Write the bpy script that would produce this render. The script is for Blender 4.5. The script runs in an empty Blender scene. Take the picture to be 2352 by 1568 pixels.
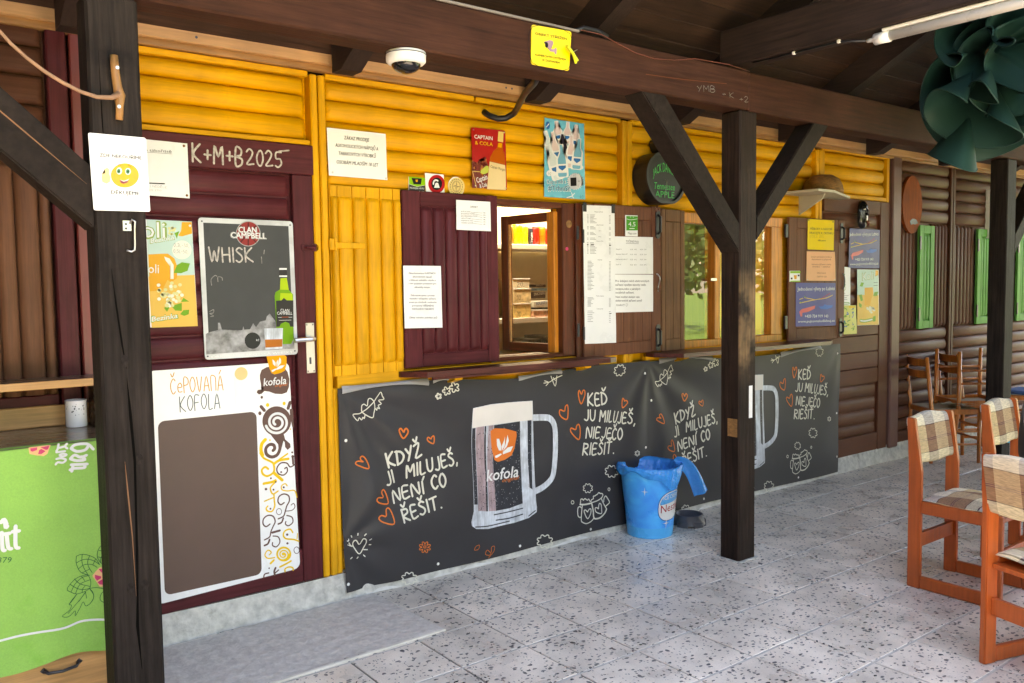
import bpy, bmesh, math, random, unicodedata
from mathutils import Vector, Matrix
R=math.radians; PI=math.pi
random.seed(7)
SC=bpy.context.scene
COL=SC.collection
# ------------------------------------------------------------ camera, sky, sun, exposure
cam=bpy.data.cameras.new('camera'); camo=bpy.data.objects.new('camera',cam); COL.objects.link(camo)
cam.sensor_width=36; cam.lens=36*1956/2352; cam.clip_start=.05; cam.clip_end=400
yaw,pit,rol=.6522,.0652,-.0135
fw=Vector((math.sin(yaw)*math.cos(pit),math.cos(yaw)*math.cos(pit),-math.sin(pit)))
rt0=Vector((math.cos(yaw),-math.sin(yaw),0)); up0=rt0.cross(fw)
rt=math.cos(rol)*rt0+math.sin(rol)*up0; up=math.cos(rol)*up0-math.sin(rol)*rt0
camo.matrix_world=Matrix(((rt.x,up.x,-fw.x,0),(rt.y,up.y,-fw.y,-3.83),(rt.z,up.z,-fw.z,1.55),(0,0,0,1)))
SC.camera=camo
SUN_EL,SUN_AZ=R(66),R(20)      # azimuth measured from +Y clockwise
wd=bpy.data.worlds.new('World'); SC.world=wd; wd.use_nodes=True
nt=wd.node_tree; nt.nodes.clear()
sky=nt.nodes.new('ShaderNodeTexSky'); sky.sky_type='NISHITA'; sky.sun_disc=False; sky.sun_elevation=SUN_EL; sky.sun_rotation=SUN_AZ
bg=nt.nodes.new('ShaderNodeBackground'); bg.inputs[1].default_value=.15
wo=nt.nodes.new('ShaderNodeOutputWorld'); nt.links.new(sky.outputs[0],bg.inputs[0]); nt.links.new(bg.outputs[0],wo.inputs[0])
sl=bpy.data.lights.new('sun','SUN'); sl.energy=4.5; sl.angle=R(.5); sl.color=(1,.95,.87)
so=bpy.data.objects.new('sun',sl); COL.objects.link(so); so.location=(10,-14,16)
sd=Vector((math.sin(SUN_AZ)*math.cos(SUN_EL),math.cos(SUN_AZ)*math.cos(SUN_EL),math.sin(SUN_EL)))
so.rotation_euler=sd.to_track_quat('Z','Y').to_euler()
vs=SC.view_settings; vs.view_transform='Standard'; vs.look='None'; vs.gamma=1; vs.use_curve_mapping=False; vs.exposure=3.4
vs.use_white_balance=True; vs.white_balance_temperature=9000; vs.white_balance_tint=18
SC.cycles.use_adaptive_sampling=True; SC.cycles.adaptive_threshold=.02; SC.cycles.max_bounces=7; SC.cycles.diffuse_bounces=4; SC.cycles.glossy_bounces=3; SC.cycles.transmission_bounces=6; SC.cycles.transparent_max_bounces=8
SC.cycles.sample_clamp_indirect=6; SC.cycles.caustics_reflective=False; SC.cycles.caustics_refractive=False
# ------------------------------------------------------------ materials
def lin(c):
    return tuple(((v/255)/12.92 if v/255<=.04045 else ((v/255+.055)/1.055)**2.4) for v in c)+(1,)
MT={}
def mat(name,col,rough=.6,var=.12,grain=None,bump=0,scale=6,rand=.0,spec=.5,stain=None,stainamt=0,stainscale=3,coat=0,metal=0,grainamt=.35,trans=0,emit=0):
    """col linear rgb; grain=(sx,sy,sz) stretched fibres; stain=second colour in blotches"""
    if name in MT: return MT[name]
    m=bpy.data.materials.new(name); m.use_nodes=True; n=m.node_tree.nodes; L=m.node_tree.links
    b=n['Principled BSDF']; b.inputs['Roughness'].default_value=rough; b.inputs['Specular IOR Level'].default_value=spec; b.inputs['Metallic'].default_value=metal
    if coat: b.inputs['Coat Weight'].default_value=coat; b.inputs['Coat Roughness'].default_value=.18
    if trans: b.inputs['Transmission Weight'].default_value=trans
    if emit: b.inputs['Emission Color'].default_value=(*col[:3],1); b.inputs['Emission Strength'].default_value=emit
    tc=n.new('ShaderNodeTexCoord')
    def noise(sc,vec,det=4,ro=.55):
        t=n.new('ShaderNodeTexNoise'); t.inputs['Scale'].default_value=sc; t.inputs['Detail'].default_value=det; t.inputs['Roughness'].default_value=ro; L.new(vec,t.inputs['Vector']); return t.outputs['Fac']
    def mp(s):
        g=n.new('ShaderNodeMapping'); g.inputs['Scale'].default_value=s; L.new(tc.outputs['Object'],g.inputs['Vector']); return g.outputs[0]
    def ramp(fac,a,bb,lo=0.,hi=1.):
        r=n.new('ShaderNodeMapRange'); r.inputs['From Min'].default_value=a; r.inputs['From Max'].default_value=bb; r.inputs['To Min'].default_value=lo; r.inputs['To Max'].default_value=hi; L.new(fac,r.inputs['Value']); return r.outputs[0]
    def mul(a,bv):
        x=n.new('ShaderNodeMath'); x.operation='MULTIPLY'; L.new(a,x.inputs[0])
        if isinstance(bv,float): x.inputs[1].default_value=bv
        else: L.new(bv,x.inputs[1])
        return x.outputs[0]
    f1=noise(scale,tc.outputs['Object'])
    val=ramp(f1,.3,.7,1-var,1+var)
    hgt=f1
    if grain:
        f2=noise(1,mp(grain),5,.65); val=mul(val,ramp(f2,.3,.7,1-grainamt,1+grainamt*.7)); hgt=f2
    if rand:
        oi=n.new('ShaderNodeObjectInfo'); val=mul(val,ramp(oi.outputs['Random'],0,1,1-rand,1+rand))
    base=n.new('ShaderNodeRGB'); base.outputs[0].default_value=(*col[:3],1); c0=base.outputs[0]
    if stain is not None:
        f3=noise(stainscale,tc.outputs['Object'],6,.65); mx=n.new('ShaderNodeMix'); mx.data_type='RGBA'
        L.new(ramp(f3,.62-stainamt*.35,.78-stainamt*.3),mx.inputs['Factor']); L.new(c0,mx.inputs['A']); mx.inputs['B'].default_value=(*stain[:3],1); c0=mx.outputs['Result']
    vm=n.new('ShaderNodeVectorMath'); vm.operation='SCALE'; L.new(c0,vm.inputs[0]); L.new(val,vm.inputs['Scale'])
    L.new(vm.outputs[0],b.inputs['Base Color'])
    rg=ramp(hgt,.2,.8,max(.03,rough-.1),min(1,rough+.12)); L.new(rg,b.inputs['Roughness'])
    if bump:
        bp=n.new('ShaderNodeBump'); bp.inputs['Strength'].default_value=bump; bp.inputs['Distance'].default_value=.01; L.new(hgt,bp.inputs['Height']); L.new(bp.outputs[0],b.inputs['Normal'])
    MT[name]=m; return m
def worn(m,z0,z1):
    n=m.node_tree.nodes; L=m.node_tree.links; tc=[x for x in n if x.type=='TEX_COORD'][0]; mx=[x for x in n if x.type=='MIX'][0]; old=mx.inputs['Factor'].links[0].from_socket
    sp=n.new('ShaderNodeSeparateXYZ'); L.new(tc.outputs['Object'],sp.inputs[0]); t=n.new('ShaderNodeTexNoise'); t.inputs['Scale'].default_value=7; t.inputs['Detail'].default_value=6; L.new(tc.outputs['Object'],t.inputs['Vector'])
    def M(op,a,b):
        x=n.new('ShaderNodeMath'); x.operation=op; x.use_clamp=op!='MULTIPLY_ADD'
        for i,v in enumerate((a,b)):
            if isinstance(v,float): x.inputs[i].default_value=v
            else: L.new(v,x.inputs[i])
        return x.outputs[0]
    def mr(v,a,b,lo=0.,hi=1.):
        r=n.new('ShaderNodeMapRange'); r.interpolation_type='SMOOTHSTEP'; r.inputs[1].default_value=a; r.inputs[2].default_value=b; r.inputs[3].default_value=lo; r.inputs[4].default_value=hi; L.new(v,r.inputs[0]); return r.outputs[0]
    g=M('MULTIPLY',mr(sp.outputs[2],z0,z0+.25),mr(sp.outputs[2],z1,z1-.3)); w=M('MULTIPLY',g,mr(t.outputs['Fac'],.36,.62)); f=M('MULTIPLY',w,mr(sp.outputs[1],-.885,-.897)); L.new(M('ADD',M('MULTIPLY',old,.35),f),mx.inputs['Factor'])
gX=(3,60,60); gY=(60,3,60); gZ=(60,60,3)
YEL=(.70,.325,.012); MAR=(.086,.0165,.0195); BRN=(.098,.037,.021); BR2=(.115,.038,.019); DRK=(.03,.018,.014); PST=(.022,.0165,.014)
mat('yellow_paint_x',YEL,.52,.18,gX,.3,2.6,rand=.10,grainamt=.2,spec=.22,stain=(.40,.17,.012),stainamt=.02,stainscale=2.6)
mat('yellow_paint_z',YEL,.52,.18,gZ,.3,2.6,rand=.10,grainamt=.2,spec=.22,stain=(.40,.17,.012),stainamt=.02,stainscale=2.6)
mat('maroon_paint_x',MAR,.42,spec=.14,var=.15,grain=gX,bump=.15,scale=5,rand=.12,grainamt=.3)
mat('maroon_paint_z',MAR,.42,spec=.14,var=.15,grain=gZ,bump=.15,scale=5,rand=.12,grainamt=.3)
mat('red_paint_z',(.17,.026,.022),.4,.12,gZ,.1,5,grainamt=.2)
mat('brown_paint_x',BRN,.5,.12,gX,.15,5,spec=.14,rand=.10,grainamt=.25)
mat('brown_paint_z',BRN,.5,.12,gZ,.15,5,spec=.14,rand=.10,grainamt=.25)
mat('tan_paint_x',(.135,.056,.031),.5,.12,gX,.15,5,spec=.14,rand=.08,grainamt=.25)
mat('tan_paint_z',(.165,.072,.038),.45,.12,gZ,.15,5,spec=.14,rand=.08,grainamt=.25)
mat('door_brown_x',BR2,.48,.12,gX,.15,5,spec=.14,rand=.08,grainamt=.2)
mat('door_brown_z',BR2,.48,.12,gZ,.15,5,spec=.14,rand=.08,grainamt=.2)
mat('corner_brown',(.145,.068,.055),.4,.1,gZ,.1,5,grainamt=.2,spec=.14)
mat('shutter_brown',(.15,.055,.028),.5,.12,gZ,.15,5,spec=.14,rand=.06,grainamt=.3,stain=(.34,.13,.03),stainamt=-.05,stainscale=4)
mat('shutter_brown_worn',(.17,.078,.034),.5,.15,gZ,.2,5,spec=.14,rand=.05,grainamt=.4,stain=(.36,.15,.04),stainamt=.05,stainscale=3)
mat('green_paint',(.075,.29,.055),.5,spec=.15,var=.1,grain=gZ,bump=.1,grainamt=.2)
mat('dark_beam_x',(.052,.020,.012),.7,.2,gX,.25,4,spec=.12,grainamt=.45,stain=(.018,.010,.008),stainamt=.0,stainscale=2.2)
mat('dark_beam_y',(.026,.015,.011),.7,.2,gY,.25,4,rand=.1,spec=.2,grainamt=.45)
mat('post_black_z',PST,.6,.25,gZ,.45,4,spec=.08,grainamt=.6,stain=(.008,.006,.006),stainamt=.05,stainscale=3)
mat('post_worn_z',(.026,.016,.012),.6,.25,gZ,.45,4,spec=.1,grainamt=.6,stain=(.20,.12,.06),stainamt=-.08,stainscale=2.2)
worn(MT['post_worn_z'],.95,1.72)
mat('brace_wood',(.022,.0155,.0125),.6,.25,(30,30,30),.3,4,spec=.08,grainamt=.4)
mat('roof_board',(.040,.020,.012),.75,.25,gX,.3,4,rand=.3,spec=.2,grainamt=.5)
mat('fascia_wood',(.50,.265,.105),.5,.15,gX,.15,4,grainamt=.2,stain=(.30,.14,.05),stainamt=-.05,stainscale=1.5)
mat('fascia_shaded',(.33,.16,.05),.5,.15,gX,.15,4,grainamt=.3)  # lower strip: shade under the fascia is part of this colour
mat('pine_x',(.52,.27,.10),.4,.15,gX,.08,4,grainamt=.3)
mat('counter_wood',(.14,.085,.05),.28,.2,gX,.08,4,grainamt=.4,coat=.3)
mat('window_wood',(.10,.022,.009),.35,.2,gZ,.1,4,grainamt=.5,coat=.1,spec=.3)
mat('window_wood_x',(.12,.028,.010),.35,.2,gX,.1,4,grainamt=.5,coat=.1,spec=.3)
mat('window_orange',(.58,.20,.025),.35,.2,gZ,.1,4,grainamt=.4,coat=.1,spec=.3)
mat('sill_maroon',(.085,.017,.012),.35,.2,gX,.12,4,grainamt=.5,coat=.1,stain=(.34,.11,.02),stainamt=.08,stainscale=1.3)
mat('concrete',(.52,.51,.46),.9,.25,None,1.,22,stain=(.24,.235,.20),stainamt=.12,stainscale=7)
mat('concrete_white',(.62,.61,.57),.85,.12,None,.3,20)
mat('grout_light',(.50,.475,.43),.8,.2,None,.3,30)
mat('grout',(.15,.14,.13),.8,.2,None,.3,30)
mat('rubber_mat',(.58,.545,.49),.9,.16,None,.5,45,stain=(.44,.41,.37),stainamt=.05,stainscale=3)
mat('mat_edge',(.66,.62,.54),.85,.15)
mat('banner_vinyl',(.037,.036,.039),.45,spec=.28,var=.10,bump=.06,scale=3,stain=(.055,.053,.056),stainamt=-.05,stainscale=2.5)
mat('banner_back',(.30,.30,.30),.6,.1)
mat('paper',(.80,.80,.78),.55,.03,None,.05,9)
mat('paper_glossy',(.76,.765,.755),.3,.02,None,.0,9,coat=.12,spec=.3)
mat('metal_board',(.80,.81,.80),.22,.02)
mat('steel',(.62,.60,.57),.32,.1,metal=1.)
mat('dark_steel',(.03,.03,.035),.35,.1)
mat('black_plastic',(.012,.012,.013),.38,.1)
mat('black_gloss',(.010,.010,.012),.05,.0)
mat('white_plastic',(.78,.77,.72),.35,.03)
mat('duct_grey',(.20,.17,.15),.6,.1)
mat('offwhite_tube',(.55,.53,.48),.3,.03)
mat('orange_wood',(.46,.095,.022),.38,.14,gZ,.12,5,grainamt=.2,spec=.35,coat=.08,stain=(.30,.05,.015),stainamt=-.1)
mat('chair_brown',(.56,.17,.03),.35,.12,gZ,.08,5,grainamt=.3,coat=.5)
mat('seat_pale',(.50,.46,.34),.7,.1)
mat('blue_fabric',(.05,.13,.33),.8,.1)
mat('cyan_fabric',(.03,.42,.66),.7,.1)
mat('green_canvas',(.007,.046,.034),.6,.2,None,.1,3)
mat('dark_cloth',(.045,.036,.028),.8,.2)
mat('black_cloth',(.010,.010,.012),.8,.2)
mat('skin',(.50,.28,.20),.5,.05)
mat('hair',(.05,.03,.02),.6,.2)
mat('ceramic',(.80,.80,.80),.2,.02)
mat('crack_dark',(.003,.0025,.002),.9,.0,spec=.05)
mat('hole_dark',(.05,.055,.07),.5,.0)
mat('straw',(.27,.13,.04),.7,.2,(40,40,90),.5,8,grainamt=.5)
mat('plaque_wood',(.22,.046,.012),.65,.2,gZ,.15,5,grainamt=.4,spec=.1)
mat('mask_black',(.012,.011,.012),.12,.1)
mat('shelf_board',(.45,.40,.30),.5,.08)
mat('cream_wall',(.66,.60,.44),.6,.06)
mat('yellow_inner',(.62,.34,.02),.55,.08)
mat('inner_dark',(.12,.06,.03),.6,.15,gZ,.1,4,grainamt=.4)
mat('bowl_grey',(.075,.077,.085),.35,.06)
mat('red_wire',(.17,.045,.025),.5,.05); mat('raw_wood',(.20,.08,.025),.6,.15); mat('twig',(.30,.16,.09),.6,.2,None,.2,20); mat('stick_wood',(.34,.16,.05),.5,.2,gZ,.2,10,grainamt=.4)
mat('pin_yellow',(.55,.60,.03),.35,.05)
mat('bounce_paving',(.50,.48,.44),.9,.15,None,.2,3)
mat('grass',(.10,.20,.02),.8,.25,None,.0,2,stain=(.14,.22,.03),stainamt=.1,stainscale=1.5)
mat('leaf',(.075,.16,.018),.6,.2,rand=.2); mat('bark',(.10,.07,.05),.8,.2,None,.4,8)
mat('lamp_glow',(1,.93,.74),.5,.0,emit=24)
mat('bucket_blue',(.0,.26,.78),.3,.05); 
mat('bucket_light',(.015,.42,.85),.3,.04)
def m_bucket():
    m=MT['bucket_blue']; n=m.node_tree.nodes; L=m.node_tree.links; b=n['Principled BSDF']; tc=[x for x in n if x.type=='TEX_COORD'][0]
    t=n.new('ShaderNodeTexNoise'); t.inputs['Scale'].default_value=5; t.inputs['Detail'].default_value=4; t.inputs['Distortion'].default_value=1.2; L.new(tc.outputs['Object'],t.inputs['Vector'])
    r=n.new('ShaderNodeValToRGB'); e=r.color_ramp.elements; e[0].position=.36; e[0].color=(.0,.30,.86,1); e[1].position=.62; e[1].color=(.01,.46,.97,1); x=e.new(.74); x.color=(.12,.62,.99,1); L.new(t.outputs['Fac'],r.inputs['Fac']); L.new(r.outputs[0],b.inputs['Base Color'])
m_bucket()
def m_glass(name,col,rough,alpha):
    m=bpy.data.materials.new(name); m.use_nodes=True; n=m.node_tree.nodes; L=m.node_tree.links; n.clear()
    o=n.new('ShaderNodeOutputMaterial'); t=n.new('ShaderNodeBsdfTransparent'); t.inputs[0].default_value=(*col,1); g=n.new('ShaderNodeBsdfGlossy'); g.inputs['Roughness'].default_value=rough
    lw=n.new('ShaderNodeLayerWeight'); f=n.new('ShaderNodeMath'); f.operation='POWER'; f.inputs[1].default_value=4; L.new(lw.outputs['Facing'],f.inputs[0]); a=n.new('ShaderNodeMath'); a.operation='MULTIPLY_ADD'; a.inputs[1].default_value=.9; a.inputs[2].default_value=alpha; L.new(f.outputs[0],a.inputs[0]); mx=n.new('ShaderNodeMixShader'); L.new(a.outputs[0],mx.inputs[0]); L.new(t.outputs[0],mx.inputs[1]); L.new(g.outputs[0],mx.inputs[2]); L.new(mx.outputs[0],o.inputs[0]); MT[name]=m
m_glass('glass',(.95,.95,.93),.01,.13)
def m_liner():
    m=bpy.data.materials.new('liner_plastic'); m.use_nodes=True; n=m.node_tree.nodes; L=m.node_tree.links; b=n['Principled BSDF']; b.inputs['Base Color'].default_value=(.0,.34,.88,1); b.inputs['Roughness'].default_value=.22
    o=n['Material Output']; t=n.new('ShaderNodeBsdfTransparent'); t.inputs[0].default_value=(.2,.6,1,1); mx=n.new('ShaderNodeMixShader'); mx.inputs[0].default_value=.82; L.new(t.outputs[0],mx.inputs[1]); L.new(b.outputs[0],mx.inputs[2]); L.new(mx.outputs[0],o.inputs[0])
    tc=n.new('ShaderNodeTexCoord'); v=n.new('ShaderNodeTexNoise'); v.inputs['Scale'].default_value=26; v.inputs['Distortion'].default_value=1.5; L.new(tc.outputs['Object'],v.inputs['Vector']); bp=n.new('ShaderNodeBump'); bp.inputs['Strength'].default_value=.6; bp.inputs['Distance'].default_value=.012; L.new(v.outputs['Fac'],bp.inputs['Height']); L.new(bp.outputs[0],b.inputs['Normal']); MT['liner_plastic']=m
m_liner()
def m_terrazzo():
    m=bpy.data.materials.new('terrazzo'); m.use_nodes=True; n=m.node_tree.nodes; L=m.node_tree.links; b=n['Principled BSDF']
    g=n.new('ShaderNodeNewGeometry'); oi=n.new('ShaderNodeObjectInfo')
    def math_(op,a,bv=None):
        x=n.new('ShaderNodeMath'); x.operation=op
        for i,v in enumerate((a,bv)):
            if v is None: continue
            if isinstance(v,(int,float)): x.inputs[i].default_value=v
            else: L.new(v,x.inputs[i])
        return x.outputs[0]
    wn=n.new('ShaderNodeTexNoise'); wn.inputs['Scale'].default_value=38; L.new(g.outputs['Position'],wn.inputs['Vector'])
    ws=n.new('ShaderNodeVectorMath'); ws.operation='MULTIPLY_ADD'; L.new(wn.outputs['Color'],ws.inputs[0]); ws.inputs[1].default_value=(.016,.016,.0); L.new(g.outputs['Position'],ws.inputs[2])
    def chips(scale,th,keep,stretch):
        mp=n.new('ShaderNodeMapping'); mp.inputs['Scale'].default_value=stretch; mp.inputs['Rotation'].default_value=(0,0,.6*scale); L.new(ws.outputs[0],mp.inputs[0])
        v=n.new('ShaderNodeTexVoronoi'); v.voronoi_dimensions='2D'; v.inputs['Scale'].default_value=scale; L.new(mp.outputs[0],v.inputs['Vector'])
        sp=n.new('ShaderNodeSeparateColor'); L.new(v.outputs['Color'],sp.inputs[0])
        near=math_('LESS_THAN',v.outputs['Distance'],math_('ADD',math_('MULTIPLY',sp.outputs[1],th),th*.35)); kp=math_('LESS_THAN',sp.outputs[0],keep)
        return math_('MULTIPLY',near,kp),sp.outputs[2]
    c1,s1=chips(27,.25,.34,(1,1.8,1)); c2,s2=chips(58,.27,.16,(1.7,1,1)); c3,s3=chips(14,.15,.20,(1.5,1,1))
    ch=math_('MAXIMUM',math_('MAXIMUM',c1,c2),c3)
    t=n.new('ShaderNodeTexNoise'); t.inputs['Scale'].default_value=5; t.inputs['Detail'].default_value=6; L.new(g.outputs['Position'],t.inputs['Vector'])
    t2=n.new('ShaderNodeTexNoise'); t2.inputs['Scale'].default_value=160; L.new(g.outputs['Position'],t2.inputs['Vector'])
    mr=n.new('ShaderNodeMapRange'); mr.inputs['From Min'].default_value=.3; mr.inputs['From Max'].default_value=.7; mr.inputs['To Min'].default_value=.76; mr.inputs['To Max'].default_value=1.1; L.new(t.outputs['Fac'],mr.inputs['Value'])
    mr2=n.new('ShaderNodeMapRange'); mr2.inputs['To Min'].default_value=.82; mr2.inputs['To Max'].default_value=1.18; L.new(t2.outputs['Fac'],mr2.inputs['Value'])
    mr3=n.new('ShaderNodeMapRange'); mr3.inputs['To Min'].default_value=.88; mr3.inputs['To Max'].default_value=1.06; L.new(oi.outputs['Random'],mr3.inputs['Value'])
    tw=n.new('ShaderNodeTexNoise'); tw.inputs['Scale'].default_value=1.1; tw.inputs['Detail'].default_value=7; tw.inputs['Roughness'].default_value=.62; L.new(g.outputs['Position'],tw.inputs['Vector']); mr4=n.new('ShaderNodeMapRange'); mr4.inputs['From Min'].default_value=.38; mr4.inputs['From Max'].default_value=.62; mr4.inputs['To Min'].default_value=.80; mr4.inputs['To Max'].default_value=1.04; L.new(tw.outputs['Fac'],mr4.inputs['Value'])
    k=math_('MULTIPLY',math_('MULTIPLY',math_('MULTIPLY',mr.outputs[0],mr2.outputs[0]),mr3.outputs[0]),mr4.outputs[0])
    mx=n.new('ShaderNodeMix'); mx.data_type='RGBA'; L.new(ch,mx.inputs['Factor']); mx.inputs['A'].default_value=(.86,.77,.655,1); cm_=n.new('ShaderNodeMix'); cm_.data_type='RGBA'; L.new(s1,cm_.inputs['Factor']); cm_.inputs['A'].default_value=(.035,.037,.04,1); cm_.inputs['B'].default_value=(.20,.20,.195,1); L.new(cm_.outputs['Result'],mx.inputs['B'])
    vm=n.new('ShaderNodeVectorMath'); vm.operation='SCALE'; L.new(mx.outputs['Result'],vm.inputs[0]); L.new(k,vm.inputs['Scale']); L.new(vm.outputs[0],b.inputs['Base Color'])
    rr=n.new('ShaderNodeMapRange'); rr.inputs['From Min'].default_value=.3; rr.inputs['From Max'].default_value=.7; rr.inputs['To Min'].default_value=.22; rr.inputs['To Max'].default_value=.42; L.new(t.outputs['Fac'],rr.inputs['Value']); L.new(rr.outputs[0],b.inputs['Roughness'])
    bp=n.new('ShaderNodeBump'); bp.inputs['Strength'].default_value=.12; bp.inputs['Distance'].default_value=.004; L.new(t.outputs['Fac'],bp.inputs['Height']); L.new(bp.outputs[0],b.inputs['Normal'])
    MT['terrazzo']=m
m_terrazzo()
def m_plaid(name,ax0,ax1,off=0.):
    m=bpy.data.materials.new(name); m.use_nodes=True; n=m.node_tree.nodes; L=m.node_tree.links; b=n['Principled BSDF']; b.inputs['Roughness'].default_value=.85; b.inputs['Specular IOR Level'].default_value=.2
    tc=n.new('ShaderNodeTexCoord'); sp=n.new('ShaderNodeSeparateXYZ'); L.new(tc.outputs['Object'],sp.inputs[0])
    def band(ax,per,o,cols):
        a=n.new('ShaderNodeMath'); a.operation='MULTIPLY_ADD'; a.inputs[1].default_value=1/per; a.inputs[2].default_value=o; L.new(sp.outputs[ax],a.inputs[0]); f=n.new('ShaderNodeMath'); f.operation='FRACT'; L.new(a.outputs[0],f.inputs[0])
        r=n.new('ShaderNodeValToRGB'); r.color_ramp.interpolation='CONSTANT'; e=r.color_ramp.elements
        while len(e)<len(cols): e.new(.5)
        for i,(p,c) in enumerate(cols): e[i].position=p; e[i].color=(*c,1)
        L.new(f.outputs[0],r.inputs[0]); return r.outputs[0]
    br=(.17,.075,.065); cl=(.84,.66,.36); tn=(.62,.46,.28); cr=(.86,.76,.50); md=(.42,.24,.11); dk=(.04,.03,.03); cg=(.80,.76,.62)
    A=band(ax0,.37,.486+off,[(0,cl),(.28,br),(.54,tn),(.86,br)]); B=band(ax1,.27,.704+off*1.7,[(0,cr),(.2,dk),(.215,md),(.42,br),(.435,md),(.45,br),(.465,md),(.70,dk),(.715,cg),(.97,dk)])
    mx=n.new('ShaderNodeMix'); mx.data_type='RGBA'; mx.inputs['Factor'].default_value=.5; L.new(A,mx.inputs['A']); L.new(B,mx.inputs['B'])
    w=n.new('ShaderNodeTexNoise'); w.inputs['Scale'].default_value=1; w.inputs['Detail'].default_value=3; mp=n.new('ShaderNodeMapping'); s=[260,260,260]; s[ax0]=30; mp.inputs['Scale'].default_value=s; L.new(tc.outputs['Object'],mp.inputs[0]); L.new(mp.outputs[0],w.inputs['Vector'])
    mr=n.new('ShaderNodeMapRange'); mr.inputs['From Min'].default_value=.3; mr.inputs['From Max'].default_value=.7; mr.inputs['To Min'].default_value=.72; mr.inputs['To Max'].default_value=1.2; L.new(w.outputs['Fac'],mr.inputs['Value'])
    vm=n.new('ShaderNodeVectorMath'); vm.operation='SCALE'; L.new(mx.outputs['Result'],vm.inputs[0]); L.new(mr.outputs[0],vm.inputs['Scale']); L.new(vm.outputs[0],b.inputs['Base Color'])
    bp=n.new('ShaderNodeBump'); bp.inputs['Strength'].default_value=.3; bp.inputs['Distance'].default_value=.004; L.new(w.outputs['Fac'],bp.inputs['Height']); L.new(bp.outputs[0],b.inputs['Normal']); MT[name]=m
m_plaid('plaid_back',0,2); m_plaid('plaid_seat',0,1,.3)
PC=dict(cream=(232,230,214),orange=(240,128,60),white=(238,240,238),mugglass=(212,220,228),mugfoam=(236,230,222),mugcola=(44,48,56),mugpink=(182,158,162),brownprint=(112,84,76),tagorange=(250,168,20),yellowprint=(252,206,40),goldprint=(226,164,70),slateprint=(92,108,110),
 castle=(150,150,152),bottlegreen=(110,165,30),bottlelime=(176,205,40),capdark=(54,52,50),rustprint=(150,74,44),amber=(196,112,40),board=(48,50,48),logored=(158,52,50),logodark=(96,30,30),silver=(168,168,164),chalk=(198,190,180),chalkfaint=(150,146,138),rawwood=(104,56,34),
 kolisky=(196,226,214),koliwood=(244,196,96),koliorange=(246,176,52),kolipale=(244,244,226),leafgreen=(112,172,44),flowerwhite=(250,248,222),flowercream=(232,226,160),olive=(150,178,92),ink=(22,20,22),inkgrey=(52,50,52),rumamber=(200,92,16),rumpale=(240,206,120),rumgold=(242,166,30),labelcream=(240,212,158),lettergold=(240,180,40),splash=(120,40,28),lime=(196,206,90),
 botpink=(226,204,200),botclear=(216,226,226),botdark=(40,36,52),botblue=(110,180,206),labelblue=(38,112,176),tealprint=(30,120,150),capgrey=(206,208,212),limeprint=(140,200,30),darkgrey=(66,64,62),blackp=(22,20,20),signred=(192,20,30),compasscream=(236,206,130),inkb=(20,20,20),smileyellow=(250,172,20),eyegreen=(70,140,96),mouthred=(150,70,70),handpale=(250,214,150),lilacgrey=(176,140,156),
 peach=(250,196,140),pinkp=(226,70,120),clothdark=(40,110,66),mapgreen=(60,165,45),boatpink=(232,110,110),boatblue=(50,110,200))
LC=lin
def lin_(c): return tuple(v*.8 for v in LC(c)[:3])
def pmat(c):
    k='print_'+c
    if k not in MT:
        var=.05
        if c=='castle':
            mat(k,lin_(PC[c]),.35,.55,None,0,26)
        elif c in('mugglass','mugpink','mugcola'): mat(k,lin_(PC[c]),.4,.22,(60,60,9),0,14,grainamt=.35)
        elif c in('chalk','chalkfaint'): mat(k,lin_(PC[c]),.9,.4,None,0,60)
        elif c=='splash': mat(k,lin_(PC[c]),.3,.3,None,0,30,stain=lin((230,140,60)),stainamt=.2,stainscale=45)
        elif c=='smileyellow': mat(k,lin_(PC[c]),.2,.1,None,0,14)
        else: mat(k,lin_(PC[c]),.4,var,spec=.18)
    return MT[k]
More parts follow.
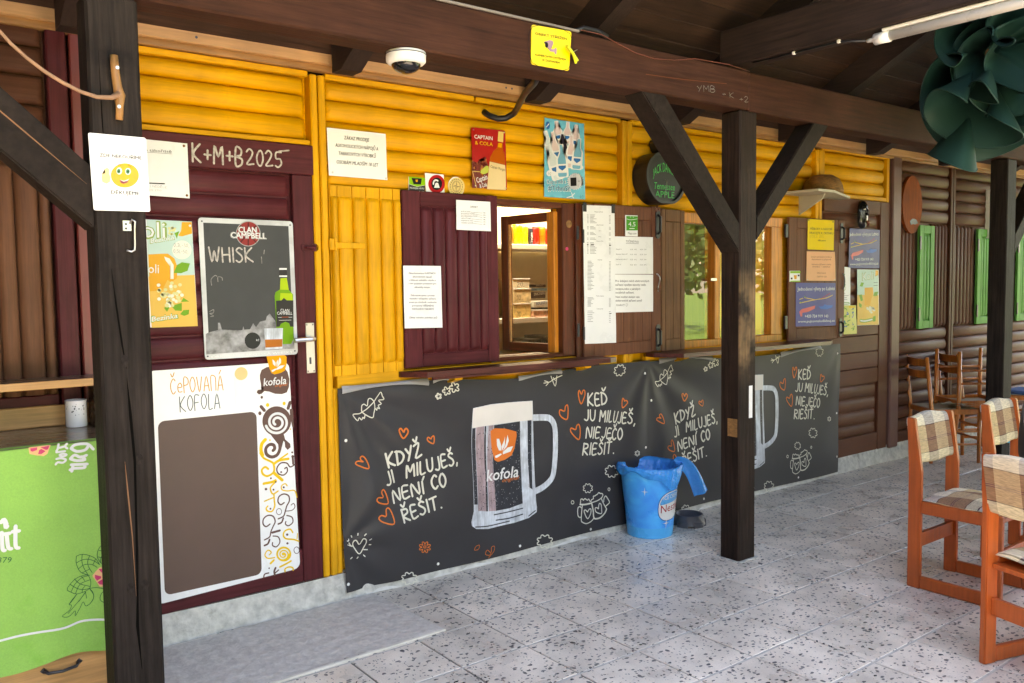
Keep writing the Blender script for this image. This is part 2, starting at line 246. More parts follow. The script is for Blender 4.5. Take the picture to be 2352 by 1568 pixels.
# ------------------------------------------------------------ mesh helpers
class MB:
    def __init__(s): s.v=[]; s.f=[]; s.m=[]
    def add(s,vs,fs,mi=0):
        o=len(s.v); s.v+=[tuple(v) for v in vs]; s.f+=[tuple(i+o for i in f) for f in fs]; s.m+=[mi]*len(fs); return s
    def box(s,x0,x1,y0,y1,z0,z1,c=.0,mi=0):
        x0,x1=min(x0,x1),max(x0,x1); y0,y1=min(y0,y1),max(y0,y1); z0,z1=min(z0,z1),max(z0,z1)
        if c<=0:
            return s.add([(x0,y0,z0),(x1,y0,z0),(x1,y1,z0),(x0,y1,z0),(x0,y0,z1),(x1,y0,z1),(x1,y1,z1),(x0,y1,z1)],[(0,3,2,1),(4,5,6,7),(0,1,5,4),(1,2,6,5),(2,3,7,6),(3,0,4,7)],mi)
        c=min(c,(x1-x0)*.4,(y1-y0)*.4,(z1-z0)*.4)
        bm=bmesh.new(); bmesh.ops.create_cube(bm,size=1)
        for v in bm.verts: v.co=((x0+x1)/2+v.co.x*(x1-x0),(y0+y1)/2+v.co.y*(y1-y0),(z0+z1)/2+v.co.z*(z1-z0))
        bmesh.ops.bevel(bm,geom=bm.edges[:],offset=c,segments=1,affect='EDGES'); bm.verts.index_update()
        r=s.add([v.co[:] for v in bm.verts],[[v.index for v in f.verts] for f in bm.faces],mi); bm.free(); return r
    def prism(s,pts,ax,a,b,mi=0):
        """pts polygon in the two other axes (in order); extruded along ax from a to b"""
        def P(p,t): return (t,p[0],p[1]) if ax==0 else (p[0],t,p[1]) if ax==1 else (p[0],p[1],t)
        n=len(pts); vs=[P(p,a) for p in pts]+[P(p,b) for p in pts]
        return s.add(vs,[tuple(range(n)),tuple(range(2*n-1,n-1,-1))]+[(i,i+n,(i+1)%n+n,(i+1)%n) for i in range(n)],mi)
    def tube(s,pts,r,n=8,mi=0,caps=True):
        pts=[Vector(p) for p in pts]; rr=r if isinstance(r,(list,tuple)) else [r]*len(pts); rings=[]
        t0=(pts[1]-pts[0]).normalized(); u=t0.orthogonal().normalized()
        for i,p in enumerate(pts):
            t=(pts[min(i+1,len(pts)-1)]-pts[max(i-1,0)]).normalized(); u=(u-t*u.dot(t)).normalized(); w=t.cross(u)
            rings.append([p+(u*math.cos(2*PI*k/n)+w*math.sin(2*PI*k/n))*rr[i] for k in range(n)])
        vs=[v for q in rings for v in q]; fs=[(i*n+k,i*n+(k+1)%n,(i+1)*n+(k+1)%n,(i+1)*n+k) for i in range(len(pts)-1) for k in range(n)]
        if caps: fs+=[tuple(range(n-1,-1,-1)),tuple(range((len(pts)-1)*n,len(pts)*n))]
        return s.add(vs,fs,mi)
    def lathe(s,prof,n=24,c=(0,0,0),mi=0,cap0=True,cap1=False):
        vs=[(c[0]+r*math.cos(2*PI*k/n),c[1]+r*math.sin(2*PI*k/n),c[2]+z) for r,z in prof for k in range(n)]
        fs=[(i*n+k,i*n+(k+1)%n,(i+1)*n+(k+1)%n,(i+1)*n+k) for i in range(len(prof)-1) for k in range(n)]
        if cap0: fs.append(tuple(range(n-1,-1,-1)))
        if cap1: fs.append(tuple(range((len(prof)-1)*n,len(prof)*n)))
        return s.add(vs,fs,mi)
    def grid(s,fn,nu,nv,mi=0):
        vs=[fn(i/nu,j/nv) for j in range(nv+1) for i in range(nu+1)]; w=nu+1
        return s.add(vs,[(j*w+i,j*w+i+1,(j+1)*w+i+1,(j+1)*w+i) for j in range(nv) for i in range(nu)],mi)
    def mesh(s,name,mats,smooth=False):
        me=bpy.data.meshes.new(name); me.from_pydata(s.v,[],s.f)
        for m in (mats if isinstance(mats,(list,tuple)) else [mats]): me.materials.append(MT[m] if isinstance(m,str) else m)
        if any(s.m): me.polygons.foreach_set('material_index',s.m)
        if smooth: me.polygons.foreach_set('use_smooth',[True]*len(me.polygons))
        me.update(); return me
    def obj(s,name,mats,parent=None,smooth=False,**kw): return link(name,s.mesh(name,mats,smooth),parent,**kw)
def bev(o,w):
    bm=bmesh.new(); bm.from_mesh(o.data); bmesh.ops.recalc_face_normals(bm,faces=bm.faces); bmesh.ops.bevel(bm,geom=[e for e in bm.edges if len(e.link_faces)==2 and e.calc_face_angle()>.5],offset=w,segments=2,affect='EDGES',clamp_overlap=True); bm.to_mesh(o.data); bm.free(); return o
def link(name,me,parent=None,loc=None,rot=None,label=None,cat=None,group=None,kind=None):
    o=bpy.data.objects.new(name,me); COL.objects.link(o)
    if parent: o.parent=parent
    if loc: o.location=loc
    if rot: o.rotation_euler=rot
    for k,v in (('label',label),('category',cat),('group',group),('kind',kind)):
        if v: o[k]=v
    return o
def thing(name,label,cat,group=None,loc=None,rot=None,kind=None): return link(name,None,None,loc,rot,label,cat,group,kind)
def bx(name,m,parent,x0,x1,y0,y1,z0,z1,c=.003,**kw): return MB().box(x0,x1,y0,y1,z0,z1,c).obj(name,m,parent,**kw)
def copy_tree(o,parent=None):
    c=o.copy(); COL.objects.link(c); c.parent=parent
    for ch in list(o.children): copy_tree(ch,c)
    return c
LOGM={}
def half_log(length,pitch,depth,axis,m,flat=.0):
    """half round log, crest on y=0 bulging towards -y, along axis 0 (x) or 2 (z), rounded ends; mesh shared by size"""
    k=(round(length,3),round(pitch,3),round(depth,3),axis,m)
    if k in LOGM: return LOGM[k]
    n=8; h=pitch/2-.0015; e=min(.03,length*.2); rows=[(0,.0),(e*.25,.55),(e,1),(length-e,1),(length-e*.25,.55),(length,.0)]; b=MB(); vs=[]
    for a,s in rows:
        for i in range(n+1):
            t=PI*i/n; w=-math.cos(t)*h; d=depth-depth*(math.sin(t)**.7)*s
            vs.append((a,d,w) if axis==0 else (-w,d,a))
    fs=[(j*(n+1)+i,(j+1)*(n+1)+i,(j+1)*(n+1)+i+1,j*(n+1)+i+1) for j in range(len(rows)-1) for i in range(n)]
    b.add(vs,[f[::-1] for f in fs]); LOGM[k]=b.mesh('log',m,True); return LOGM[k]
def logs_h(parent,x0,x1,edges,m,depth=.046,y=0,name='log'):
    for a,b in zip(edges[:-1],edges[1:]):
        link(name,half_log(x1-x0,abs(a-b),depth,0,m),parent,(x0,y,(a+b)/2))
def logs_v(parent,xs,z0,z1,m,depth=.022,y=0,name='log'):
    for a,b in zip(xs[:-1],xs[1:]):
        link(name,half_log(z1-z0,abs(b-a),depth,2,m),parent,((a+b)/2,y,z0))
def lsp(a,b,n): return [a+(b-a)*i/n for i in range(n+1)]
# ------------------------------------------------------------ print helpers (flat lettering and pictures that lie on a sheet)
GL={'K':['0 1;.02 0','.5 1;.06 .45;.55 0'],'D':['.05 1;.02 0','-.05 .98;.35 .87;.55 .5;.35 .13;0 .02'],'Y':['0 .9;.22 .5','.5 1;.12 0'],'Z':['0 .9;.5 .95;.02 .05;.55 .1'],'J':['.35 1;.36 .22;.22 0;0 .1'],'I':['.05 1;.05 0'],'M':['0 0;.05 1;.3 .4;.56 1;.62 0'],'L':['.05 1;.05 .03;.4 .05'],'U':['0 1;.04 .25;.24 0;.44 .22;.5 1'],'E':['.45 .96;.05 .95;.05 .03;.48 .05','.05 .5;.4 .52'],'S':['.45 .88;.25 1;.05 .8;.38 .45;.42 .17;.2 0;0 .12'],'N':['0 0;.03 1;.5 .05;.53 1'],'C':['.48 .85;.3 1;.05 .7;.05 .3;.25 0;.48 .15'],'O':['.28 1;.03 .7;.03 .3;.25 0;.5 .3;.5 .7;.28 1'],'R':['0 0;.02 1','0 .97;.4 .9;.42 .62;.05 .45;.5 0'],'T':['0 .95;.55 1','.28 .97;.26 0'],'A':['0 0;.28 1;.55 0','.1 .35;.46 .35'],'B':['0 0;.02 1;.38 .9;.34 .58;.02 .5;.44 .36;.38 .04;0 0'],'W':['0 1;.17 0;.35 .75;.5 0;.7 1'],'H':['0 1;0 0','.5 1;.5 0','0 .5;.5 .52'],'P':['0 0;.02 1;.4 .92;.4 .58;.02 .48'],'V':['0 1;.25 0;.5 1'],'F':['.45 1;.02 .98;0 0','.02 .52;.36 .54'],'e':['.04 .36;.44 .4;.3 .66;.06 .5;.1 .1;.45 .08'],'n':['0 0;0 .95;.3 1;.48 .8;.48 0'],'+':['.05 .45;.5 .45','.27 .7;.27 .2'],'2':['0 .8;.2 1;.42 .8;.3 .45;0 0;.48 .04'],'0':['.25 1;.03 .6;.08 .15;.28 0;.46 .4;.42 .85;.25 1'],'5':['.45 1;.08 .97;.06 .58;.35 .55;.44 .25;.2 0;0 .1'],'3':['.02 .95;.4 .95;.18 .58;.42 .35;.3 .03;0 .06'],'1':['0 .75;.22 1;.22 0'],'4':['.3 1;0 .35;.45 .36','.36 .6;.34 0'],'-':['.02 .45;.35 .45'],'.':['.05 .03;.08 .0'],',':['.1 .08;.02 -.15'],'8':['.25 .52;.05 .75;.25 1;.42 .78;.25 .52;.03 .25;.25 0;.46 .25;.25 .52']}
DIA={'\u030c':'.08 1.34;.24 1.12;.44 1.4','\u0301':'.16 1.1;.34 1.36'}
def parse(s): return [tuple(float(t) for t in p.split()) for p in s.split(';')]
GLY={k:[parse(s) for s in v] for k,v in GL.items()}
def hand_strokes(text):
    out=[]; x=0
    for ch in text:
        if ch==' ': x+=.4; continue
        d=unicodedata.normalize('NFD',ch); g=GLY.get(d[0]) or GLY.get(d[0].upper())
        if not g: x+=.4; continue
        mx=max(p[0] for s in g for p in s); jz=random.uniform(-.04,.04)
        out+=[[(x+p[0],p[1]+jz) for p in s] for s in g]
        for c in d[1:]:
            if c in DIA: out.append([(x+p[0]*max(mx,.3)/.5,p[1]+jz) for p in parse(DIA[c])])
        x+=mx+.2
    return out,x-.2
def smooth(pts,it=2):
    closed=len(pts)>3 and pts[0]==pts[-1]
    if len(pts)<3: return list(pts)
    n=len(pts); out=[]; q=4 if n<16 else 2
    for i in range(n-1):
        p0=pts[i-1] if i>0 else (pts[-2] if closed else pts[0]); p1=pts[i]; p2=pts[i+1]; p3=pts[i+2] if i+2<n else (pts[1] if closed else pts[-1])
        for k in range(q):
            t=k/q; out.append(tuple(.5*(2*p1[j]+(p2[j]-p0[j])*t+(2*p0[j]-5*p1[j]+4*p2[j]-p3[j])*t*t+(3*p1[j]-p0[j]-3*p2[j]+p3[j])*t**3) for j in (0,1)))
    out.append(pts[-1]); return out
TXT={}
def text_meshes(keys):
    obs={}
    for k in keys:
        c=bpy.data.curves.new('t','FONT'); c.body=k[0]; c.offset=0; c.shear=k[2]; c.resolution_u=2; c.size=1
        o=bpy.data.objects.new('t',c); COL.objects.link(o); obs[k]=o
    dg=bpy.context.evaluated_depsgraph_get(); dg.update()
    for k,o in obs.items():
        m=o.evaluated_get(dg).to_mesh(); vs=[v.co[:2] for v in m.vertices]; fs=[tuple(p.vertices) for p in m.polygons]; o.evaluated_get(dg).to_mesh_clear(); TXT[k]=(vs,fs)
    for o in obs.values():
        c=o.data; bpy.data.objects.remove(o); bpy.data.curves.remove(c)
SEP={'chalk_writing','blossom_print','lettering','handwriting','heart_drawing','flower_drawing','cloud_drawing','leaf_drawing','crack'}
class Print:
    """collects the marks of one printed part; surf(x,z) gives the y of the sheet"""
    def __init__(s,surf,step=.00012,cell=.09): s.lift=.0018 if step>.0003 else .0007; s.surf=surf; s.step=step; s.parts={}; s.cell=cell; s.cnt=0; s.ent=0
    def pt(s,x,z,d): return (x,s.surf(x,z)-s.lift-s.step*d,z)
    def get(s,part,col):
        k=(part,s.ent if part in SEP else 0); b,ms=s.parts.setdefault(k,(MB(),[]))
        if col not in ms: ms.append(col)
        return b,ms.index(col)
    def poly(s,part,col,pts,d):
        b,mi=s.get(part,col); bm=bmesh.new(); f=bm.faces.new([bm.verts.new((x,0,z)) for x,z in pts]); bmesh.ops.triangulate(bm,faces=[f])
        xs=[p[0] for p in pts]; zs=[p[1] for p in pts]
        for ax,lo,hi in ((0,min(xs),max(xs)),(2,min(zs),max(zs))):
            k=math.floor(lo/s.cell)+1
            while k*s.cell<hi:
                co=[0,0,0]; no=[0,0,0]; co[ax]=k*s.cell; no[ax]=1; bmesh.ops.bisect_plane(bm,geom=bm.verts[:]+bm.edges[:]+bm.faces[:],plane_co=co,plane_no=no); k+=1
        bm.normal_update(); bm.verts.index_update()
        fs=[]
        for f in bm.faces:
            q=[v.index for v in f.verts]; fs.append(q if f.normal.y<0 else q[::-1])
        b.add([s.pt(v.co.x,v.co.z,d) for v in bm.verts],fs,mi); bm.free()
    def stroke(s,part,col,w,pts,d,sm=True):
        b,mi=s.get(part,col); s.cnt+=1; d=d+(s.cnt%5)*.17
        p=smooth(pts) if sm else list(pts)
        q=[p[0]]
        for a in p[1:]:
            if math.hypot(a[0]-q[-1][0],a[1]-q[-1][1])>1e-4: q.append(a)
        if len(q)<2: q=[q[0],(q[0][0]+w*.3,q[0][1])]
        p=[q[0]]
        for a in q[1:]:
            l=math.hypot(a[0]-p[-1][0],a[1]-p[-1][1]); m=int(l/.022)+1; b0=p[-1]
            p+=[(b0[0]+(a[0]-b0[0])*k/m,b0[1]+(a[1]-b0[1])*k/m) for k in range(1,m+1)]
        n=len(p); vs=[]; h=w/2
        def nrm(i):
            a=p[max(i-1,0)]; c=p[min(i+1,n-1)]; dx,dz=c[0]-a[0],c[1]-a[1]; l=math.hypot(dx,dz) or 1; return -dz/l,dx/l
        closed=n>4 and math.hypot(p[0][0]-p[-1][0],p[0][1]-p[-1][1])<w*.3
        prof=[1]*n
        nx,nz=nrm(0); tx,tz=nz,-nx
        pre=[] if closed else [(p[0][0]-tx*h*.8,p[0][1]-tz*h*.8,nx*.45,nz*.45)]
        mid=[]
        for i in range(n): a,c=nrm(i); mid.append((p[i][0],p[i][1],a,c))
        a,c=nrm(n-1); post=[] if closed else [(p[-1][0]+c*h*.8,p[-1][1]-a*h*.8,a*.45,c*.45)]
        rows=pre+mid+post
        for x,z,a,c in rows: vs+= [s.pt(x+a*h,z+c*h,d),s.pt(x-a*h,z-c*h,d)]
        b.add(vs,[(2*i,2*i+1,2*i+3,2*i+2) for i in range(len(rows)-1)],mi)
    def text(s,part,col,body,p0,p1,h,d,bold,shear,hand):
        ux,uz=p1[0]-p0[0],p1[1]-p0[1]; Ln=math.hypot(ux,uz); ux/=Ln; uz/=Ln
        if hand:
            st,w=hand_strokes(body)
            for q in st: s.stroke(part,col,hand*h/100,[(p0[0]+ux*x*Ln/w-uz*y*h,p0[1]+uz*x*Ln/w+ux*y*h) for x,y in q],d)
            return
        vs,fs=TXT[(body,bold,shear)]
        if not vs: return
        x0=min(v[0] for v in vs); x1=max(v[0] for v in vs); k=Ln/(x1-x0); b,mi=s.get(part,col); kh=h/.73
        sh=[(0,0)]
        if bold>=3: q=bold*.0023; sh+=[(q,0),(-q,0),(0,q*.8),(0,-q*.8)]+([(q*.7,q*.6),(-q*.7,q*.6),(q*.7,-q*.6),(-q*.7,-q*.6)] if bold>9 else [])
        for i,(sx,sy) in enumerate(sh):
            s.cnt+=1; dd=d+i*.06
            b.add([s.pt(p0[0]+ux*((v[0]-x0)*k+sx*kh)-uz*(v[1]+sy)*kh,p0[1]+uz*((v[0]-x0)*k+sx*kh)+ux*(v[1]+sy)*kh,dd) for v in vs],fs,mi)
    def build(s,parent):
        for (part,_),(b,ms) in s.parts.items(): b.obj(part,[pmat(c) for c in ms],parent,kind='stuff' if part=='droplet_print' else None)
def put_art(key,parent,surf=None,Y=0,dx=0,dz=0,step=.00012,cell=.09,skip=()):
    P_=Print(surf or (lambda x,z:Y),step,cell); U=1e-4
    for e in ART[key]:
        if e[1] in skip: continue
        P_.ent+=1
        if e[0]=='P': P_.poly(e[1],e[2],[(a*U+dx,b*U+dz) for a,b in e[4]],e[3])
        elif e[0]=='S': P_.stroke(e[1],e[2],e[4]*U,[(a*U+dx,b*U+dz) for a,b in e[5]],e[3])
        else: P_.text(e[1],e[2],e[4],(e[5][0]*U+dx,e[5][1]*U+dz),(e[6][0]*U+dx,e[6][1]*U+dz),e[7]*U,e[3],e[8],e[9],e[10])
    P_.build(parent)
def sheet(name,label,cat,corners,Y,m,thick=.0015,rad=0,wav=0,group=None,parent=None,n=8,tacks=(),tm='steel'):
    """thin sheet from corners TL,TR,BR,BL (x,z) standing in front of the wall at y=Y; returns object and its surface"""
    TL,TR,BR,BL=corners; ph=random.uniform(0,6)
    def surf(x,z): return Y+(wav*(math.sin(x*23+ph)+.7*math.sin(z*31+ph*2)-1.7) if wav else 0)
    def q(u,v,off=0):
        x=(TL[0]*(1-u)+TR[0]*u)*(1-v)+(BL[0]*(1-u)+BR[0]*u)*v; z=(TL[1]*(1-u)+TR[1]*u)*(1-v)+(BL[1]*(1-u)+BR[1]*u)*v
        return (x,surf(x,z)+off,z)
    b=MB()
    if rad:
        w=abs(TR[0]-TL[0]); hh=abs(TL[1]-BL[1]); ru,rv=rad/w,rad/hh; ring=[]
        for cu,cv,a0 in ((1-ru,rv,-90),(1-ru,1-rv,0),(ru,1-rv,90),(ru,rv,180)):
            for k in range(5): a=R(a0+k*22.5); ring.append((cu+ru*math.cos(a),cv+rv*math.sin(a)))
        nn=len(ring); vs=[q(u,v) for u,v in ring]+[q(u,v,thick) for u,v in ring]
        b.add(vs,[tuple(range(nn-1,-1,-1)),tuple(range(nn,2*nn))]+[(i,(i+1)%nn,(i+1)%nn+nn,i+nn) for i in range(nn)])
    else:
        b.grid(lambda u,v:q(u,v),n,n); b.grid(lambda u,v:q(u,1-v,thick),n,n); w=n+1; o=w*w
        def F(i,j): return j*w+i
        def K(i,j): return o+(n-j)*w+i
        b.f=[f[::-1] for f in b.f]
        for i in range(n):
            for f in ((F(i,0),F(i+1,0),K(i+1,0),K(i,0)),(F(i+1,n),F(i,n),K(i,n),K(i+1,n)),(F(0,i+1),F(0,i),K(0,i),K(0,i+1)),(F(n,i),F(n,i+1),K(n,i+1),K(n,i))): b.f.append(f); b.m.append(0)
    o_=b.obj(name,m,parent,smooth=False,label=label,cat=cat,group=group)
    for u,v in tacks:
        x,y,z=q(u,v); MB().lathe([(.0055,0),(.0055,.002),(.003,.0035)],10,cap1=True).obj('tack',tm,o_,loc=(x,y-.0005,z),rot=(R(90),0,0))
    return o_,surf
ART={
 'banner':[
  ('S','winged_heart_drawing','cream',0,51,[(19882,9620),(19701,9714),(19559,9664),(19540,9487),(19578,9343),(19798,9155),(20135,8992),(20226,9214),(20325,9461),(20324,9667),(20257,9828),(20104,9958),(19975,9931),(19882,9620)]),
  ('S','winged_heart_drawing','cream',0,51,[(19592,9342),(19436,9256),(19102,9252),(19207,9064),(19384,8905),(19458,9050),(19595,8921),(19641,9056),(19723,8984),(19742,9148),(19827,9152)]),
  ('S','winged_heart_drawing','cream',0,51,[(19592,9342),(19950,9536),(20269,9750),(20419,9993),(20599,10248),(20709,10044),(20820,9853),(20544,9827),(20712,9630),(20537,9569),(20605,9395),(20462,9448),(20430,9335),(20347,9433)]),
  ('S','heart_drawing','orange',0,90,[(21881,8056),(21751,8255),(21616,8205),(21669,7962),(21814,7760),(22012,7868),(22167,8062),(22081,8218),(21959,8179),(21881,8056)]),
  ('S','heart_drawing','orange',0,70,[(23591,7486),(23413,7602),(23338,7478),(23497,7326),(23722,7236),(23800,7461),(23776,7621),(23639,7575),(23591,7486)]),
  ('S','heart_drawing','orange',0,66,[(19578,6824),(19296,6900),(19157,6808),(19330,6659),(19853,6451),(19782,6833),(19585,7097),(19422,7067),(19458,6915),(19578,6824)]),
  ('S','heart_drawing','orange',0,68,[(20583,4877),(20267,4928),(20180,4792),(20425,4601),(20927,4479),(20813,4953),(20610,5273),(20482,5158),(20583,4877)]),
  ('S','heart_drawing','orange',0,68,[(20759,3862),(20491,3947),(20337,3823),(20566,3592),(21155,3409),(21126,3911),(20963,4229),(20793,4198),(20759,3862)]),
  ('S','heart_drawing','orange',0,79,[(32894,8032),(32552,8154),(32493,7942),(32661,7706),(33083,7530),(33182,8004),(33129,8378),(32955,8289),(32894,8032)]),
  ('S','heart_drawing','orange',0,80,[(33727,6841),(33401,6966),(33341,6796),(33571,6504),(33979,6215),(34080,6756),(33989,7122),(33812,7053),(33727,6841)]),
  ('S','flower_drawing','cream',0,62,[(24044,9743),(24091,9715),(24115,9678),(24108,9645),(24073,9633),(24026,9647),(23986,9681),(23973,9637),(23941,9608),(23902,9607),(23875,9633),(23872,9674),(23895,9715),(23840,9715),(23796,9735),(23780,9767),(23798,9795),(23842,9807),(23896,9797),(23875,9842),(23880,9883),(23909,9903),(23947,9895),(23978,9861),(23989,9815),(24030,9842),(24077,9847),(24112,9829),(24118,9795),(24092,9762),(24044,9743)]),
  ('S','flower_drawing','cream',0,63,[(24589,9969),(24656,9930),(24690,9878),(24680,9832),(24630,9814),(24564,9833),(24507,9882),(24489,9819),(24443,9779),(24388,9778),(24349,9814),(24345,9872),(24377,9929),(24300,9929),(24238,9957),(24215,10001),(24240,10041),(24303,10059),(24380,10045),(24350,10108),(24357,10165),(24398,10194),(24452,10183),(24496,10136),(24511,10070),(24570,10109),(24637,10117),(24685,10091),(24694,10043),(24657,9997),(24589,9969)]),
  ('S','flower_drawing','cream',0,63,[(25132,10121),(25214,10073),(25257,10009),(25244,9953),(25183,9931),(25101,9954),(25030,10014),(25009,9937),(24952,9888),(24885,9886),(24837,9930),(24831,10001),(24871,10071),(24777,10071),(24700,10105),(24672,10159),(24702,10208),(24780,10229),(24874,10213),(24838,10290),(24846,10359),(24896,10395),(24963,10382),(25017,10324),(25035,10244),(25108,10292),(25190,10301),(25250,10269),(25261,10212),(25216,10154),(25132,10121)]),
  ('S','arrow_heart_drawing','cream',0,51,[(31287,9841),(31731,9874),(32068,10020),(32692,10189)]),
  ('S','arrow_heart_drawing','cream',0,52,[(31847,10209),(32152,9598),(32296,10193)]),
  ('S','arrow_heart_drawing','cream',0,51,[(31344,9973),(31641,9855),(31450,9682)]),
  ('S','arrow_heart_drawing','cream',0,52,[(32013,10110),(32179,9925)]),
  ('S','shining_heart_drawing','cream',0,52,[(19259,2673),(19064,2935),(18899,2819),(19011,2499),(19246,2212),(19584,2609),(19591,2870),(19429,2939),(19259,2673)]),
  ('S','shining_heart_drawing','cream',0,52,[(19191,3157),(19210,3242)]),
  ('S','shining_heart_drawing','cream',0,52,[(19515,3095),(19607,3167)]),
  ('S','shining_heart_drawing','cream',0,52,[(19779,2819),(19879,2867)]),
  ('S','shining_heart_drawing','cream',0,52,[(19788,2568),(19887,2549)]),
  ('S','shining_heart_drawing','cream',0,52,[(18883,3104),(18830,3203)]),
  ('S','shining_heart_drawing','cream',0,52,[(18641,2758),(18894,2641)]),
  ('S','shining_heart_drawing','cream',0,52,[(18700,2858),(18815,2672)]),
  ('S','shining_heart_drawing','cream',0,52,[(19495,2364),(19699,2323)]),
  ('S','shining_heart_drawing','cream',0,52,[(19161,2058),(19118,1992)]),
  ('S','shining_heart_drawing','cream',0,52,[(18878,2079),(18796,2022)]),
  ('S','shining_heart_drawing','cream',0,52,[(19447,2111),(19527,2020)]),
  ('S','flower_drawing','orange',0,39,[(23257,1723),(23354,1674),(23417,1616),(23426,1568),(23382,1552),(23299,1575),(23207,1633),(23250,1543),(23256,1470),(23226,1437),(23175,1457),(23124,1523),(23092,1615),(23055,1537),(23002,1492),(22950,1494),(22922,1538),(22932,1607),(22978,1679),(22885,1659),(22803,1669),(22761,1703),(22772,1745),(22836,1778),(22933,1788),(22837,1837),(22776,1895),(22766,1942),(22810,1958),(22891,1936),(22983,1879),(22940,1968),(22934,2041),(22964,2073),(23015,2054),(23066,1988),(23098,1897),(23134,1975),(23188,2020),(23240,2019),(23268,1975),(23258,1905),(23212,1833),(23306,1853),(23388,1844),(23432,1810),(23420,1767),(23355,1734),(23257,1723)]),
  ('S','flower_drawing','orange',0,39,[(23167,1757),(23145,1717),(23094,1709),(23043,1737),(23023,1786),(23045,1826),(23097,1835),(23147,1806),(23167,1757)]),
  ('S','leaf_drawing','orange',0,33,[(26191,1013),(26294,1198),(26521,1219),(26438,1004),(26191,1013)]),
  ('S','leaf_drawing','orange',0,33,[(26928,615),(27033,843),(27281,626),(27208,516),(26928,615)]),
  ('S','leaf_drawing','orange',0,33,[(27332,657),(27337,949),(27540,950),(27484,668),(27124,366)]),
  ('S','cloud_drawing','cream',0,62,[(31693,414),(31750,360),(31825,287),(31819,234),(31763,205),(31645,222),(31557,235),(31550,180),(31539,106),(31476,83),(31392,96),(31304,163),(31238,213),(31170,190),(31081,159),(30998,179),(30937,226),(30929,303),(30923,360),(30836,382),(30721,411),(30668,462),(30663,516),(30739,558),(30795,590),(30740,643),(30666,715),(30672,767),(30727,796),(30842,780),(30929,768),(30936,823),(30947,896),(31009,919),(31092,907),(31180,841),(31246,792),(31313,816),(31403,847),(31486,828),(31548,781),(31557,704),(31563,646),(31651,624),(31769,595),(31824,544),(31828,489),(31751,446),(31693,414)]),
  ('S','cloud_drawing','cream',0,55,[(22389,252),(22433,206),(22492,143),(22487,98),(22442,74),(22349,89),(22280,101),(22273,54),(22264,-8),(22214,-27),(22148,-15),(22079,42),(22027,85),(21974,66),(21903,41),(21838,58),(21790,99),(21784,165),(21780,214),(21712,233),(21621,258),(21579,302),(21576,348),(21636,384),(21681,410),(21638,456),(21581,518),(21586,562),(21629,587),(21720,572),(21788,561),(21795,607),(21804,669),(21854,688),(21919,677),(21988,620),(22039,578),(22093,597),(22164,623),(22229,606),(22278,565),(22284,500),(22288,450),(22358,431),(22450,405),(22493,361),(22496,315),(22435,279),(22389,252)]),
  ('T','lettering','cream',0,'KDYŽ',(21043,6298),(22915,6677),755,0,0,15),
  ('T','lettering','cream',0,'JI',(20908,5378),(21363,5490),680,0,0,15),
  ('T','lettering','cream',0,'MILUJEŠ,',(22120,5614),(25164,5978),691,0,0,15),
  ('T','lettering','cream',0,'NENÍ',(21319,4428),(23073,4651),670,0,0,15),
  ('T','lettering','cream',0,'CO',(23574,4760),(24388,4886),745,0,0,15),
  ('T','lettering','cream',0,'ŘEŠIT.',(21801,3345),(24084,3751),692,0,0,15),
  ('S','heart_drawing','orange',0,80,[(34268,8914),(34070,9179),(34009,8937),(34238,8339),(34540,8801),(34520,9114),(34365,9128),(34268,8914)]),
  ('S','heart_drawing','orange',0,83,[(37755,8235),(37564,8392),(37523,8072),(37649,7782),(38089,8018),(38051,8161),(37883,8223),(37754,8189)]),
  ('S','cloud_drawing','cream',0,55,[(37797,10127),(37846,10084),(37911,10026),(37906,9978),(37858,9944),(37757,9946),(37682,9947),(37676,9896),(37667,9828),(37613,9800),(37542,9802),(37465,9852),(37409,9890),(37351,9861),(37275,9822),(37204,9830),(37151,9866),(37144,9935),(37138,9987),(37064,9997),(36965,10009),(36919,10049),(36915,10098),(36979,10146),(37028,10181),(36980,10224),(36916,10281),(36921,10329),(36968,10362),(37067,10361),(37141,10360),(37147,10411),(37156,10478),(37209,10507),(37280,10505),(37356,10456),(37413,10418),(37470,10448),(37547,10487),(37618,10480),(37671,10444),(37679,10374),(37685,10322),(37760,10313),(37860,10300),(37908,10260),(37912,10211),(37846,10163),(37797,10127)]),
  ('S','cloud_drawing','cream',0,56,[(37104,3812),(37155,3763),(37222,3697),(37217,3646),(37167,3614),(37063,3624),(36984,3631),(36978,3577),(36968,3506),(36912,3480),(36838,3487),(36759,3546),(36700,3590),(36641,3564),(36561,3529),(36488,3543),(36433,3585),(36425,3659),(36419,3714),(36342,3729),(36240,3750),(36192,3796),(36188,3848),(36255,3893),(36305,3927),(36255,3976),(36189,4040),(36194,4091),(36243,4123),(36346,4114),(36423,4108),(36429,4161),(36438,4232),(36494,4258),(36567,4251),(36646,4193),(36705,4149),(36764,4176),(36844,4212),(36918,4199),(36974,4157),(36982,4083),(36987,4027),(37066,4012),(37170,3991),(37219,3945),(37223,3893),(37155,3846),(37104,3812)]),
  ('S','flower_drawing','cream',0,47,[(38981,4727),(39047,4695),(39086,4656),(39085,4623),(39045,4611),(38984,4626),(38924,4664),(38929,4611),(38907,4572),(38866,4562),(38826,4583),(38804,4628),(38810,4679),(38750,4657),(38689,4658),(38650,4680),(38649,4713),(38688,4742),(38754,4756),(38688,4788),(38649,4827),(38651,4860),(38690,4872),(38751,4856),(38811,4819),(38806,4872),(38828,4911),(38868,4921),(38909,4900),(38930,4856),(38924,4804),(38985,4826),(39047,4825),(39086,4803),(39087,4770),(39047,4741),(38981,4727)]),
  ('T','lettering','cream',0,'KEĎ',(34773,8189),(36262,8100),751,0,0,14),
  ('T','lettering','cream',0,'JU',(34429,7321),(35222,7209),643,0,0,14),
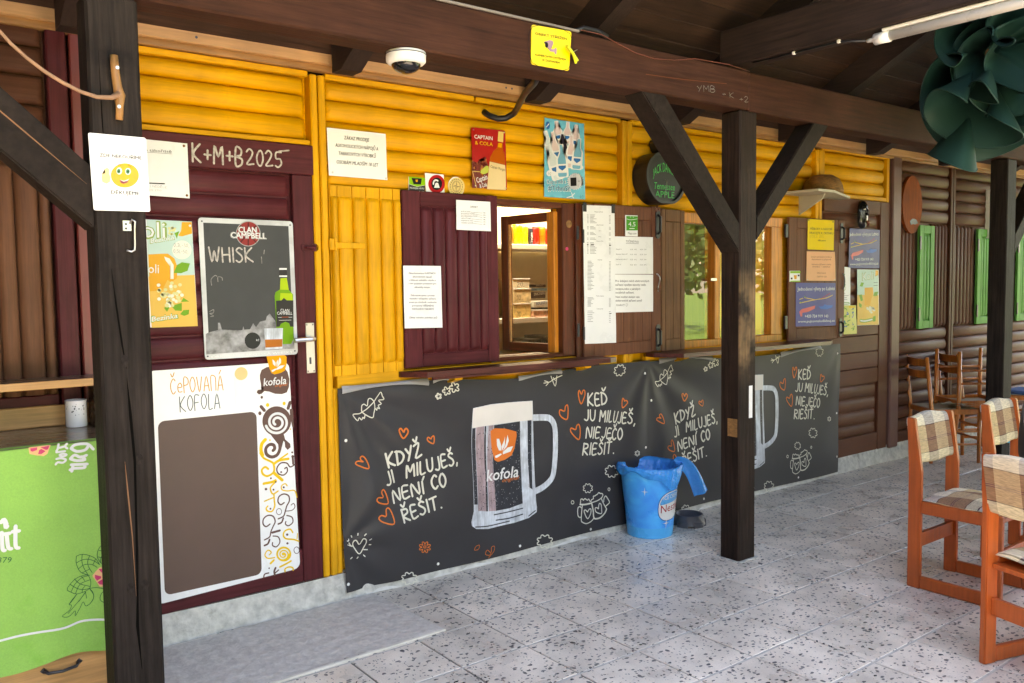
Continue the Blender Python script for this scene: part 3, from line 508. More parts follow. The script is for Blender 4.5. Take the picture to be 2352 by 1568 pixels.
  ('T','lettering','cream',0,'MILUJEŠ,',(35588,7169),(38602,6639),688,0,0,14),
  ('T','lettering','cream',0,'NIE',(34513,6255),(35578,6100),681,0,0,14),
  ('T','lettering','cream',0,'JE',(35799,6101),(36619,5975),637,0,0,14),
  ('T','lettering','cream',0,'ČO',(36744,5868),(37583,5785),718,0,0,14),
  ('T','lettering','cream',0,'RIEŠIŤ.',(34287,5233),(36901,4962),717,0,0,14),
  ('S','mug_pair_drawing','cream',0,62,[(34049,2219),(34098,2379),(34116,2521),(34243,2524),(34338,2436),(34434,2517),(34562,2447),(34658,2383),(34755,2440),(34850,2303),(34931,2265)]),
  ('S','mug_pair_drawing','cream',0,63,[(34239,2163),(34171,1813),(34117,1244),(34259,1074),(34546,961),(34902,1030),(35131,1184)]),
  ('S','mug_pair_drawing','cream',0,63,[(35011,2179),(35468,2225),(35798,2342),(35932,2492),(35867,2600),(35702,2639),(35604,2703),(35472,2615),(35406,2601),(35275,2549),(35145,2546),(35143,2400),(34980,2354),(34947,2238)]),
  ('S','mug_pair_drawing','cream',0,64,[(35782,2344),(35961,1971),(36207,1585)]),
  ('S','mug_pair_drawing','cream',0,63,[(34634,1661),(34491,1807),(34362,1780),(34455,1498),(34646,1246),(34874,1497),(34926,1756),(34813,1824),(34683,1725),(34634,1661)]),
  ('S','mug_pair_drawing','cream',0,64,[(35529,1701),(35431,1791),(35268,1795),(35298,1594),(35461,1468),(35773,1377),(35792,1656),(35762,1931),(35631,2026),(35563,1891),(35529,1701)]),
  ('S','mug_pair_drawing','cream',0,63,[(34205,1952),(34047,2087),(33888,2054),(33838,1799),(33883,1527),(34040,1427),(34136,1482)]),
  ('S','mug_pair_drawing','cream',0,64,[(35978,2067),(36030,2304),(36164,2405),(36329,2205),(36461,1961),(36326,1860),(36125,1771)]),
  ('S','mug_pair_drawing','cream',0,96,[(34049,2219),(34495,2149),(34994,2157)]),
  ('S','mug_pair_drawing','cream',0,97,[(34994,2133),(35103,1652),(35148,1205),(35457,1114),(35754,1171),(36055,1364),(36207,1585)]),
  ('S','cloud_drawing','cream',0,48,[(35004,3066),(35040,3029),(35089,2980),(35085,2942),(35049,2919),(34974,2926),(34917,2932),(34912,2892),(34905,2839),(34865,2819),(34811,2826),(34754,2870),(34711,2903),(34668,2884),(34610,2858),(34557,2869),(34518,2900),(34512,2955),(34508,2997),(34452,3009),(34378,3025),(34343,3059),(34340,3098),(34389,3132),(34425,3157),(34389,3193),(34342,3242),(34345,3280),(34381,3303),(34455,3296),(34511,3291),(34516,3330),(34523,3383),(34563,3403),(34616,3397),(34673,3353),(34716,3320),(34759,3340),(34817,3366),(34870,3355),(34910,3324),(34916,3269),(34920,3227),(34976,3215),(35052,3199),(35087,3165),(35090,3125),(35041,3091),(35004,3066)]),
  ('S','cloud_drawing','cream',0,48,[(33562,2433),(33547,2385),(33506,2355),(33452,2351),(33397,2374),(33358,2417),(33344,2469),(33359,2517),(33399,2547),(33454,2551),(33509,2529),(33548,2485),(33562,2433)]),
  ('S','cloud_drawing','cream',0,49,[(36531,2765),(36520,2723),(36491,2695),(36450,2689),(36410,2707),(36381,2745),(36371,2791),(36382,2833),(36412,2861),(36452,2867),(36492,2848),(36521,2811),(36531,2765)]),
  ('P','mug_picture','mugglass',1,[(26183,8891),(27366,8993),(28722,8974),(30413,8900),(30409,7711),(30377,6578),(30387,4866),(30441,3712),(30580,3230),(30666,2640),(30639,2356),(30019,2120),(29022,2043),(27913,2049),(27101,2032),(26308,2179),(26019,2397),(25978,2622),(26133,3194),(26178,3840),(26157,6012)]),
  ('P','mug_picture','mugfoam',2,[(26195,8873),(27366,8976),(28722,8958),(30398,8885),(30395,7769),(29399,7819),(27612,7820),(26199,7777)]),
  ('P','mug_picture','mugcola',2,[(27645,7789),(29470,7812),(29477,6125),(29520,4424),(29604,3048),(28618,2932),(27657,2958),(27612,4158),(27575,5819)]),
  ('P','mug_picture','mugpink',2,[(26453,7786),(26979,7808),(27008,5897),(27020,3040),(26427,3171),(26439,5431)]),
  ('P','mug_picture','mugcola',2,[(26212,7764),(26420,7773),(26417,5977),(26401,3530),(26173,3568),(26176,6010)]),
  ('P','mug_picture','mugcola',2,[(27012,7805),(27117,7793),(27100,4788),(27100,3027),(26973,3048),(26978,5354)]),
  ('P','mug_picture','mugpink',2,[(27277,7802),(27612,7793),(27541,5824),(27645,4152),(27657,2958),(27153,3028),(27150,5329)]),
  ('P','mug_picture','mugcola',2,[(30037,7796),(30323,7794),(30332,6014),(30310,4591),(30369,3724),(30154,3872),(30072,5480)]),
  ('S','mug_picture','mugcola',2,66,[(27518,2760),(28476,2743),(29600,2764)]),
  ('S','mug_picture','mugcola',2,67,[(27648,2431),(28608,2371),(29594,2424)]),
  ('S','mug_picture','mugcola',2,65,[(26245,2301),(27104,2197),(28605,2203)]),
  ('S','mug_picture','mugcola',2,69,[(30021,2234),(30531,2461)]),
  ('S','mug_handle_picture','mugglass',1,374,[(30433,7907),(31197,7844),(31750,7711),(32095,7239),(32166,6360),(32113,5202),(31966,4348),(31623,3963),(31063,3701),(30512,3586)]),
  ('S','mug_handle_picture','mugcola',2,52,[(31746,7394),(31923,6680),(31911,5811),(31839,4949),(31705,4445)]),
  ('P','logo','orange',3,[(27405,7488),(27675,7610),(28421,7509),(29214,7252),(29245,6996),(29093,6286),(28878,5922),(28390,5736),(27911,5674),(27676,5806),(27487,6491)]),
  ('P','logo','white',4,[(27833,6998),(28002,6978),(28132,6630),(28160,6294),(27990,6316),(27860,6609)]),
  ('P','logo','white',4,[(28414,7067),(28341,6826),(28164,6515),(28208,6277),(28405,6568)]),
  ('P','logo','white',4,[(28587,7130),(28684,6784),(28541,6468),(28262,6242),(28461,6617)]),
  ('P','logo','white',4,[(28991,6439),(28812,6154),(28259,6060),(28261,6198),(28609,6404)]),
  ('P','logo','white',4,[(27714,6049),(28123,6133),(28190,6069),(27915,5939),(27745,5918)]),
  ('T','logo','white',4,'kofola',(27072,4710),(29333,4633),668,6,0.15,0),
  ('T','logo','orange',4,'original',(28162,4489),(29401,4482),222,0,0.3,0),
 ],
 'kofola':[
  ('P','logo','brownprint',1,[(14494,11560),(14585,11782),(14823,11889),(15060,11912),(15365,11875),(15672,11821),(15838,11593),(15914,11255),(15885,10890),(15772,10633),(15528,10571),(15187,10618),(14920,10740),(14685,10793),(14547,10674),(14413,10654),(14311,10760),(14371,10869),(14587,10867),(14688,10859),(14529,11133),(14487,11365)]),
  ('P','logo','tagorange',2,[(14825,12451),(14911,12528),(15249,12508),(15725,12397),(15809,12309),(15790,11929),(15702,11669),(15492,11569),(15183,11525),(15050,11601),(14955,11821),(14882,12153)]),
  ('P','logo','white',3,[(15111,12237),(15187,12183),(15269,12062),(15246,11899),(15131,12022)]),
  ('P','logo','white',3,[(15393,12219),(15304,12093),(15296,11863),(15377,12039)]),
  ('P','logo','white',3,[(15465,12314),(15530,12210),(15525,12046),(15330,11844),(15405,12070)]),
  ('P','logo','white',3,[(15710,11934),(15568,11795),(15292,11732),(15294,11797),(15469,11917)]),
  ('P','logo','white',3,[(15054,11732),(15260,11800),(15310,11763),(15119,11652),(15069,11665)]),
  ('T','logo','white',3,'kofola',(14653,11025),(15751,11041),375,6,0.15,0),
  ('T','logo','orange',3,'original',(15197,10931),(15818,10956),138,0,0.3,0),
  ('P','swirl_print','brownprint',1,[(15937,9246),(15919,9110),(15874,8981),(15804,8866),(15712,8769),(15602,8694),(15478,8643),(15344,8618),(15207,8621),(15071,8651),(14942,8706),(14825,8784),(14723,8883),(14641,8999),(14581,9126),(14547,9260),(14538,9397),(14556,9531),(14599,9657),(14667,9771),(14756,9867),(14863,9943),(14985,9996),(15116,10023),(15253,10023),(15389,9996),(15520,9944),(15640,9867),(15744,9768),(15829,9652),(15891,9523),(15928,9386)]),
  ('P','swirl_print','brownprint',2,[(14855,8802),(15538,8722),(15614,8412),(15851,8182),(15870,8011),(15719,7896),(15602,8045),(15593,8281),(15526,8362),(15427,8301),(15417,8002),(15273,8020),(15263,8221),(15117,8472)]),
  ('S','swirl_print','brownprint',2,152,[(14997,7956),(15086,8044),(15040,8216),(14837,8258),(14663,8098),(14688,7830),(14920,7667),(15195,7730),(15342,8011),(15362,8409)]),
  ('S','swirl_print','brownprint',2,150,[(14494,10090),(14655,9878)]),
  ('S','swirl_print','brownprint',2,153,[(15914,10153),(15800,9863)]),
  ('S','swirl_print','white',3,119,[(15155,9174),(15123,9196),(15096,9227),(15078,9266),(15070,9309),(15075,9354),(15092,9397),(15123,9434),(15165,9463),(15216,9480),(15274,9482),(15333,9469),(15390,9440),(15441,9397),(15479,9340),(15503,9275),(15509,9206),(15495,9136),(15462,9072),(15410,9020),(15343,8982),(15264,8964),(15180,8967),(15095,8992),(15016,9039),(14950,9104),(14901,9185),(14875,9276),(14872,9371),(14896,9463),(14946,9546),(15019,9613),(15110,9659),(15216,9679),(15327,9671),(15437,9634),(15538,9570),(15622,9481),(15681,9374),(15711,9255),(15709,9133),(15672,9016),(15604,8914),(15507,8834),(15388,8782),(15254,8764),(15116,8782),(14983,8834),(14864,8919),(14768,9031),(14702,9163)]),
  ('P','swirl_print','brownprint',1,[(15879,9829),(16043,9839),(16067,8913),(15981,8973),(15892,9486)]),
  ('S','swirl_print','yellowprint',1,164,[(14660,8527),(14486,8351),(14426,8062),(14501,7789)]),
  ('P','swirl_print','yellowprint',1,[(14895,10117),(14878,10063),(14837,10033),(14787,10038),(14748,10076),(14734,10133),(14751,10187),(14793,10217),(14843,10212),(14882,10174)]),
  ('P','swirl_print','yellowprint',1,[(15693,10114),(15677,10064),(15638,10035),(15591,10040),(15554,10075),(15542,10128),(15558,10178),(15597,10207),(15643,10202),(15680,10167)]),
  ('P','swirl_print','yellowprint',1,[(15918,8869),(15911,8846),(15893,8834),(15871,8836),(15854,8853),(15848,8877),(15856,8900),(15874,8913),(15895,8910),(15912,8894)]),
  ('P','swirl_print','yellowprint',1,[(14912,8464),(14903,8437),(14882,8422),(14857,8425),(14838,8445),(14831,8474),(14840,8501),(14860,8515),(14885,8512),(14905,8493)]),
  ('P','swirl_print','brownprint',1,[(14609,10505),(14596,10465),(14565,10442),(14528,10445),(14499,10474),(14489,10516),(14502,10556),(14532,10579),(14569,10576),(14599,10548)]),
  ('P','swirl_print','brownprint',1,[(14514,9767),(14497,9714),(14455,9683),(14406,9689),(14367,9727),(14354,9784),(14371,9837),(14412,9867),(14461,9862),(14500,9824)]),
  ('P','swirl_print','brownprint',1,[(15987,7743),(15978,7714),(15954,7697),(15926,7701),(15904,7723),(15896,7755),(15906,7785),(15929,7801),(15957,7797),(15980,7775)]),
  ('P','swirl_print','brownprint',1,[(16030,7535),(16015,7489),(15979,7465),(15936,7471),(15902,7505),(15890,7554),(15905,7599),(15941,7624),(15984,7618),(16018,7584)]),
  ('S','swirl_print','yellowprint',1,100,[(14384,7934),(14539,7672),(14863,7466),(15004,7325),(15013,6957),(14716,6797),(14493,6911),(14439,7121),(14607,7238),(14748,7117)]),
  ('S','swirl_print','yellowprint',1,122,[(15025,7322),(15280,7450),(15747,7468)]),
  ('S','swirl_print','yellowprint',1,81,[(15282,7490),(15713,7719)]),
  ('S','swirl_print','yellowprint',1,142,[(14991,6919),(15418,6488)]),
  ('S','swirl_print','yellowprint',1,121,[(14499,6465),(14914,6483),(15083,6539)]),
  ('S','swirl_print','yellowprint',1,73,[(15123,6492),(14866,6286),(14819,6131),(14936,5908),(15191,6011)]),
  ('S','swirl_print','yellowprint',1,73,[(14978,5901),(14988,5573),(15001,5325),(14868,5102),(14661,5138),(14583,5274),(14669,5381)]),
  ('S','swirl_print','yellowprint',1,61,[(14512,5631),(14763,5692),(14973,5739)]),
  ('S','swirl_print','yellowprint',1,57,[(15642,6186),(15539,6305),(15367,6229),(15382,6042),(15655,5937),(15997,5903),(16116,5552)]),
  ('S','swirl_print','yellowprint',1,75,[(15847,3892),(15724,4082),(15466,4047),(15375,3858),(15497,3669),(15880,3553),(16136,3419)]),
  ('S','swirl_print','yellowprint',1,50,[(16083,3806),(16053,3561)]),
  ('S','swirl_print','yellowprint',1,61,[(14654,3053),(14762,3154),(14600,3290),(14448,3095),(14587,2903),(14921,2874)]),
  ('S','swirl_print','yellowprint',1,102,[(14703,2632),(14875,2760)]),
  ('S','swirl_print','yellowprint',1,91,[(15157,2370),(15501,2463),(15718,2542)]),
  ('S','swirl_print','yellowprint',1,74,[(15403,2088),(15416,2231),(15623,2270),(15793,2191),(15811,2070)]),
  ('S','swirl_print','brownprint',2,65,[(15541,7024),(15649,7071),(15664,6863),(15468,6727),(15219,6845),(15164,7098),(15360,7316),(15656,7275),(15820,7067),(16059,7157)]),
  ('S','swirl_print','brownprint',2,103,[(15961,7481),(15974,7190)]),
  ('S','swirl_print','brownprint',2,66,[(15468,5411),(15296,5337),(15166,5502),(15225,5739),(15460,5824),(15691,5704),(15725,5450),(15590,5225),(15496,4952),(15404,4761),(15148,4684)]),
  ('S','swirl_print','brownprint',2,41,[(15497,4993),(15839,4975),(15994,5115),(15935,5291),(15804,5230)]),
  ('S','swirl_print','brownprint',2,58,[(15575,4773),(15828,4645),(15863,4389),(15644,4263),(15498,4373),(15523,4492)]),
  ('S','swirl_print','brownprint',2,82,[(15402,4679),(15311,4489),(15140,4438)]),
  ('S','swirl_print','brownprint',2,29,[(15327,5002),(15313,4940),(15276,4895),(15225,4875),(15169,4885),(15119,4922),(15086,4980),(15076,5046),(15090,5107),(15127,5152),(15178,5172),(15234,5162),(15284,5125),(15317,5068),(15327,5002)]),
  ('S','swirl_print','brownprint',2,65,[(14744,4511),(14555,4423),(14415,4571),(14443,4810),(14654,4935),(14902,4851),(14998,4587),(14886,4362),(14774,4137),(14703,3904),(14451,3810)]),
  ('S','swirl_print','brownprint',2,106,[(14835,4084),(15214,4115)]),
  ('S','swirl_print','brownprint',2,57,[(14871,3913),(15120,3824),(15196,3562),(15021,3369),(14835,3468),(14840,3611)]),
  ('S','swirl_print','brownprint',2,90,[(14699,3782),(14610,3595),(14442,3546)]),
  ('S','swirl_print','brownprint',2,33,[(16148,2976),(16132,2910),(16093,2863),(16039,2843),(15979,2855),(15927,2897),(15891,2959),(15880,3030),(15896,3096),(15934,3144),(15989,3164),(16048,3152),(16101,3110),(16137,3048),(16148,2976)]),
  ('S','swirl_print','brownprint',2,65,[(14359,2041),(14405,2183),(14605,2201)]),
  ('S','swirl_print','brownprint',2,98,[(14893,2046),(14878,2223),(14946,2374)]),
  ('S','swirl_print','brownprint',2,66,[(14917,2132),(15089,2239)]),
  ('P','swirl_print','yellowprint',1,[(15741,2871),(15726,2779),(15685,2699),(15623,2636),(15544,2594),(15452,2577),(15355,2585),(15260,2617),(15171,2672),(15097,2746),(15040,2833),(15006,2928),(14997,3024),(15013,3114),(15052,3194),(15113,3257),(15192,3299),(15282,3317),(15379,3310),(15475,3279),(15564,3224),(15640,3151),(15697,3063),(15732,2968)]),
  ('S','swirl_print','white',2,58,[(15378,2872),(15361,2862),(15339,2859),(15313,2863),(15287,2876),(15264,2898),(15247,2927),(15239,2959),(15241,2993),(15255,3024),(15281,3048),(15316,3063),(15358,3064),(15402,3052),(15444,3026),(15480,2987),(15505,2939),(15514,2887),(15507,2835),(15483,2790),(15442,2756),(15389,2738),(15327,2739),(15264,2759),(15206,2799),(15158,2854),(15126,2921),(15115,2992),(15127,3061),(15162,3120),(15217,3164),(15288,3186),(15369,3184),(15451,3156),(15527,3104),(15588,3031),(15627,2945)]),
  ('P','swirl_print','brownprint',2,[(14907,6659),(14887,6624),(14845,6621),(14812,6652),(14813,6694),(14848,6715),(14890,6700)]),
  ('P','swirl_print','brownprint',2,[(15126,6450),(15108,6418),(15068,6415),(15038,6444),(15039,6483),(15071,6503),(15110,6488)]),
  ('P','swirl_print','brownprint',2,[(14671,6183),(14645,6136),(14588,6132),(14545,6174),(14547,6230),(14593,6258),(14648,6237)]),
  ('P','swirl_print','brownprint',2,[(15014,6100),(14994,6065),(14951,6062),(14918,6094),(14920,6136),(14954,6157),(14996,6141)]),
  ('P','swirl_print','brownprint',2,[(15525,6135),(15503,6096),(15457,6093),(15420,6128),(15422,6174),(15460,6197),(15506,6179)]),
  ('P','swirl_print','brownprint',2,[(15418,6878),(15398,6842),(15355,6839),(15321,6871),(15323,6913),(15358,6935),(15400,6919)]),
  ('P','swirl_print','brownprint',2,[(14839,5222),(14819,5187),(14776,5185),(14744,5217),(14745,5259),(14779,5280),(14821,5263)]),
  ('P','swirl_print','brownprint',2,[(15631,3838),(15605,3794),(15551,3792),(15509,3834),(15510,3888),(15555,3913),(15608,3891)]),
  ('P','swirl_print','brownprint',2,[(15626,3415),(15602,3374),(15551,3373),(15512,3412),(15513,3462),(15555,3486),(15605,3465)]),
  ('P','swirl_print','brownprint',2,[(14675,2412),(14658,2383),(14623,2383),(14596,2411),(14597,2446),(14626,2462),(14660,2447)]),
  ('T','lettering','goldprint',0,'ČePOVAnÁ',(10501,11006),(12776,11010),665,0,0,6),
  ('T','lettering','slateprint',0,'KOFOLA',(10864,10206),(12607,10214),671,0,0,6),
 ],
 'clan':[
  ('P','castle_picture','castle',1,[(12222,13617),(12460,13671),(12635,13708),(12647,14034),(12733,14031),(12810,13722),(13380,13654),(13738,13661),(13789,13837),(13829,13679),(14101,13690),(14247,13953),(14378,13768),(14570,14008),(14850,14066),(14902,14244),(15047,14375),(15180,14145),(15316,14004),(15354,13707),(16190,13650),(16166,12912),(16208,12679),(13975,12669),(12079,12648),(12091,13557)]),
  ('P','bottle_picture','bottlegreen',3,[(15308,15183),(15361,15363),(15577,15474),(16006,15454),(16216,15236),(16180,13788),(16174,13143),(16045,12909),(15661,12916),(15353,12955),(15355,13729),(15324,14956)]),
  ('P','bottle_picture','bottlelime',4,[(15596,15314),(16169,15282),(16188,14961),(15561,14974)]),
  ('P','bottle_picture','bottlelime',3,[(15577,15474),(15618,15995),(15928,16016),(16006,15454)]),
  ('P','bottle_picture','capdark',4,[(15574,16394),(15941,16394),(15946,16130),(15566,16131)]),
  ('P','bottle_picture','white',4,[(15577,16476),(15943,16476),(15941,16394),(15574,16394)]),
  ('P','bottle_picture','white',4,[(15566,16131),(15946,16130),(15944,16062),(15563,16063)]),
  ('P','bottle_picture','capdark',5,[(15371,14955),(15632,14973),(15755,15084),(15895,14967),(16217,14960),(16192,13719),(16023,13725),(15980,13888),(15790,13964),(15573,13880),(15497,13746),(15355,13752)]),
  ('T','bottle_picture','white',6,'CLAN',(15568,14451),(15997,14429),137,2,0,0),
  ('T','bottle_picture','white',6,'CAMPBELL',(15397,14310),(16138,14287),145,2,0,0),
  ('S','bottle_picture','white',6,14,[(15440,14181),(16134,14168)]),
  ('S','bottle_picture','white',6,14,[(15483,14043),(16081,14036)]),
  ('S','bottle_picture','rustprint',7,46,[(15630,14184),(15941,14183)]),
  ('P','glass_picture','mugglass',6,[(14754,13699),(15661,13671),(15606,12712),(14781,12704)]),
  ('P','glass_picture','amber',7,[(14774,13179),(15621,13161),(15600,12804),(14784,12803)]),
  ('P','price_circle','board',4,[(14573,13139),(14557,13042),(14516,12953),(14453,12878),(14373,12822),(14282,12790),(14184,12782),(14088,12800),(13999,12843),(13925,12907),(13868,12987),(13834,13079),(13825,13177),(13841,13273),(13881,13361),(13943,13436),(14022,13492),(14113,13525),(14210,13534),(14306,13517),(14396,13475),(14471,13412),(14529,13331),(14563,13238)]),
  ('T','price_circle','white',5,'Kč',(14366,13132),(14503,13125),90,0,0,0),
  ('P','logo','logored',1,[(14715,18042),(14697,17917),(14651,17797),(14581,17690),(14490,17600),(14382,17531),(14263,17488),(14140,17471),(14018,17483),(13903,17522),(13802,17586),(13719,17672),(13658,17775),(13622,17891),(13613,18013),(13630,18136),(13675,18253),(13743,18360),(13832,18450),(13938,18519),(14055,18564),(14178,18582),(14300,18573),(14416,18536),(14519,18473),(14605,18387),(14668,18283),(14705,18166)]),
  ('S','logo','silver',2,36,[(14715,18042),(14697,17917),(14651,17797),(14581,17690),(14490,17600),(14382,17531),(14263,17488),(14140,17471),(14018,17483),(13903,17522),(13802,17586),(13719,17672),(13658,17775),(13622,17891),(13613,18013),(13630,18136),(13675,18253),(13743,18360),(13832,18450),(13938,18519),(14055,18564),(14178,18582),(14300,18573),(14416,18536),(14519,18473),(14605,18387),(14668,18283),(14705,18166),(14715,18042)]),
  ('S','logo','logodark',2,62,[(14176,18521),(14141,17507)]),
  ('S','logo','logodark',2,61,[(13812,18377),(14509,17647)]),
  ('S','logo','logodark',2,62,[(14535,18400),(13786,17632)]),
  ('T','logo','silver',3,'CLAN',(13703,18059),(14569,18065),289,16,0,0),
  ('T','logo','silver',3,'CAMPBELL',(13340,17806),(15011,17800),296,16,0,0),
  ('T','logo','white',4,'CLAN',(13726,18086),(14543,18091),245,5,0,0),
  ('T','logo','white',4,'CAMPBELL',(13372,17833),(14975,17826),253,5,0,0),
  ('T','lettering','white',2,'ORIGINÁLNÍ SKOTSKÁ WHISKY',(12296,12460),(16118,12462),130,0,0,0),
  ('T','chalk_writing','chalk',2,'WHISK',(12377,16723),(14343,16779),645,0,0,11),
  ('S','chalk_writing','chalkfaint',2,35,[(12426,15710),(12414,15969),(12592,16141),(12677,16098)]),
  ('S','chalk_writing','chalkfaint',2,35,[(12712,15859),(12720,16076),(12892,16045),(12910,15923)]),
  ('S','chalk_writing','chalkfaint',2,35,[(12298,14545),(12473,14627),(12446,14476),(12295,14459),(12463,14345),(12333,14319)]),
  ('S','chalk_writing','chalkfaint',2,36,[(14888,17297),(14859,17118)]),
  ('S','chalk_writing','chalkfaint',2,36,[(14739,16983),(14752,16693)]),
 ],
 'doorchalk':[
  ('T','chalk_writing','chalk',0,'K+M+B',(11787,21110),(13967,21050),790,0,0,11),
  ('T','chalk_writing','chalk',0,'2025',(14199,21132),(15836,21140),689,0,0,11),
  ('S','chalk_writing','chalk',0,67,[(15718,21848),(16218,21937)]),
 ],
 'beamchalk':[
  ('T','chalk_writing','chalkfaint',0,'YMB',(34510,25269),(35854,25415),308,0,0,6),
  ('T','chalk_writing','chalkfaint',0,'+',(36445,25285),(36744,25307),226,0,0,6),
  ('T','chalk_writing','chalkfaint',0,'K',(37081,25287),(37410,25304),274,0,0,6),
  ('T','chalk_writing','chalkfaint',0,'+2',(37877,25176),(38652,25244),292,0,0,6),
  ('S','scratch_mark','rawwood',0,42,[(30738,25631),(33312,25733),(36801,25973)]),
 ],
 'koli':[
  ('P','juice_picture','kolisky',1,[(9809,18507),(11673,18485),(11710,16169),(9781,16105)]),
  ('P','juice_picture','koliwood',1,[(9787,16105),(11710,16169),(11769,13920),(9835,13926)]),
  ('P','juice_picture','koliorange',2,[(9817,17040),(10419,17082),(10622,17085),(10886,16877),(10993,16524),(10957,16029),(10711,15854),(10562,15961),(10325,15507),(9822,15479)]),
  ('P','juice_picture','kolipale',3,[(10465,16960),(10682,16875),(10842,16594),(10819,15995),(10682,15995),(10702,16523),(10510,16803)]),
  ('P','juice_picture','koliorange',2,[(11255,18453),(11673,18468),(11672,17970),(11232,17835),(11078,17866),(11207,18081)]),
  ('P','juice_picture','leafgreen',3,[(10829,16259),(10979,16595),(11190,16720),(11536,16669),(11419,16348),(11138,16241)]),
  ('P','juice_picture','leafgreen',3,[(10672,14831),(11124,14962),(11111,14606),(10836,14631)]),
  ('P','juice_picture','leafgreen',3,[(11036,14465),(11181,14639),(11426,14651),(11401,14454),(11207,14389)]),
  ('P','juice_picture','leafgreen',3,[(11091,14998),(11201,15174),(11439,15008)]),
  ('P','juice_picture','leafgreen',3,[(10928,17968),(11137,18062),(11061,17866),(11021,17724)]),
  ('P','juice_picture','leafgreen',3,[(10364,14768),(10638,14831),(10492,14588)]),
  ('P','juice_picture','flowercream',4,[(10715,15173),(10681,15113),(10612,15099),(10558,15142),(10560,15209),(10617,15250),(10686,15234)]),
  ('P','juice_picture','flowerwhite',5,[(10538,15337),(10505,15277),(10435,15263),(10382,15306),(10385,15373),(10441,15414),(10509,15398)]),
  ('P','juice_picture','flowerwhite',6,[(10261,15142),(10228,15083),(10160,15069),(10107,15112),(10109,15179),(10165,15220),(10233,15203)]),
  ('P','juice_picture','flowercream',7,[(10763,14961),(10730,14901),(10660,14888),(10606,14931),(10609,14998),(10666,15039),(10735,15023)]),
  ('P','juice_picture','flowercream',4,[(10817,15819),(10784,15758),(10714,15744),(10660,15786),(10663,15854),(10720,15895),(10789,15880)]),
  ('P','juice_picture','flowercream',5,[(10807,14849),(10774,14788),(10704,14775),(10650,14819),(10653,14886),(10710,14927),(10779,14910)]),
  ('P','juice_picture','flowercream',6,[(10790,15566),(10757,15505),(10687,15491),(10633,15534),(10636,15601),(10693,15643),(10762,15627)]),
  ('P','juice_picture','flowercream',7,[(10559,14875),(10526,14815),(10456,14802),(10403,14845),(10405,14912),(10462,14953),(10530,14936)]),
  ('P','juice_picture','flowercream',4,[(11076,15184),(11043,15124),(10972,15110),(10918,15154),(10921,15221),(10978,15262),(11048,15246)]),
  ('P','juice_picture','flowercream',5,[(10470,15379),(10437,15319),(10368,15306),(10315,15348),(10317,15415),(10374,15456),(10442,15440)]),
  ('P','juice_picture','flowercream',6,[(10584,14844),(10551,14784),(10482,14771),(10428,14814),(10431,14881),(10487,14922),(10556,14905)]),
  ('P','juice_picture','flowercream',7,[(11012,15366),(10978,15305),(10908,15291),(10853,15335),(10856,15402),(10913,15443),(10983,15427)]),
  ('P','juice_picture','flowercream',4,[(10950,15672),(10916,15612),(10846,15598),(10792,15640),(10794,15708),(10852,15749),(10921,15734)]),
  ('P','juice_picture','flowercream',5,[(10434,15248),(10402,15188),(10332,15174),(10279,15217),(10282,15284),(10338,15325),(10406,15309)]),
  ('P','juice_picture','flowerwhite',6,[(10861,15103),(10828,15043),(10758,15029),(10704,15072),(10706,15140),(10763,15181),(10832,15164)]),
  ('P','juice_picture','flowercream',7,[(11036,15210),(11003,15150),(10933,15136),(10878,15180),(10881,15247),(10938,15288),(11008,15272)]),
  ('P','juice_picture','flowercream',4,[(10264,15489),(10231,15429),(10162,15415),(10109,15458),(10112,15524),(10168,15565),(10236,15550)]),
  ('P','juice_picture','flowerwhite',5,[(10978,15029),(10945,14968),(10874,14955),(10820,14998),(10822,15066),(10880,15107),(10949,15090)]),
  ('P','juice_picture','flowercream',6,[(10486,15243),(10453,15183),(10384,15169),(10330,15212),(10333,15279),(10389,15320),(10457,15304)]),
  ('P','juice_picture','flowercream',7,[(10638,15033),(10605,14973),(10536,14960),(10482,15003),(10485,15070),(10541,15111),(10610,15095)]),
  ('P','juice_picture','flowercream',4,[(10546,15533),(10513,15473),(10443,15459),(10390,15502),(10393,15569),(10449,15610),(10517,15594)]),
  ('P','juice_picture','flowerwhite',5,[(10815,15268),(10782,15208),(10712,15194),(10658,15237),(10661,15305),(10718,15346),(10786,15330)]),
  ('P','juice_picture','flowerwhite',6,[(10617,14948),(10584,14888),(10514,14875),(10460,14918),(10463,14985),(10520,15026),(10588,15010)]),
  ('P','juice_picture','flowercream',7,[(11089,15047),(11055,14987),(10984,14973),(10930,15017),(10933,15084),(10990,15125),(11060,15109)]),
  ('P','juice_picture','flowerwhite',4,[(10592,15322),(10559,15262),(10489,15248),(10436,15291),(10438,15358),(10495,15399),(10563,15383)]),
  ('P','juice_picture','flowercream',5,[(11159,15738),(11125,15678),(11055,15663),(11000,15706),(11003,15774),(11061,15816),(11130,15800)]),
  ('P','juice_picture','flowerwhite',6,[(11008,15345),(10974,15285),(10904,15271),(10849,15314),(10852,15382),(10909,15423),(10979,15407)]),
  ('P','juice_picture','flowerwhite',7,[(10774,15678),(10741,15618),(10671,15604),(10617,15646),(10620,15714),(10677,15755),(10745,15739)]),
  ('P','juice_picture','flowercream',4,[(10631,15123),(10597,15063),(10528,15049),(10474,15092),(10477,15159),(10534,15200),(10602,15184)]),
  ('P','juice_picture','flowerwhite',5,[(10622,15091),(10589,15031),(10520,15017),(10466,15060),(10469,15127),(10525,15168),(10594,15152)]),
  ('P','juice_picture','flowerwhite',6,[(10677,15298),(10644,15238),(10574,15225),(10520,15268),(10523,15335),(10580,15376),(10648,15360)]),
  ('P','juice_picture','flowercream',7,[(10379,15305),(10346,15246),(10277,15232),(10224,15275),(10226,15342),(10283,15382),(10351,15366)]),
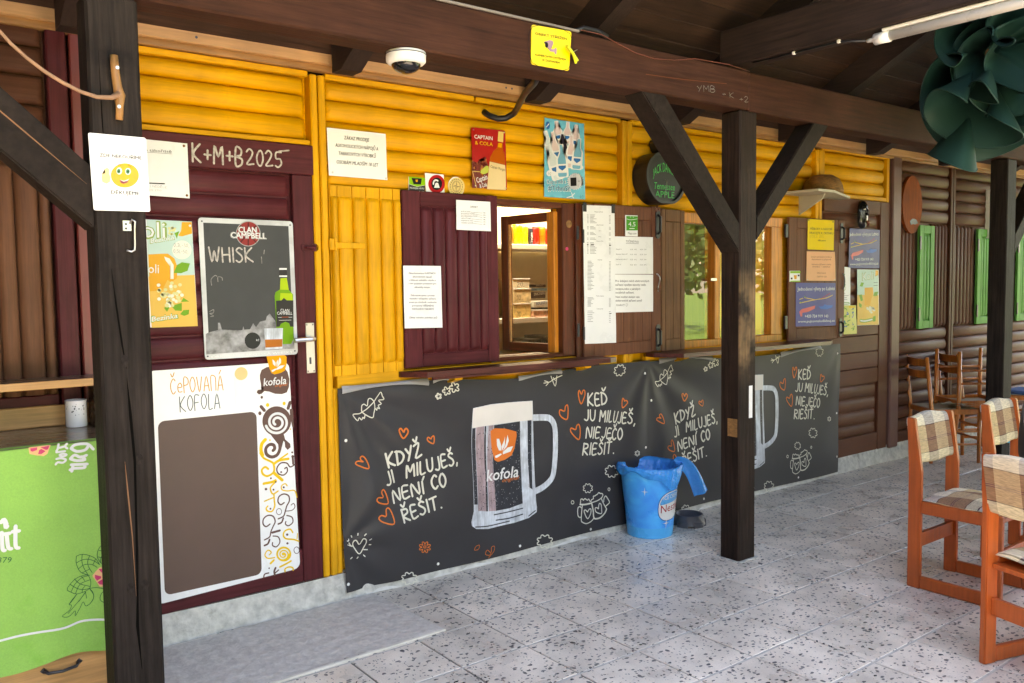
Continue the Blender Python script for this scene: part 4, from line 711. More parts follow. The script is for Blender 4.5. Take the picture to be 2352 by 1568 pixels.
  ('P','juice_picture','flowercream',4,[(11137,15425),(11103,15364),(11033,15350),(10978,15394),(10981,15461),(11038,15503),(11108,15487)]),
  ('P','juice_picture','flowerwhite',5,[(11075,15437),(11042,15376),(10971,15362),(10917,15405),(10919,15473),(10977,15514),(11046,15498)]),
  ('P','juice_picture','flowerwhite',6,[(10808,15259),(10775,15199),(10705,15185),(10651,15228),(10654,15296),(10711,15337),(10780,15321)]),
  ('P','juice_picture','flowerwhite',7,[(10265,15734),(10232,15675),(10164,15660),(10111,15703),(10113,15769),(10170,15810),(10237,15795)]),
  ('P','juice_picture','flowercream',4,[(10303,15539),(10270,15479),(10202,15465),(10149,15507),(10151,15574),(10207,15615),(10275,15599)]),
  ('P','juice_picture','flowercream',5,[(10903,15360),(10870,15300),(10800,15286),(10746,15329),(10748,15396),(10806,15437),(10875,15421)]),
  ('P','juice_picture','flowerwhite',6,[(10771,15678),(10737,15618),(10668,15604),(10614,15646),(10616,15714),(10673,15755),(10742,15739)]),
  ('P','juice_picture','flowercream',7,[(10432,15344),(10399,15284),(10330,15270),(10277,15313),(10279,15380),(10336,15421),(10404,15405)]),
  ('P','juice_picture','flowercream',4,[(10444,15365),(10411,15305),(10342,15291),(10289,15334),(10291,15401),(10348,15442),(10416,15426)]),
  ('P','juice_picture','flowerwhite',5,[(10691,14843),(10658,14783),(10588,14770),(10535,14813),(10537,14880),(10594,14921),(10663,14904)]),
  ('P','juice_picture','flowercream',6,[(10605,15348),(10572,15288),(10503,15274),(10449,15317),(10452,15384),(10508,15425),(10577,15409)]),
  ('P','juice_picture','flowerwhite',7,[(10682,14959),(10649,14899),(10579,14885),(10526,14929),(10528,14996),(10585,15037),(10654,15020)]),
  ('P','juice_picture','flowercream',4,[(10452,15240),(10419,15180),(10350,15166),(10297,15209),(10300,15276),(10356,15317),(10424,15301)]),
  ('P','juice_picture','flowerwhite',5,[(11222,15290),(11189,15229),(11118,15216),(11063,15259),(11066,15327),(11123,15368),(11193,15352)]),
  ('P','juice_picture','flowercream',3,[(10976,18081),(10943,18031),(10882,18030),(10853,18078),(10886,18127),(10947,18129)]),
  ('P','juice_picture','flowercream',4,[(10983,18150),(10950,18100),(10889,18098),(10860,18146),(10892,18196),(10954,18198)]),
  ('P','juice_picture','flowercream',5,[(10903,18205),(10870,18155),(10809,18153),(10780,18201),(10812,18250),(10874,18252)]),
  ('P','juice_picture','flowercream',3,[(10800,18068),(10767,18019),(10706,18017),(10677,18065),(10710,18114),(10771,18116)]),
  ('P','juice_picture','flowercream',4,[(10894,17929),(10862,17880),(10800,17878),(10771,17926),(10804,17975),(10865,17977)]),
  ('P','juice_picture','flowercream',5,[(11006,18166),(10973,18116),(10912,18114),(10883,18162),(10915,18212),(10977,18213)]),
  ('P','juice_picture','flowercream',3,[(10774,17960),(10742,17910),(10680,17909),(10652,17956),(10684,18006),(10745,18007)]),
  ('P','juice_picture','flowercream',4,[(10907,18193),(10874,18144),(10813,18142),(10784,18190),(10817,18239),(10878,18241)]),
  ('P','juice_picture','flowercream',5,[(10915,18179),(10882,18129),(10821,18127),(10792,18175),(10824,18224),(10886,18226)]),
  ('P','juice_picture','flowercream',3,[(10773,18177),(10741,18127),(10680,18125),(10651,18173),(10683,18222),(10744,18224)]),
  ('P','juice_picture','flowercream',4,[(10831,17920),(10798,17871),(10737,17869),(10708,17917),(10740,17966),(10802,17968)]),
  ('P','juice_picture','flowercream',5,[(10906,18085),(10874,18035),(10812,18033),(10784,18081),(10816,18131),(10878,18132)]),
  ('T','lettering','olive',5,'oli',(9549,17725),(10578,17714),774,18,0,0),
  ('T','lettering','white',6,'oli',(9583,17760),(10539,17755),705,2,0,0),
  ('T','lettering','olive',7,'Bezinka',(9907,17485),(10934,17687),249,10,0.2,0),
  ('T','lettering','white',8,'Bezinka',(9928,17509),(10911,17704),208,3,0.2,0),
  ('T','lettering','white',4,'oli',(9787,16261),(10219,16243),399,2,0,0),
  ('P','price_circle','kolipale',4,[(11621,17257),(11603,17151),(11558,17052),(11489,16966),(11402,16900),(11301,16859),(11195,16844),(11090,16857),(10994,16897),(10912,16960),(10851,17044),(10815,17141),(10805,17245),(10823,17350),(10867,17448),(10934,17533),(11020,17599),(11120,17642),(11225,17658),(11331,17647),(11428,17608),(11511,17545),(11573,17461),(11611,17363)]),
  ('T','handwriting','ink',5,'0,3L-30,',(10879,17387),(11510,17373),148,0,0,6),
  ('T','handwriting','ink',5,'0,5L-50,',(10855,17123),(11465,17102),148,0,0,6),
  ('T','lettering','leafgreen',4,'Bezinka',(9820,14154),(10960,14290),279,10,0.2,0),
  ('T','lettering','white',5,'Bezinka',(9838,14181),(10927,14309),223,4,0.2,0),
 ],
 'captain':[
  ('P','bottle_picture','rumamber',2,[(28314,23366),(28648,23362),(28652,23056),(28768,22793),(28792,22214),(28802,21770),(27683,21827),(27759,22508),(27999,22899),(28258,23090)]),
  ('P','bottle_picture','rumpale',3,[(28359,23997),(28711,23998),(28671,23415),(28298,23450)]),
  ('P','bottle_picture','rumgold',3,[(28348,23369),(28605,23365),(28558,23116),(28301,23128)]),
  ('P','bottle_picture','labelcream',3,[(27734,22304),(28792,22180),(28828,21771),(28820,20817),(27529,20798),(27614,21519)]),
  ('T','lettering','white',3,'CAPTAIN',(26739,23464),(27946,23475),206,7,0,0),
  ('T','lettering','lettergold',3,'& COLA',(26773,23145),(27961,23149),206,7,0,0),
  ('T','bottle_picture','ink',4,'Captain Morgan',(27779,21986),(28773,21853),156,2,0.1,0),
  ('P','drink_picture','splash',2,[(26552,22279),(26898,22173),(27026,22349),(27189,22228),(27487,22553),(27544,22255),(27647,22128),(27597,21686),(27517,20821),(26543,20814)]),
  ('P','drink_picture','lime',4,[(27646,22061),(27478,22048),(27139,21789),(27095,21652),(27302,21582),(27597,21686),(27672,21894)]),
  ('S','drink_picture','rumpale',4,33,[(26560,21698),(27054,21699)]),
  ('S','drink_picture','rumpale',4,33,[(26580,21666),(26831,20831)]),
  ('T','lettering','white',5,'Captain',(26877,21085),(27590,21348),302,4,0.1,0),
  ('T','lettering','white',5,'& Cola',(27058,20828),(27541,20957),235,4,0,0),
 ],
 'bluebottles':[
  ('P','bottle_picture','white',2,[(32474,24996),(32763,25053),(32826,24734),(33072,24516),(33206,23875),(33144,23797),(32482,23678),(32401,23730),(32341,24378),(32508,24673)]),
  ('P','bottle_picture','botpink',3,[(32544,24978),(32703,25009),(32760,24706),(32962,24492),(33084,23881),(33036,23809),(32579,23727),(32513,23778),(32450,24395),(32578,24671)]),
  ('P','bottle_picture','white',4,[(32461,24209),(33007,24310),(33059,23966),(32512,23866)]),
  ('P','bottle_picture','labelblue',5,[(32504,24154),(32982,24243),(32995,24156),(32772,24002),(32517,24068)]),
  ('P','bottle_picture','white',6,[(33376,25058),(33648,25076),(33636,24752),(33810,24504),(33792,23854),(33720,23786),(33101,23754),(33040,23815),(33124,24463),(33337,24733)]),
  ('P','bottle_picture','botpink',7,[(33435,25031),(33584,25041),(33570,24733),(33706,24495),(33684,23876),(33626,23812),(33199,23789),(33151,23848),(33226,24466),(33400,24722)]),
  ('P','bottle_picture','white',8,[(33196,24280),(33708,24310),(33680,23963),(33168,23935)]),
  ('P','bottle_picture','labelblue',9,[(33222,24220),(33671,24246),(33664,24159),(33430,24035),(33216,24134)]),
  ('P','bottle_picture','white',10,[(34026,24951),(34326,24960),(34288,24593),(34460,24304),(34390,23568),(34305,23494),(33624,23487),(33561,23559),(33704,24288),(33958,24585)]),
  ('P','bottle_picture','botpink',11,[(34088,24918),(34253,24923),(34214,24574),(34345,24298),(34273,23599),(34203,23528),(33734,23523),(33685,23591),(33816,24287),(34026,24569)]),
  ('P','bottle_picture','white',12,[(33768,24078),(34332,24088),(34275,23696),(33711,23689)]),
  ('P','bottle_picture','labelblue',13,[(33793,24009),(34287,24018),(34272,23920),(34006,23790),(33778,23912)]),
  ('P','bottle_picture','white',14,[(31627,24324),(31902,24411),(32066,24018),(32386,23760),(32727,22965),(32688,22864),(32052,22676),(31954,22737),(31687,23546),(31763,23924)]),
  ('P','bottle_picture','botclear',15,[(31703,24306),(31854,24354),(32008,23979),(32282,23724),(32600,22966),(32574,22873),(32136,22743),(32053,22804),(31793,23574),(31835,23925)]),
  ('P','bottle_picture','white',16,[(31862,23341),(32385,23500),(32548,23070),(32023,22914)]),
  ('P','bottle_picture','labelblue',17,[(31924,23275),(32381,23413),(32422,23306),(32244,23099),(31964,23168)]),
  ('P','bottle_picture','white',18,[(32172,24347),(32459,24407),(32560,23955),(32835,23631),(33048,22718),(32994,22613),(32335,22488),(32248,22567),(32110,23485),(32245,23890)]),
  ('P','bottle_picture','botpink',19,[(32245,24317),(32402,24351),(32496,23920),(32727,23605),(32923,22736),(32883,22637),(32429,22551),(32356,22628),(32219,23503),(32316,23883)]),
  ('P','bottle_picture','white',20,[(32252,23239),(32794,23346),(32888,22856),(32344,22752)]),
  ('P','bottle_picture','labelblue',21,[(32302,23159),(32777,23252),(32800,23130),(32592,22926),(32325,23037)]),
  ('P','bottle_picture','white',22,[(32884,24317),(33189,24374),(33277,23895),(33554,23547),(33740,22581),(33679,22471),(32979,22357),(32890,22441),(32783,23411),(32941,23834)]),
  ('P','bottle_picture','botdark',23,[(32960,24284),(33127,24315),(33208,23859),(33439,23522),(33609,22602),(33563,22499),(33080,22421),(33006,22503),(32899,23427),(33017,23824)]),
  ('P','bottle_picture','white',24,[(32922,23149),(33499,23248),(33577,22730),(32999,22634)]),
  ('P','bottle_picture','labelblue',25,[(32971,23063),(33476,23150),(33496,23020),(33268,22811),(32991,22934)]),
  ('P','bottle_picture','white',26,[(33617,24320),(33916,24342),(33906,23854),(34099,23476),(34086,22497),(34006,22395),(33326,22361),(33258,22455),(33345,23429),(33577,23832)]),
  ('P','bottle_picture','botpink',27,[(33682,24278),(33846,24290),(33834,23826),(33985,23465),(33966,22533),(33903,22436),(33433,22413),(33380,22502),(33457,23431),(33646,23813)]),
  ('P','bottle_picture','white',28,[(33425,23152),(33989,23186),(33961,22663),(33398,22633)]),
  ('P','bottle_picture','labelblue',29,[(33455,23062),(33948,23090),(33942,22960),(33686,22778),(33448,22932)]),
  ('P','bottle_picture','white',30,[(34203,24177),(34530,24183),(34478,23718),(34658,23348),(34563,22416),(34468,22323),(33727,22326),(33661,22418),(33835,23341),(34119,23714)]),
  ('P','bottle_picture','botblue',31,[(34270,24134),(34450,24138),(34398,23695),(34533,23343),(34436,22456),(34359,22368),(33848,22369),(33797,22457),(33957,23338),(34193,23692)]),
  ('P','bottle_picture','white',32,[(33899,23073),(34514,23077),(34441,22580),(33827,22580)]),
  ('P','bottle_picture','labelblue',33,[(33924,22986),(34462,22988),(34444,22864),(34151,22704),(33907,22862)]),
  ('P','bottle_picture','white',34,[(31792,23547),(32135,23658),(32351,23179),(32759,22867),(33208,21896),(33161,21771),(32362,21534),(32237,21607),(31884,22595),(31971,23059)]),
  ('P','bottle_picture','botclear',35,[(31888,23526),(32076,23587),(32279,23130),(32629,22821),(33048,21896),(33017,21781),(32466,21618),(32360,21691),(32016,22631),(32062,23062)]),
  ('P','bottle_picture','white',36,[(32108,22347),(32764,22548),(32980,22024),(32320,21826)]),
  ('P','bottle_picture','labelblue',37,[(32187,22267),(32761,22442),(32815,22311),(32595,22055),(32240,22137)]),
  ('P','bottle_picture','white',38,[(32758,23690),(33101,23733),(33144,23255),(33410,22899),(33506,21937),(33426,21831),(32644,21751),(32555,21838),(32546,22799),(32767,23210)]),
  ('P','bottle_picture','botblue',39,[(32837,23654),(33026,23678),(33064,23223),(33280,22879),(33364,21964),(33301,21865),(32762,21809),(32690,21893),(32674,22809),(32849,23197)]),
  ('P','bottle_picture','white',40,[(32669,22534),(33315,22606),(33344,22091),(32696,22023)]),
  ('P','bottle_picture','labelblue',41,[(32714,22447),(33280,22510),(33287,22381),(33012,22185),(32721,22319)]),
  ('T','lettering','white',46,'Kup si mě a',(31847,21340),(33279,21464),257,18,0,0),
  ('T','lettering','tealprint',47,'Kup si mě a',(31870,21356),(33245,21476),229,6,0,0),
  ('T','lettering','white',46,'#TrhniSi!',(31902,20950),(33649,21019),336,20,0,0),
  ('T','lettering','tealprint',47,'#TrhniSi!',(31921,20973),(33615,21039),308,8,0,0),
  ('P','cap_picture','white',44,[(34327,21646),(34519,21642),(34657,21625),(34705,21602),(34650,21583),(34506,21576),(34316,21585),(34494,21544),(34619,21501),(34657,21469),(34597,21461),(34460,21482),(34284,21527),(34438,21452),(34540,21385),(34564,21346),(34505,21350),(34383,21397),(34234,21476),(34352,21372),(34425,21286),(34433,21243),(34379,21258),(34281,21328),(34168,21436),(34243,21310),(34282,21211),(34275,21167),(34229,21192),(34162,21280),(34093,21408),(34119,21269),(34121,21164),(34099,21122),(34065,21156),(34032,21256),(34012,21395),(33989,21253),(33953,21149),(33919,21112),(33898,21151),(33902,21256),(33932,21398),(33860,21262),(33791,21167),(33745,21137),(33740,21180),(33780,21282),(33857,21417),(33742,21296),(33644,21215),(33591,21195),(33601,21238),(33674,21332),(33793,21449),(33644,21353),(33523,21292),(33466,21281),(33490,21322),(33591,21401),(33745,21494),(33570,21427),(33436,21390),(33378,21391),(33415,21427),(33538,21485),(33714,21548),(33527,21515),(33387,21505),(33334,21517),(33381,21545),(33516,21579),(33705,21607),(33517,21611),(33382,21627),(33335,21650),(33389,21669),(33529,21676),(33716,21667),(33540,21707),(33419,21750),(33383,21781),(33440,21789),(33574,21769),(33747,21724),(33596,21798),(33496,21864),(33473,21902),(33530,21899),(33650,21853),(33797,21775),(33681,21878),(33609,21962),(33601,22005),(33653,21991),(33750,21922),(33862,21816),(33788,21941),(33750,22038),(33756,22082),(33801,22058),(33868,21971),(33937,21844),(33911,21982),(33909,22086),(33930,22128),(33964,22095),(33997,21996),(34017,21857),(34041,21999),(34076,22103),(34111,22141),(34131,22102),(34128,21996),(34098,21854),(34170,21991),(34239,22087),(34286,22118),(34291,22075),(34251,21971),(34173,21836),(34289,21958),(34388,22040),(34442,22062),(34433,22018),(34358,21923),(34237,21804),(34389,21902),(34512,21964),(34571,21975),(34546,21934),(34442,21854),(34286,21759),(34464,21827),(34602,21865),(34661,21864),(34623,21828),(34497,21769),(34317,21705),(34508,21738),(34651,21749),(34707,21737),(34658,21708),(34519,21674)]),
  ('P','cap_picture','capgrey',45,[(34537,21659),(34517,21534),(34462,21415),(34375,21311),(34263,21228),(34133,21173),(33994,21149),(33857,21157),(33729,21197),(33620,21266),(33538,21359),(33486,21470),(33470,21592),(33489,21715),(33543,21833),(33628,21937),(33739,22019),(33867,22076),(34005,22101),(34143,22095),(34272,22056),(34383,21987),(34467,21894),(34520,21782)]),
  ('P','cap_picture','ink',46,[(33624,21820),(34092,21869),(34111,21375),(33643,21329)]),
  ('T','handwriting','ink',46,'40,',(33845,21889),(34117,21896),132,0,0,7),
  ('S','cap_picture','ink',46,26,[(34238,21659),(34362,21666)]),
  ('S','cap_picture','ink',46,26,[(34226,21456),(34224,21327)]),
  ('S','cap_picture','white',44,51,[(33687,20948),(33758,20769),(33341,20638)]),
  ('S','cap_picture','white',44,51,[(33957,20927),(33783,20771),(33880,20629)]),
  ('T','handwriting','ink',46,'40,',(34351,20653),(34701,20642),177,0,0,7),
  ('P','price_circle','white',44,[(32194,21977),(32173,21901),(32118,21838),(32038,21799),(31950,21793),(31871,21821),(31818,21877),(31799,21950),(31820,22025),(31875,22089),(31955,22127),(32042,22134),(32121,22106),(32175,22050)]),
  ('T','handwriting','ink',46,'40',(31915,21869),(32136,21873),161,0,0,7),
  ('P','logo','labelblue',3,[(32142,24717),(32124,24617),(32076,24533),(32008,24482),(31933,24475),(31866,24512),(31820,24586),(31805,24683),(31823,24783),(31871,24866),(31939,24917),(32014,24925),(32081,24888),(32127,24814)]),
  ('S','logo','white',4,50,[(31845,24581),(32059,24797)]),
  ('P','price_circle','white',3,[(34701,22499),(34675,22428),(34610,22380),(34529,22375),(34465,22413),(34441,22480),(34466,22551),(34532,22599),(34612,22605),(34677,22567)]),
 ],
 'stickergreen':[
  ('P','print','limeprint',1,[(22695,21173),(23680,21162),(23665,20799),(23183,20692),(22702,20801)]),
  ('P','print','darkgrey',1,[(22692,20788),(23183,20680),(23665,20785),(23637,20470),(22688,20465)]),
  ('P','print','blackp',2,[(22850,21111),(23468,21117),(23410,20809),(22963,20799)]),
  ('P','print','tagorange',3,[(23090,21040),(23232,21050),(23209,20927),(23107,20921)]),
  ('T','print','white',2,'PRODEJNÍ MÍSTO',(22740,20562),(23598,20568),83,4,0,0),
 ],
 'stickerphone':[
  ('P','print','signred',1,[(24882,20926),(24870,20831),(24838,20739),(24788,20652),(24722,20576),(24642,20511),(24551,20462),(24453,20429),(24352,20415),(24251,20418),(24156,20440),(24068,20479),(23992,20534),(23930,20603),(23885,20683),(23858,20770),(23850,20862),(23862,20956),(23893,21047),(23942,21132),(24007,21208),(24086,21273),(24176,21323),(24273,21356),(24374,21372),(24474,21370),(24571,21349),(24659,21311),(24737,21256),(24800,21188),(24847,21107),(24874,21019)]),
  ('P','print','blackp',2,[(24711,20924),(24700,20851),(24674,20780),(24632,20715),(24578,20661),(24513,20618),(24441,20590),(24366,20577),(24292,20581),(24221,20601),(24159,20636),(24107,20685),(24069,20744),(24046,20811),(24039,20883),(24049,20955),(24075,21025),(24116,21089),(24170,21144),(24235,21187),(24306,21216),(24381,21229),(24455,21226),(24526,21206),(24589,21171),(24641,21123),(24680,21064),(24704,20996)]),
  ('P','print','white',3,[(24257,20835),(24301,20951),(24448,20961),(24498,20849),(24547,20702),(24201,20691)]),
  ('S','print','white',3,91,[(24164,20873),(24188,21006),(24304,21092),(24440,21066)]),
 ],
 'stickercompass':[
  ('P','print','compasscream',1,[(26142,20862),(26130,20767),(26098,20674),(26048,20587),(25981,20509),(25900,20445),(25809,20395),(25710,20362),(25608,20347),(25507,20351),(25410,20374),(25321,20413),(25244,20469),(25182,20538),(25136,20619),(25109,20707),(25101,20800),(25113,20895),(25144,20987),(25194,21073),(25259,21149),(25339,21214),(25429,21265),(25527,21298),(25628,21314),(25730,21312),(25827,21291),(25917,21252),(25995,21196),(26059,21127),(26106,21046),(26134,20957)]),
  ('S','print','brownprint',2,16,[(25880,20861),(25871,20795),(25850,20731),(25816,20673),(25772,20623),(25720,20585),(25662,20560),(25601,20549),(25541,20553),(25484,20572),(25434,20604),(25392,20648),(25361,20702),(25343,20764),(25337,20829),(25346,20895),(25367,20958),(25400,21016),(25444,21065),(25496,21103),(25553,21129),(25614,21140),(25674,21136),(25731,21118),(25782,21086),(25824,21042),(25855,20988),(25874,20926),(25880,20861)]),
  ('S','print','brownprint',2,16,[(25836,20858),(25829,20802),(25811,20748),(25783,20699),(25746,20657),(25702,20624),(25653,20603),(25602,20594),(25552,20597),(25504,20613),(25462,20641),(25427,20678),(25401,20724),(25385,20776),(25381,20831),(25387,20887),(25405,20941),(25433,20990),(25470,21032),(25514,21064),(25562,21086),(25613,21095),(25663,21092),(25711,21077),(25754,21049),(25789,21012),(25816,20966),(25831,20914),(25836,20858)]),
  ('P','print','brownprint',3,[(25608,20845),(25660,20903),(25614,21140)]),
  ('P','print','brownprint',3,[(25608,20845),(25658,20793),(25885,20861)]),
  ('P','print','brownprint',3,[(25608,20845),(25555,20787),(25601,20549)]),
  ('P','print','brownprint',3,[(25608,20845),(25557,20897),(25332,20828)]),
  ('S','print','brownprint',2,36,[(26000,20868),(25994,20808)]),
  ('S','print','brownprint',2,36,[(25976,20744),(25950,20688)]),
  ('S','print','brownprint',2,36,[(25912,20632),(25869,20585)]),
  ('S','print','brownprint',2,36,[(25816,20542),(25760,20510)]),
  ('S','print','brownprint',2,36,[(25697,20486),(25635,20472)]),
  ('S','print','brownprint',2,36,[(25569,20468),(25507,20474)]),
  ('S','print','brownprint',2,36,[(25445,20491),(25391,20516)]),
  ('S','print','brownprint',2,36,[(25340,20552),(25298,20594)]),
  ('S','print','brownprint',2,36,[(25263,20644),(25239,20698)]),
  ('S','print','brownprint',2,36,[(25224,20758),(25219,20817)]),
  ('S','print','brownprint',2,36,[(25225,20881),(25241,20940)]),
  ('S','print','brownprint',2,36,[(25268,21000),(25303,21052)]),
  ('S','print','brownprint',2,36,[(25348,21102),(25397,21143)]),
  ('S','print','brownprint',2,36,[(25455,21177),(25514,21201)]),
  ('S','print','brownprint',2,36,[(25580,21217),(25642,21221)]),
  ('S','print','brownprint',2,36,[(25707,21216),(25766,21201)]),
  ('S','print','brownprint',2,36,[(25825,21175),(25874,21142)]),
  ('S','print','brownprint',2,36,[(25919,21098),(25953,21050)]),
  ('S','print','brownprint',2,36,[(25980,20994),(25995,20937)]),
 ],
 'ban18':[
  ('T','lettering','ink',1,'ZÁKAZ PRODEJE',(19062,22714),(20410,22710),176,5,0.15,0),
  ('T','lettering','ink',1,'ALKOHOLICKÝCH NÁPOJŮ A',(18588,22322),(20904,22322),175,5,0.15,0),
  ('T','lettering','ink',1,'TABÁKOVÝCH VÝROBKŮ',(18761,21946),(20771,21951),175,5,0.15,0),
  ('T','lettering','ink',1,'OSOBÁM MLADŠÍM 18 LET',(18641,21524),(20899,21528),175,5,0.15,0),
 ],
 'smiley':[
  ('T','lettering','inkgrey',1,'ZDE NEKOUŘÍME',(6194,19718),(7436,19719),109,7,0,0),
  ('T','lettering','inkgrey',1,'DĚKUJEME',(6481,18577),(7312,18578),114,7,0,0),
  ('P','face_picture','smileyellow',1,[(7325,19151),(7305,19084),(7272,19020),(7229,18961),(7176,18909),(7115,18865),(7048,18831),(6976,18808),(6903,18796),(6830,18796),(6760,18808),(6695,18831),(6636,18864),(6586,18907),(6545,18958),(6516,19015),(6498,19078),(6493,19143),(6500,19210),(6519,19276),(6551,19339),(6593,19397),(6644,19449),(6704,19492),(6770,19527),(6841,19551),(6914,19564),(6986,19565),(7057,19555),(7124,19533),(7184,19500),(7235,19458),(7277,19407),(7308,19349),(7326,19285),(7332,19218)]),
  ('P','face_picture','white',2,[(6829,19315),(6822,19278),(6806,19245),(6783,19219),(6755,19205),(6726,19203),(6700,19214),(6679,19236),(6666,19267),(6662,19303),(6669,19340),(6684,19373),(6707,19399),(6735,19413),(6764,19415),(6791,19405),(6812,19382),(6825,19351)]),
  ('P','face_picture','eyegreen',3,[(6788,19307),(6783,19277),(6769,19251),(6750,19233),(6728,19225),(6706,19230),(6688,19245),(6677,19269),(6674,19299),(6680,19328),(6693,19354),(6712,19372),(6734,19380),(6756,19376),(6774,19360),(6785,19336)]),
  ('P','face_picture','white',2,[(7091,19319),(7084,19281),(7068,19248),(7045,19223),(7017,19208),(6987,19206),(6960,19217),(6939,19239),(6926,19271),(6922,19307),(6929,19344),(6945,19377),(6968,19403),(6996,19417),(7025,19420),(7052,19409),(7074,19386),(7087,19355)]),
  ('P','face_picture','eyegreen',3,[(7059,19316),(7053,19286),(7040,19260),(7020,19242),(6998,19235),(6976,19239),(6958,19255),(6946,19279),(6943,19308),(6949,19338),(6962,19364),(6982,19383),(7004,19390),(7026,19386),(7044,19370),(7056,19346)]),
  ('P','face_picture','blackp',4,[(6759,19299),(6753,19277),(6740,19263),(6725,19262),(6714,19274),(6710,19296),(6716,19318),(6728,19332),(6743,19333),(6755,19320)]),
  ('P','face_picture','blackp',4,[(7031,19311),(7025,19289),(7012,19274),(6997,19273),(6985,19286),(6982,19307),(6987,19329),(7000,19344),(7015,19345),(7027,19332)]),
  ('P','face_picture','mouthred',2,[(6746,19037),(6875,18999),(7039,19084),(6978,18960),(6854,18906),(6769,18947)]),
  ('P','face_picture','white',3,[(6746,19037),(6875,19005),(7039,19084),(6989,19025),(6866,18980)]),
  ('S','face_picture','rustprint',2,18,[(6713,19485),(6748,19511),(6799,19491)]),
  ('S','face_picture','rustprint',2,19,[(7009,19516),(7052,19501),(7094,19458)]),
  ('P','hand_picture','handpale',1,[(6239,19186),(6333,19211),(6322,19338),(6392,19388),(6458,19347),(6444,19219),(6478,19093),(6459,18946),(6354,18884),(6237,18932),(6217,19058)]),
 ],
 'taborpaper':[
  ('T','lettering','ink',1,'vodácké tábořiště',(9118,21342),(10907,21374),111,2,0,0),
  ('S','lettering','ink',1,12,[(9890,21322),(10905,21330)]),
  ('S','lettering','blackp',1,49,[(9956,20033),(10562,20045)]),
  ('T','handwriting','ink',1,'I NEDĚLE',(9973,19855),(10646,19860),88,0,0,6),
  ('T','handwriting','ink',1,'DO 2100',(9932,19710),(10418,19723),69,0,0,6),
 ],
 'camerasign':[
  ('S','border_line','blackp',1,24,[(23689,26668),(25826,26724),(25703,25159),(23666,25140),(23689,26668)]),
  ('T','lettering','ink',1,'OBJEKT STŘEŽEN',(23831,26357),(25656,26416),110,8,0,0),
  ('T','lettering','ink',1,'KAMEROVÝM SYSTÉMEM',(23837,25456),(25589,25497),108,6,0,0),
  ('T','lettering','ink',1,'SE ZÁZNAMEM',(24206,25301),(25209,25311),96,6,0,0),
  ('P','camera_picture','lilacgrey',1,[(24321,26130),(24643,26257),(24824,26249),(24863,26164),(24801,26018),(24720,25982),(24728,25885),(24941,25918),(24942,25979),(25044,25965),(25053,25890),(25020,25687),(24928,25719),(24909,25784),(24676,25771),(24617,25823),(24618,25914),(24517,25890),(24379,26027)]),
  ('P','camera_picture','blackp',2,[(24561,26025),(24555,25985),(24539,25948),(24514,25919),(24483,25900),(24451,25895),(24422,25904),(24397,25926),(24382,25958),(24377,25996),(24383,26036),(24400,26073),(24424,26103),(24455,26121),(24487,26126),(24517,26118),(24541,26096),(24556,26064)]),
  ('P','camera_picture','darkgrey',2,[(24311,26129),(24401,26151),(24561,26131),(24440,26112),(24360,26039)]),
 ],
 'greencloth':[
  ('P','blossom_print','peach',1,[(4360,10141),(4395,10163),(5045,10172),(4982,10049),(4928,9873),(4810,9805),(4607,9850),(4384,9931)]),
  ('P','blossom_print','pinkp',2,[(4415,10121),(4631,10133),(4615,10044),(4478,9997),(4423,10030)]),
  ('P','blossom_print','pinkp',2,[(4721,10121),(4998,10152),(4958,10026),(4888,10009)]),
  ('P','blossom_print','pinkp',2,[(4683,10035),(4753,10065),(4875,9971),(4745,9884),(4643,9897)]),
  ('S','lettering','white',2,73,[(5288,10168),(5258,10014),(5208,9928)]),
  ('S','lettering','white',2,74,[(5557,10148),(5495,10063),(5562,9975)]),
  ('S','lettering','white',2,73,[(5306,10034),(5495,10063)]),
  ('S','lettering','white',2,73,[(5206,9889),(5487,9892)]),
  ('S','lettering','white',2,73,[(5295,9772),(5413,9809),(5529,9754),(5409,9717),(5295,9772)]),
  ('S','lettering','white',2,73,[(5196,9653),(5337,9661),(5498,9586),(5400,9494),(5237,9529),(5165,9460)]),
  ('S','lettering','white',2,100,[(5679,9960),(5827,10074),(6210,10053),(6396,9841)]),
  ('S','lettering','white',2,100,[(5679,9960),(5864,9830),(6129,9849),(6231,9970)]),
  ('S','lettering','white',2,100,[(5640,9593),(5787,9707),(5974,9602),(6170,9656)]),
  ('S','lettering','white',2,100,[(5640,9593),(5850,9498),(6115,9502),(5999,9625)]),
  ('S','lettering','white',2,100,[(5655,9379),(5988,9346),(6180,9332)]),
  ('S','lettering','white',2,100,[(5611,9199),(5743,9233),(6078,9212),(6083,9319)]),
  ('S','lettering','white',2,101,[(5668,9137),(5725,9369)]),
  ('S','lettering','white',2,122,[(3424,7708),(3523,7803),(3587,7622)]),
  ('S','lettering','white',2,123,[(3545,7743),(3558,7515),(3608,7562)]),
  ('S','lettering','white',2,123,[(3432,7370),(3431,6808),(3499,6738)]),
  ('S','lettering','white',2,123,[(3572,7287),(3599,6831),(3693,6755)]),
  ('S','lettering','white',2,124,[(3848,7518),(3818,6844),(3910,6740)]),
  ('S','lettering','white',2,123,[(3743,7340),(3951,7329)]),
  ('S','lettering','white',2,122,[(3381,7296),(3669,7297)]),
  ('T','lettering','clothdark',2,'379',(3266,6347),(3661,6280),201,0,0,0),
  ('S','stripe_print','white',2,78,[(3025,3651),(3215,3650),(3799,3694),(4444,3680),(5207,3599),(5734,3659),(6268,3607),(6701,3509)]),
  ('S','plant_print','clothdark',0,22,[(5693,6061),(5878,6091),(6113,5998),(6304,5849),(6422,5616)]),
  ('S','plant_print','clothdark',0,22,[(5693,6061),(5673,5836),(5737,5580),(5849,5410),(6083,5273)]),
  ('S','plant_print','clothdark',0,22,[(5882,6082),(5863,5844),(5911,5591),(6040,5295)]),
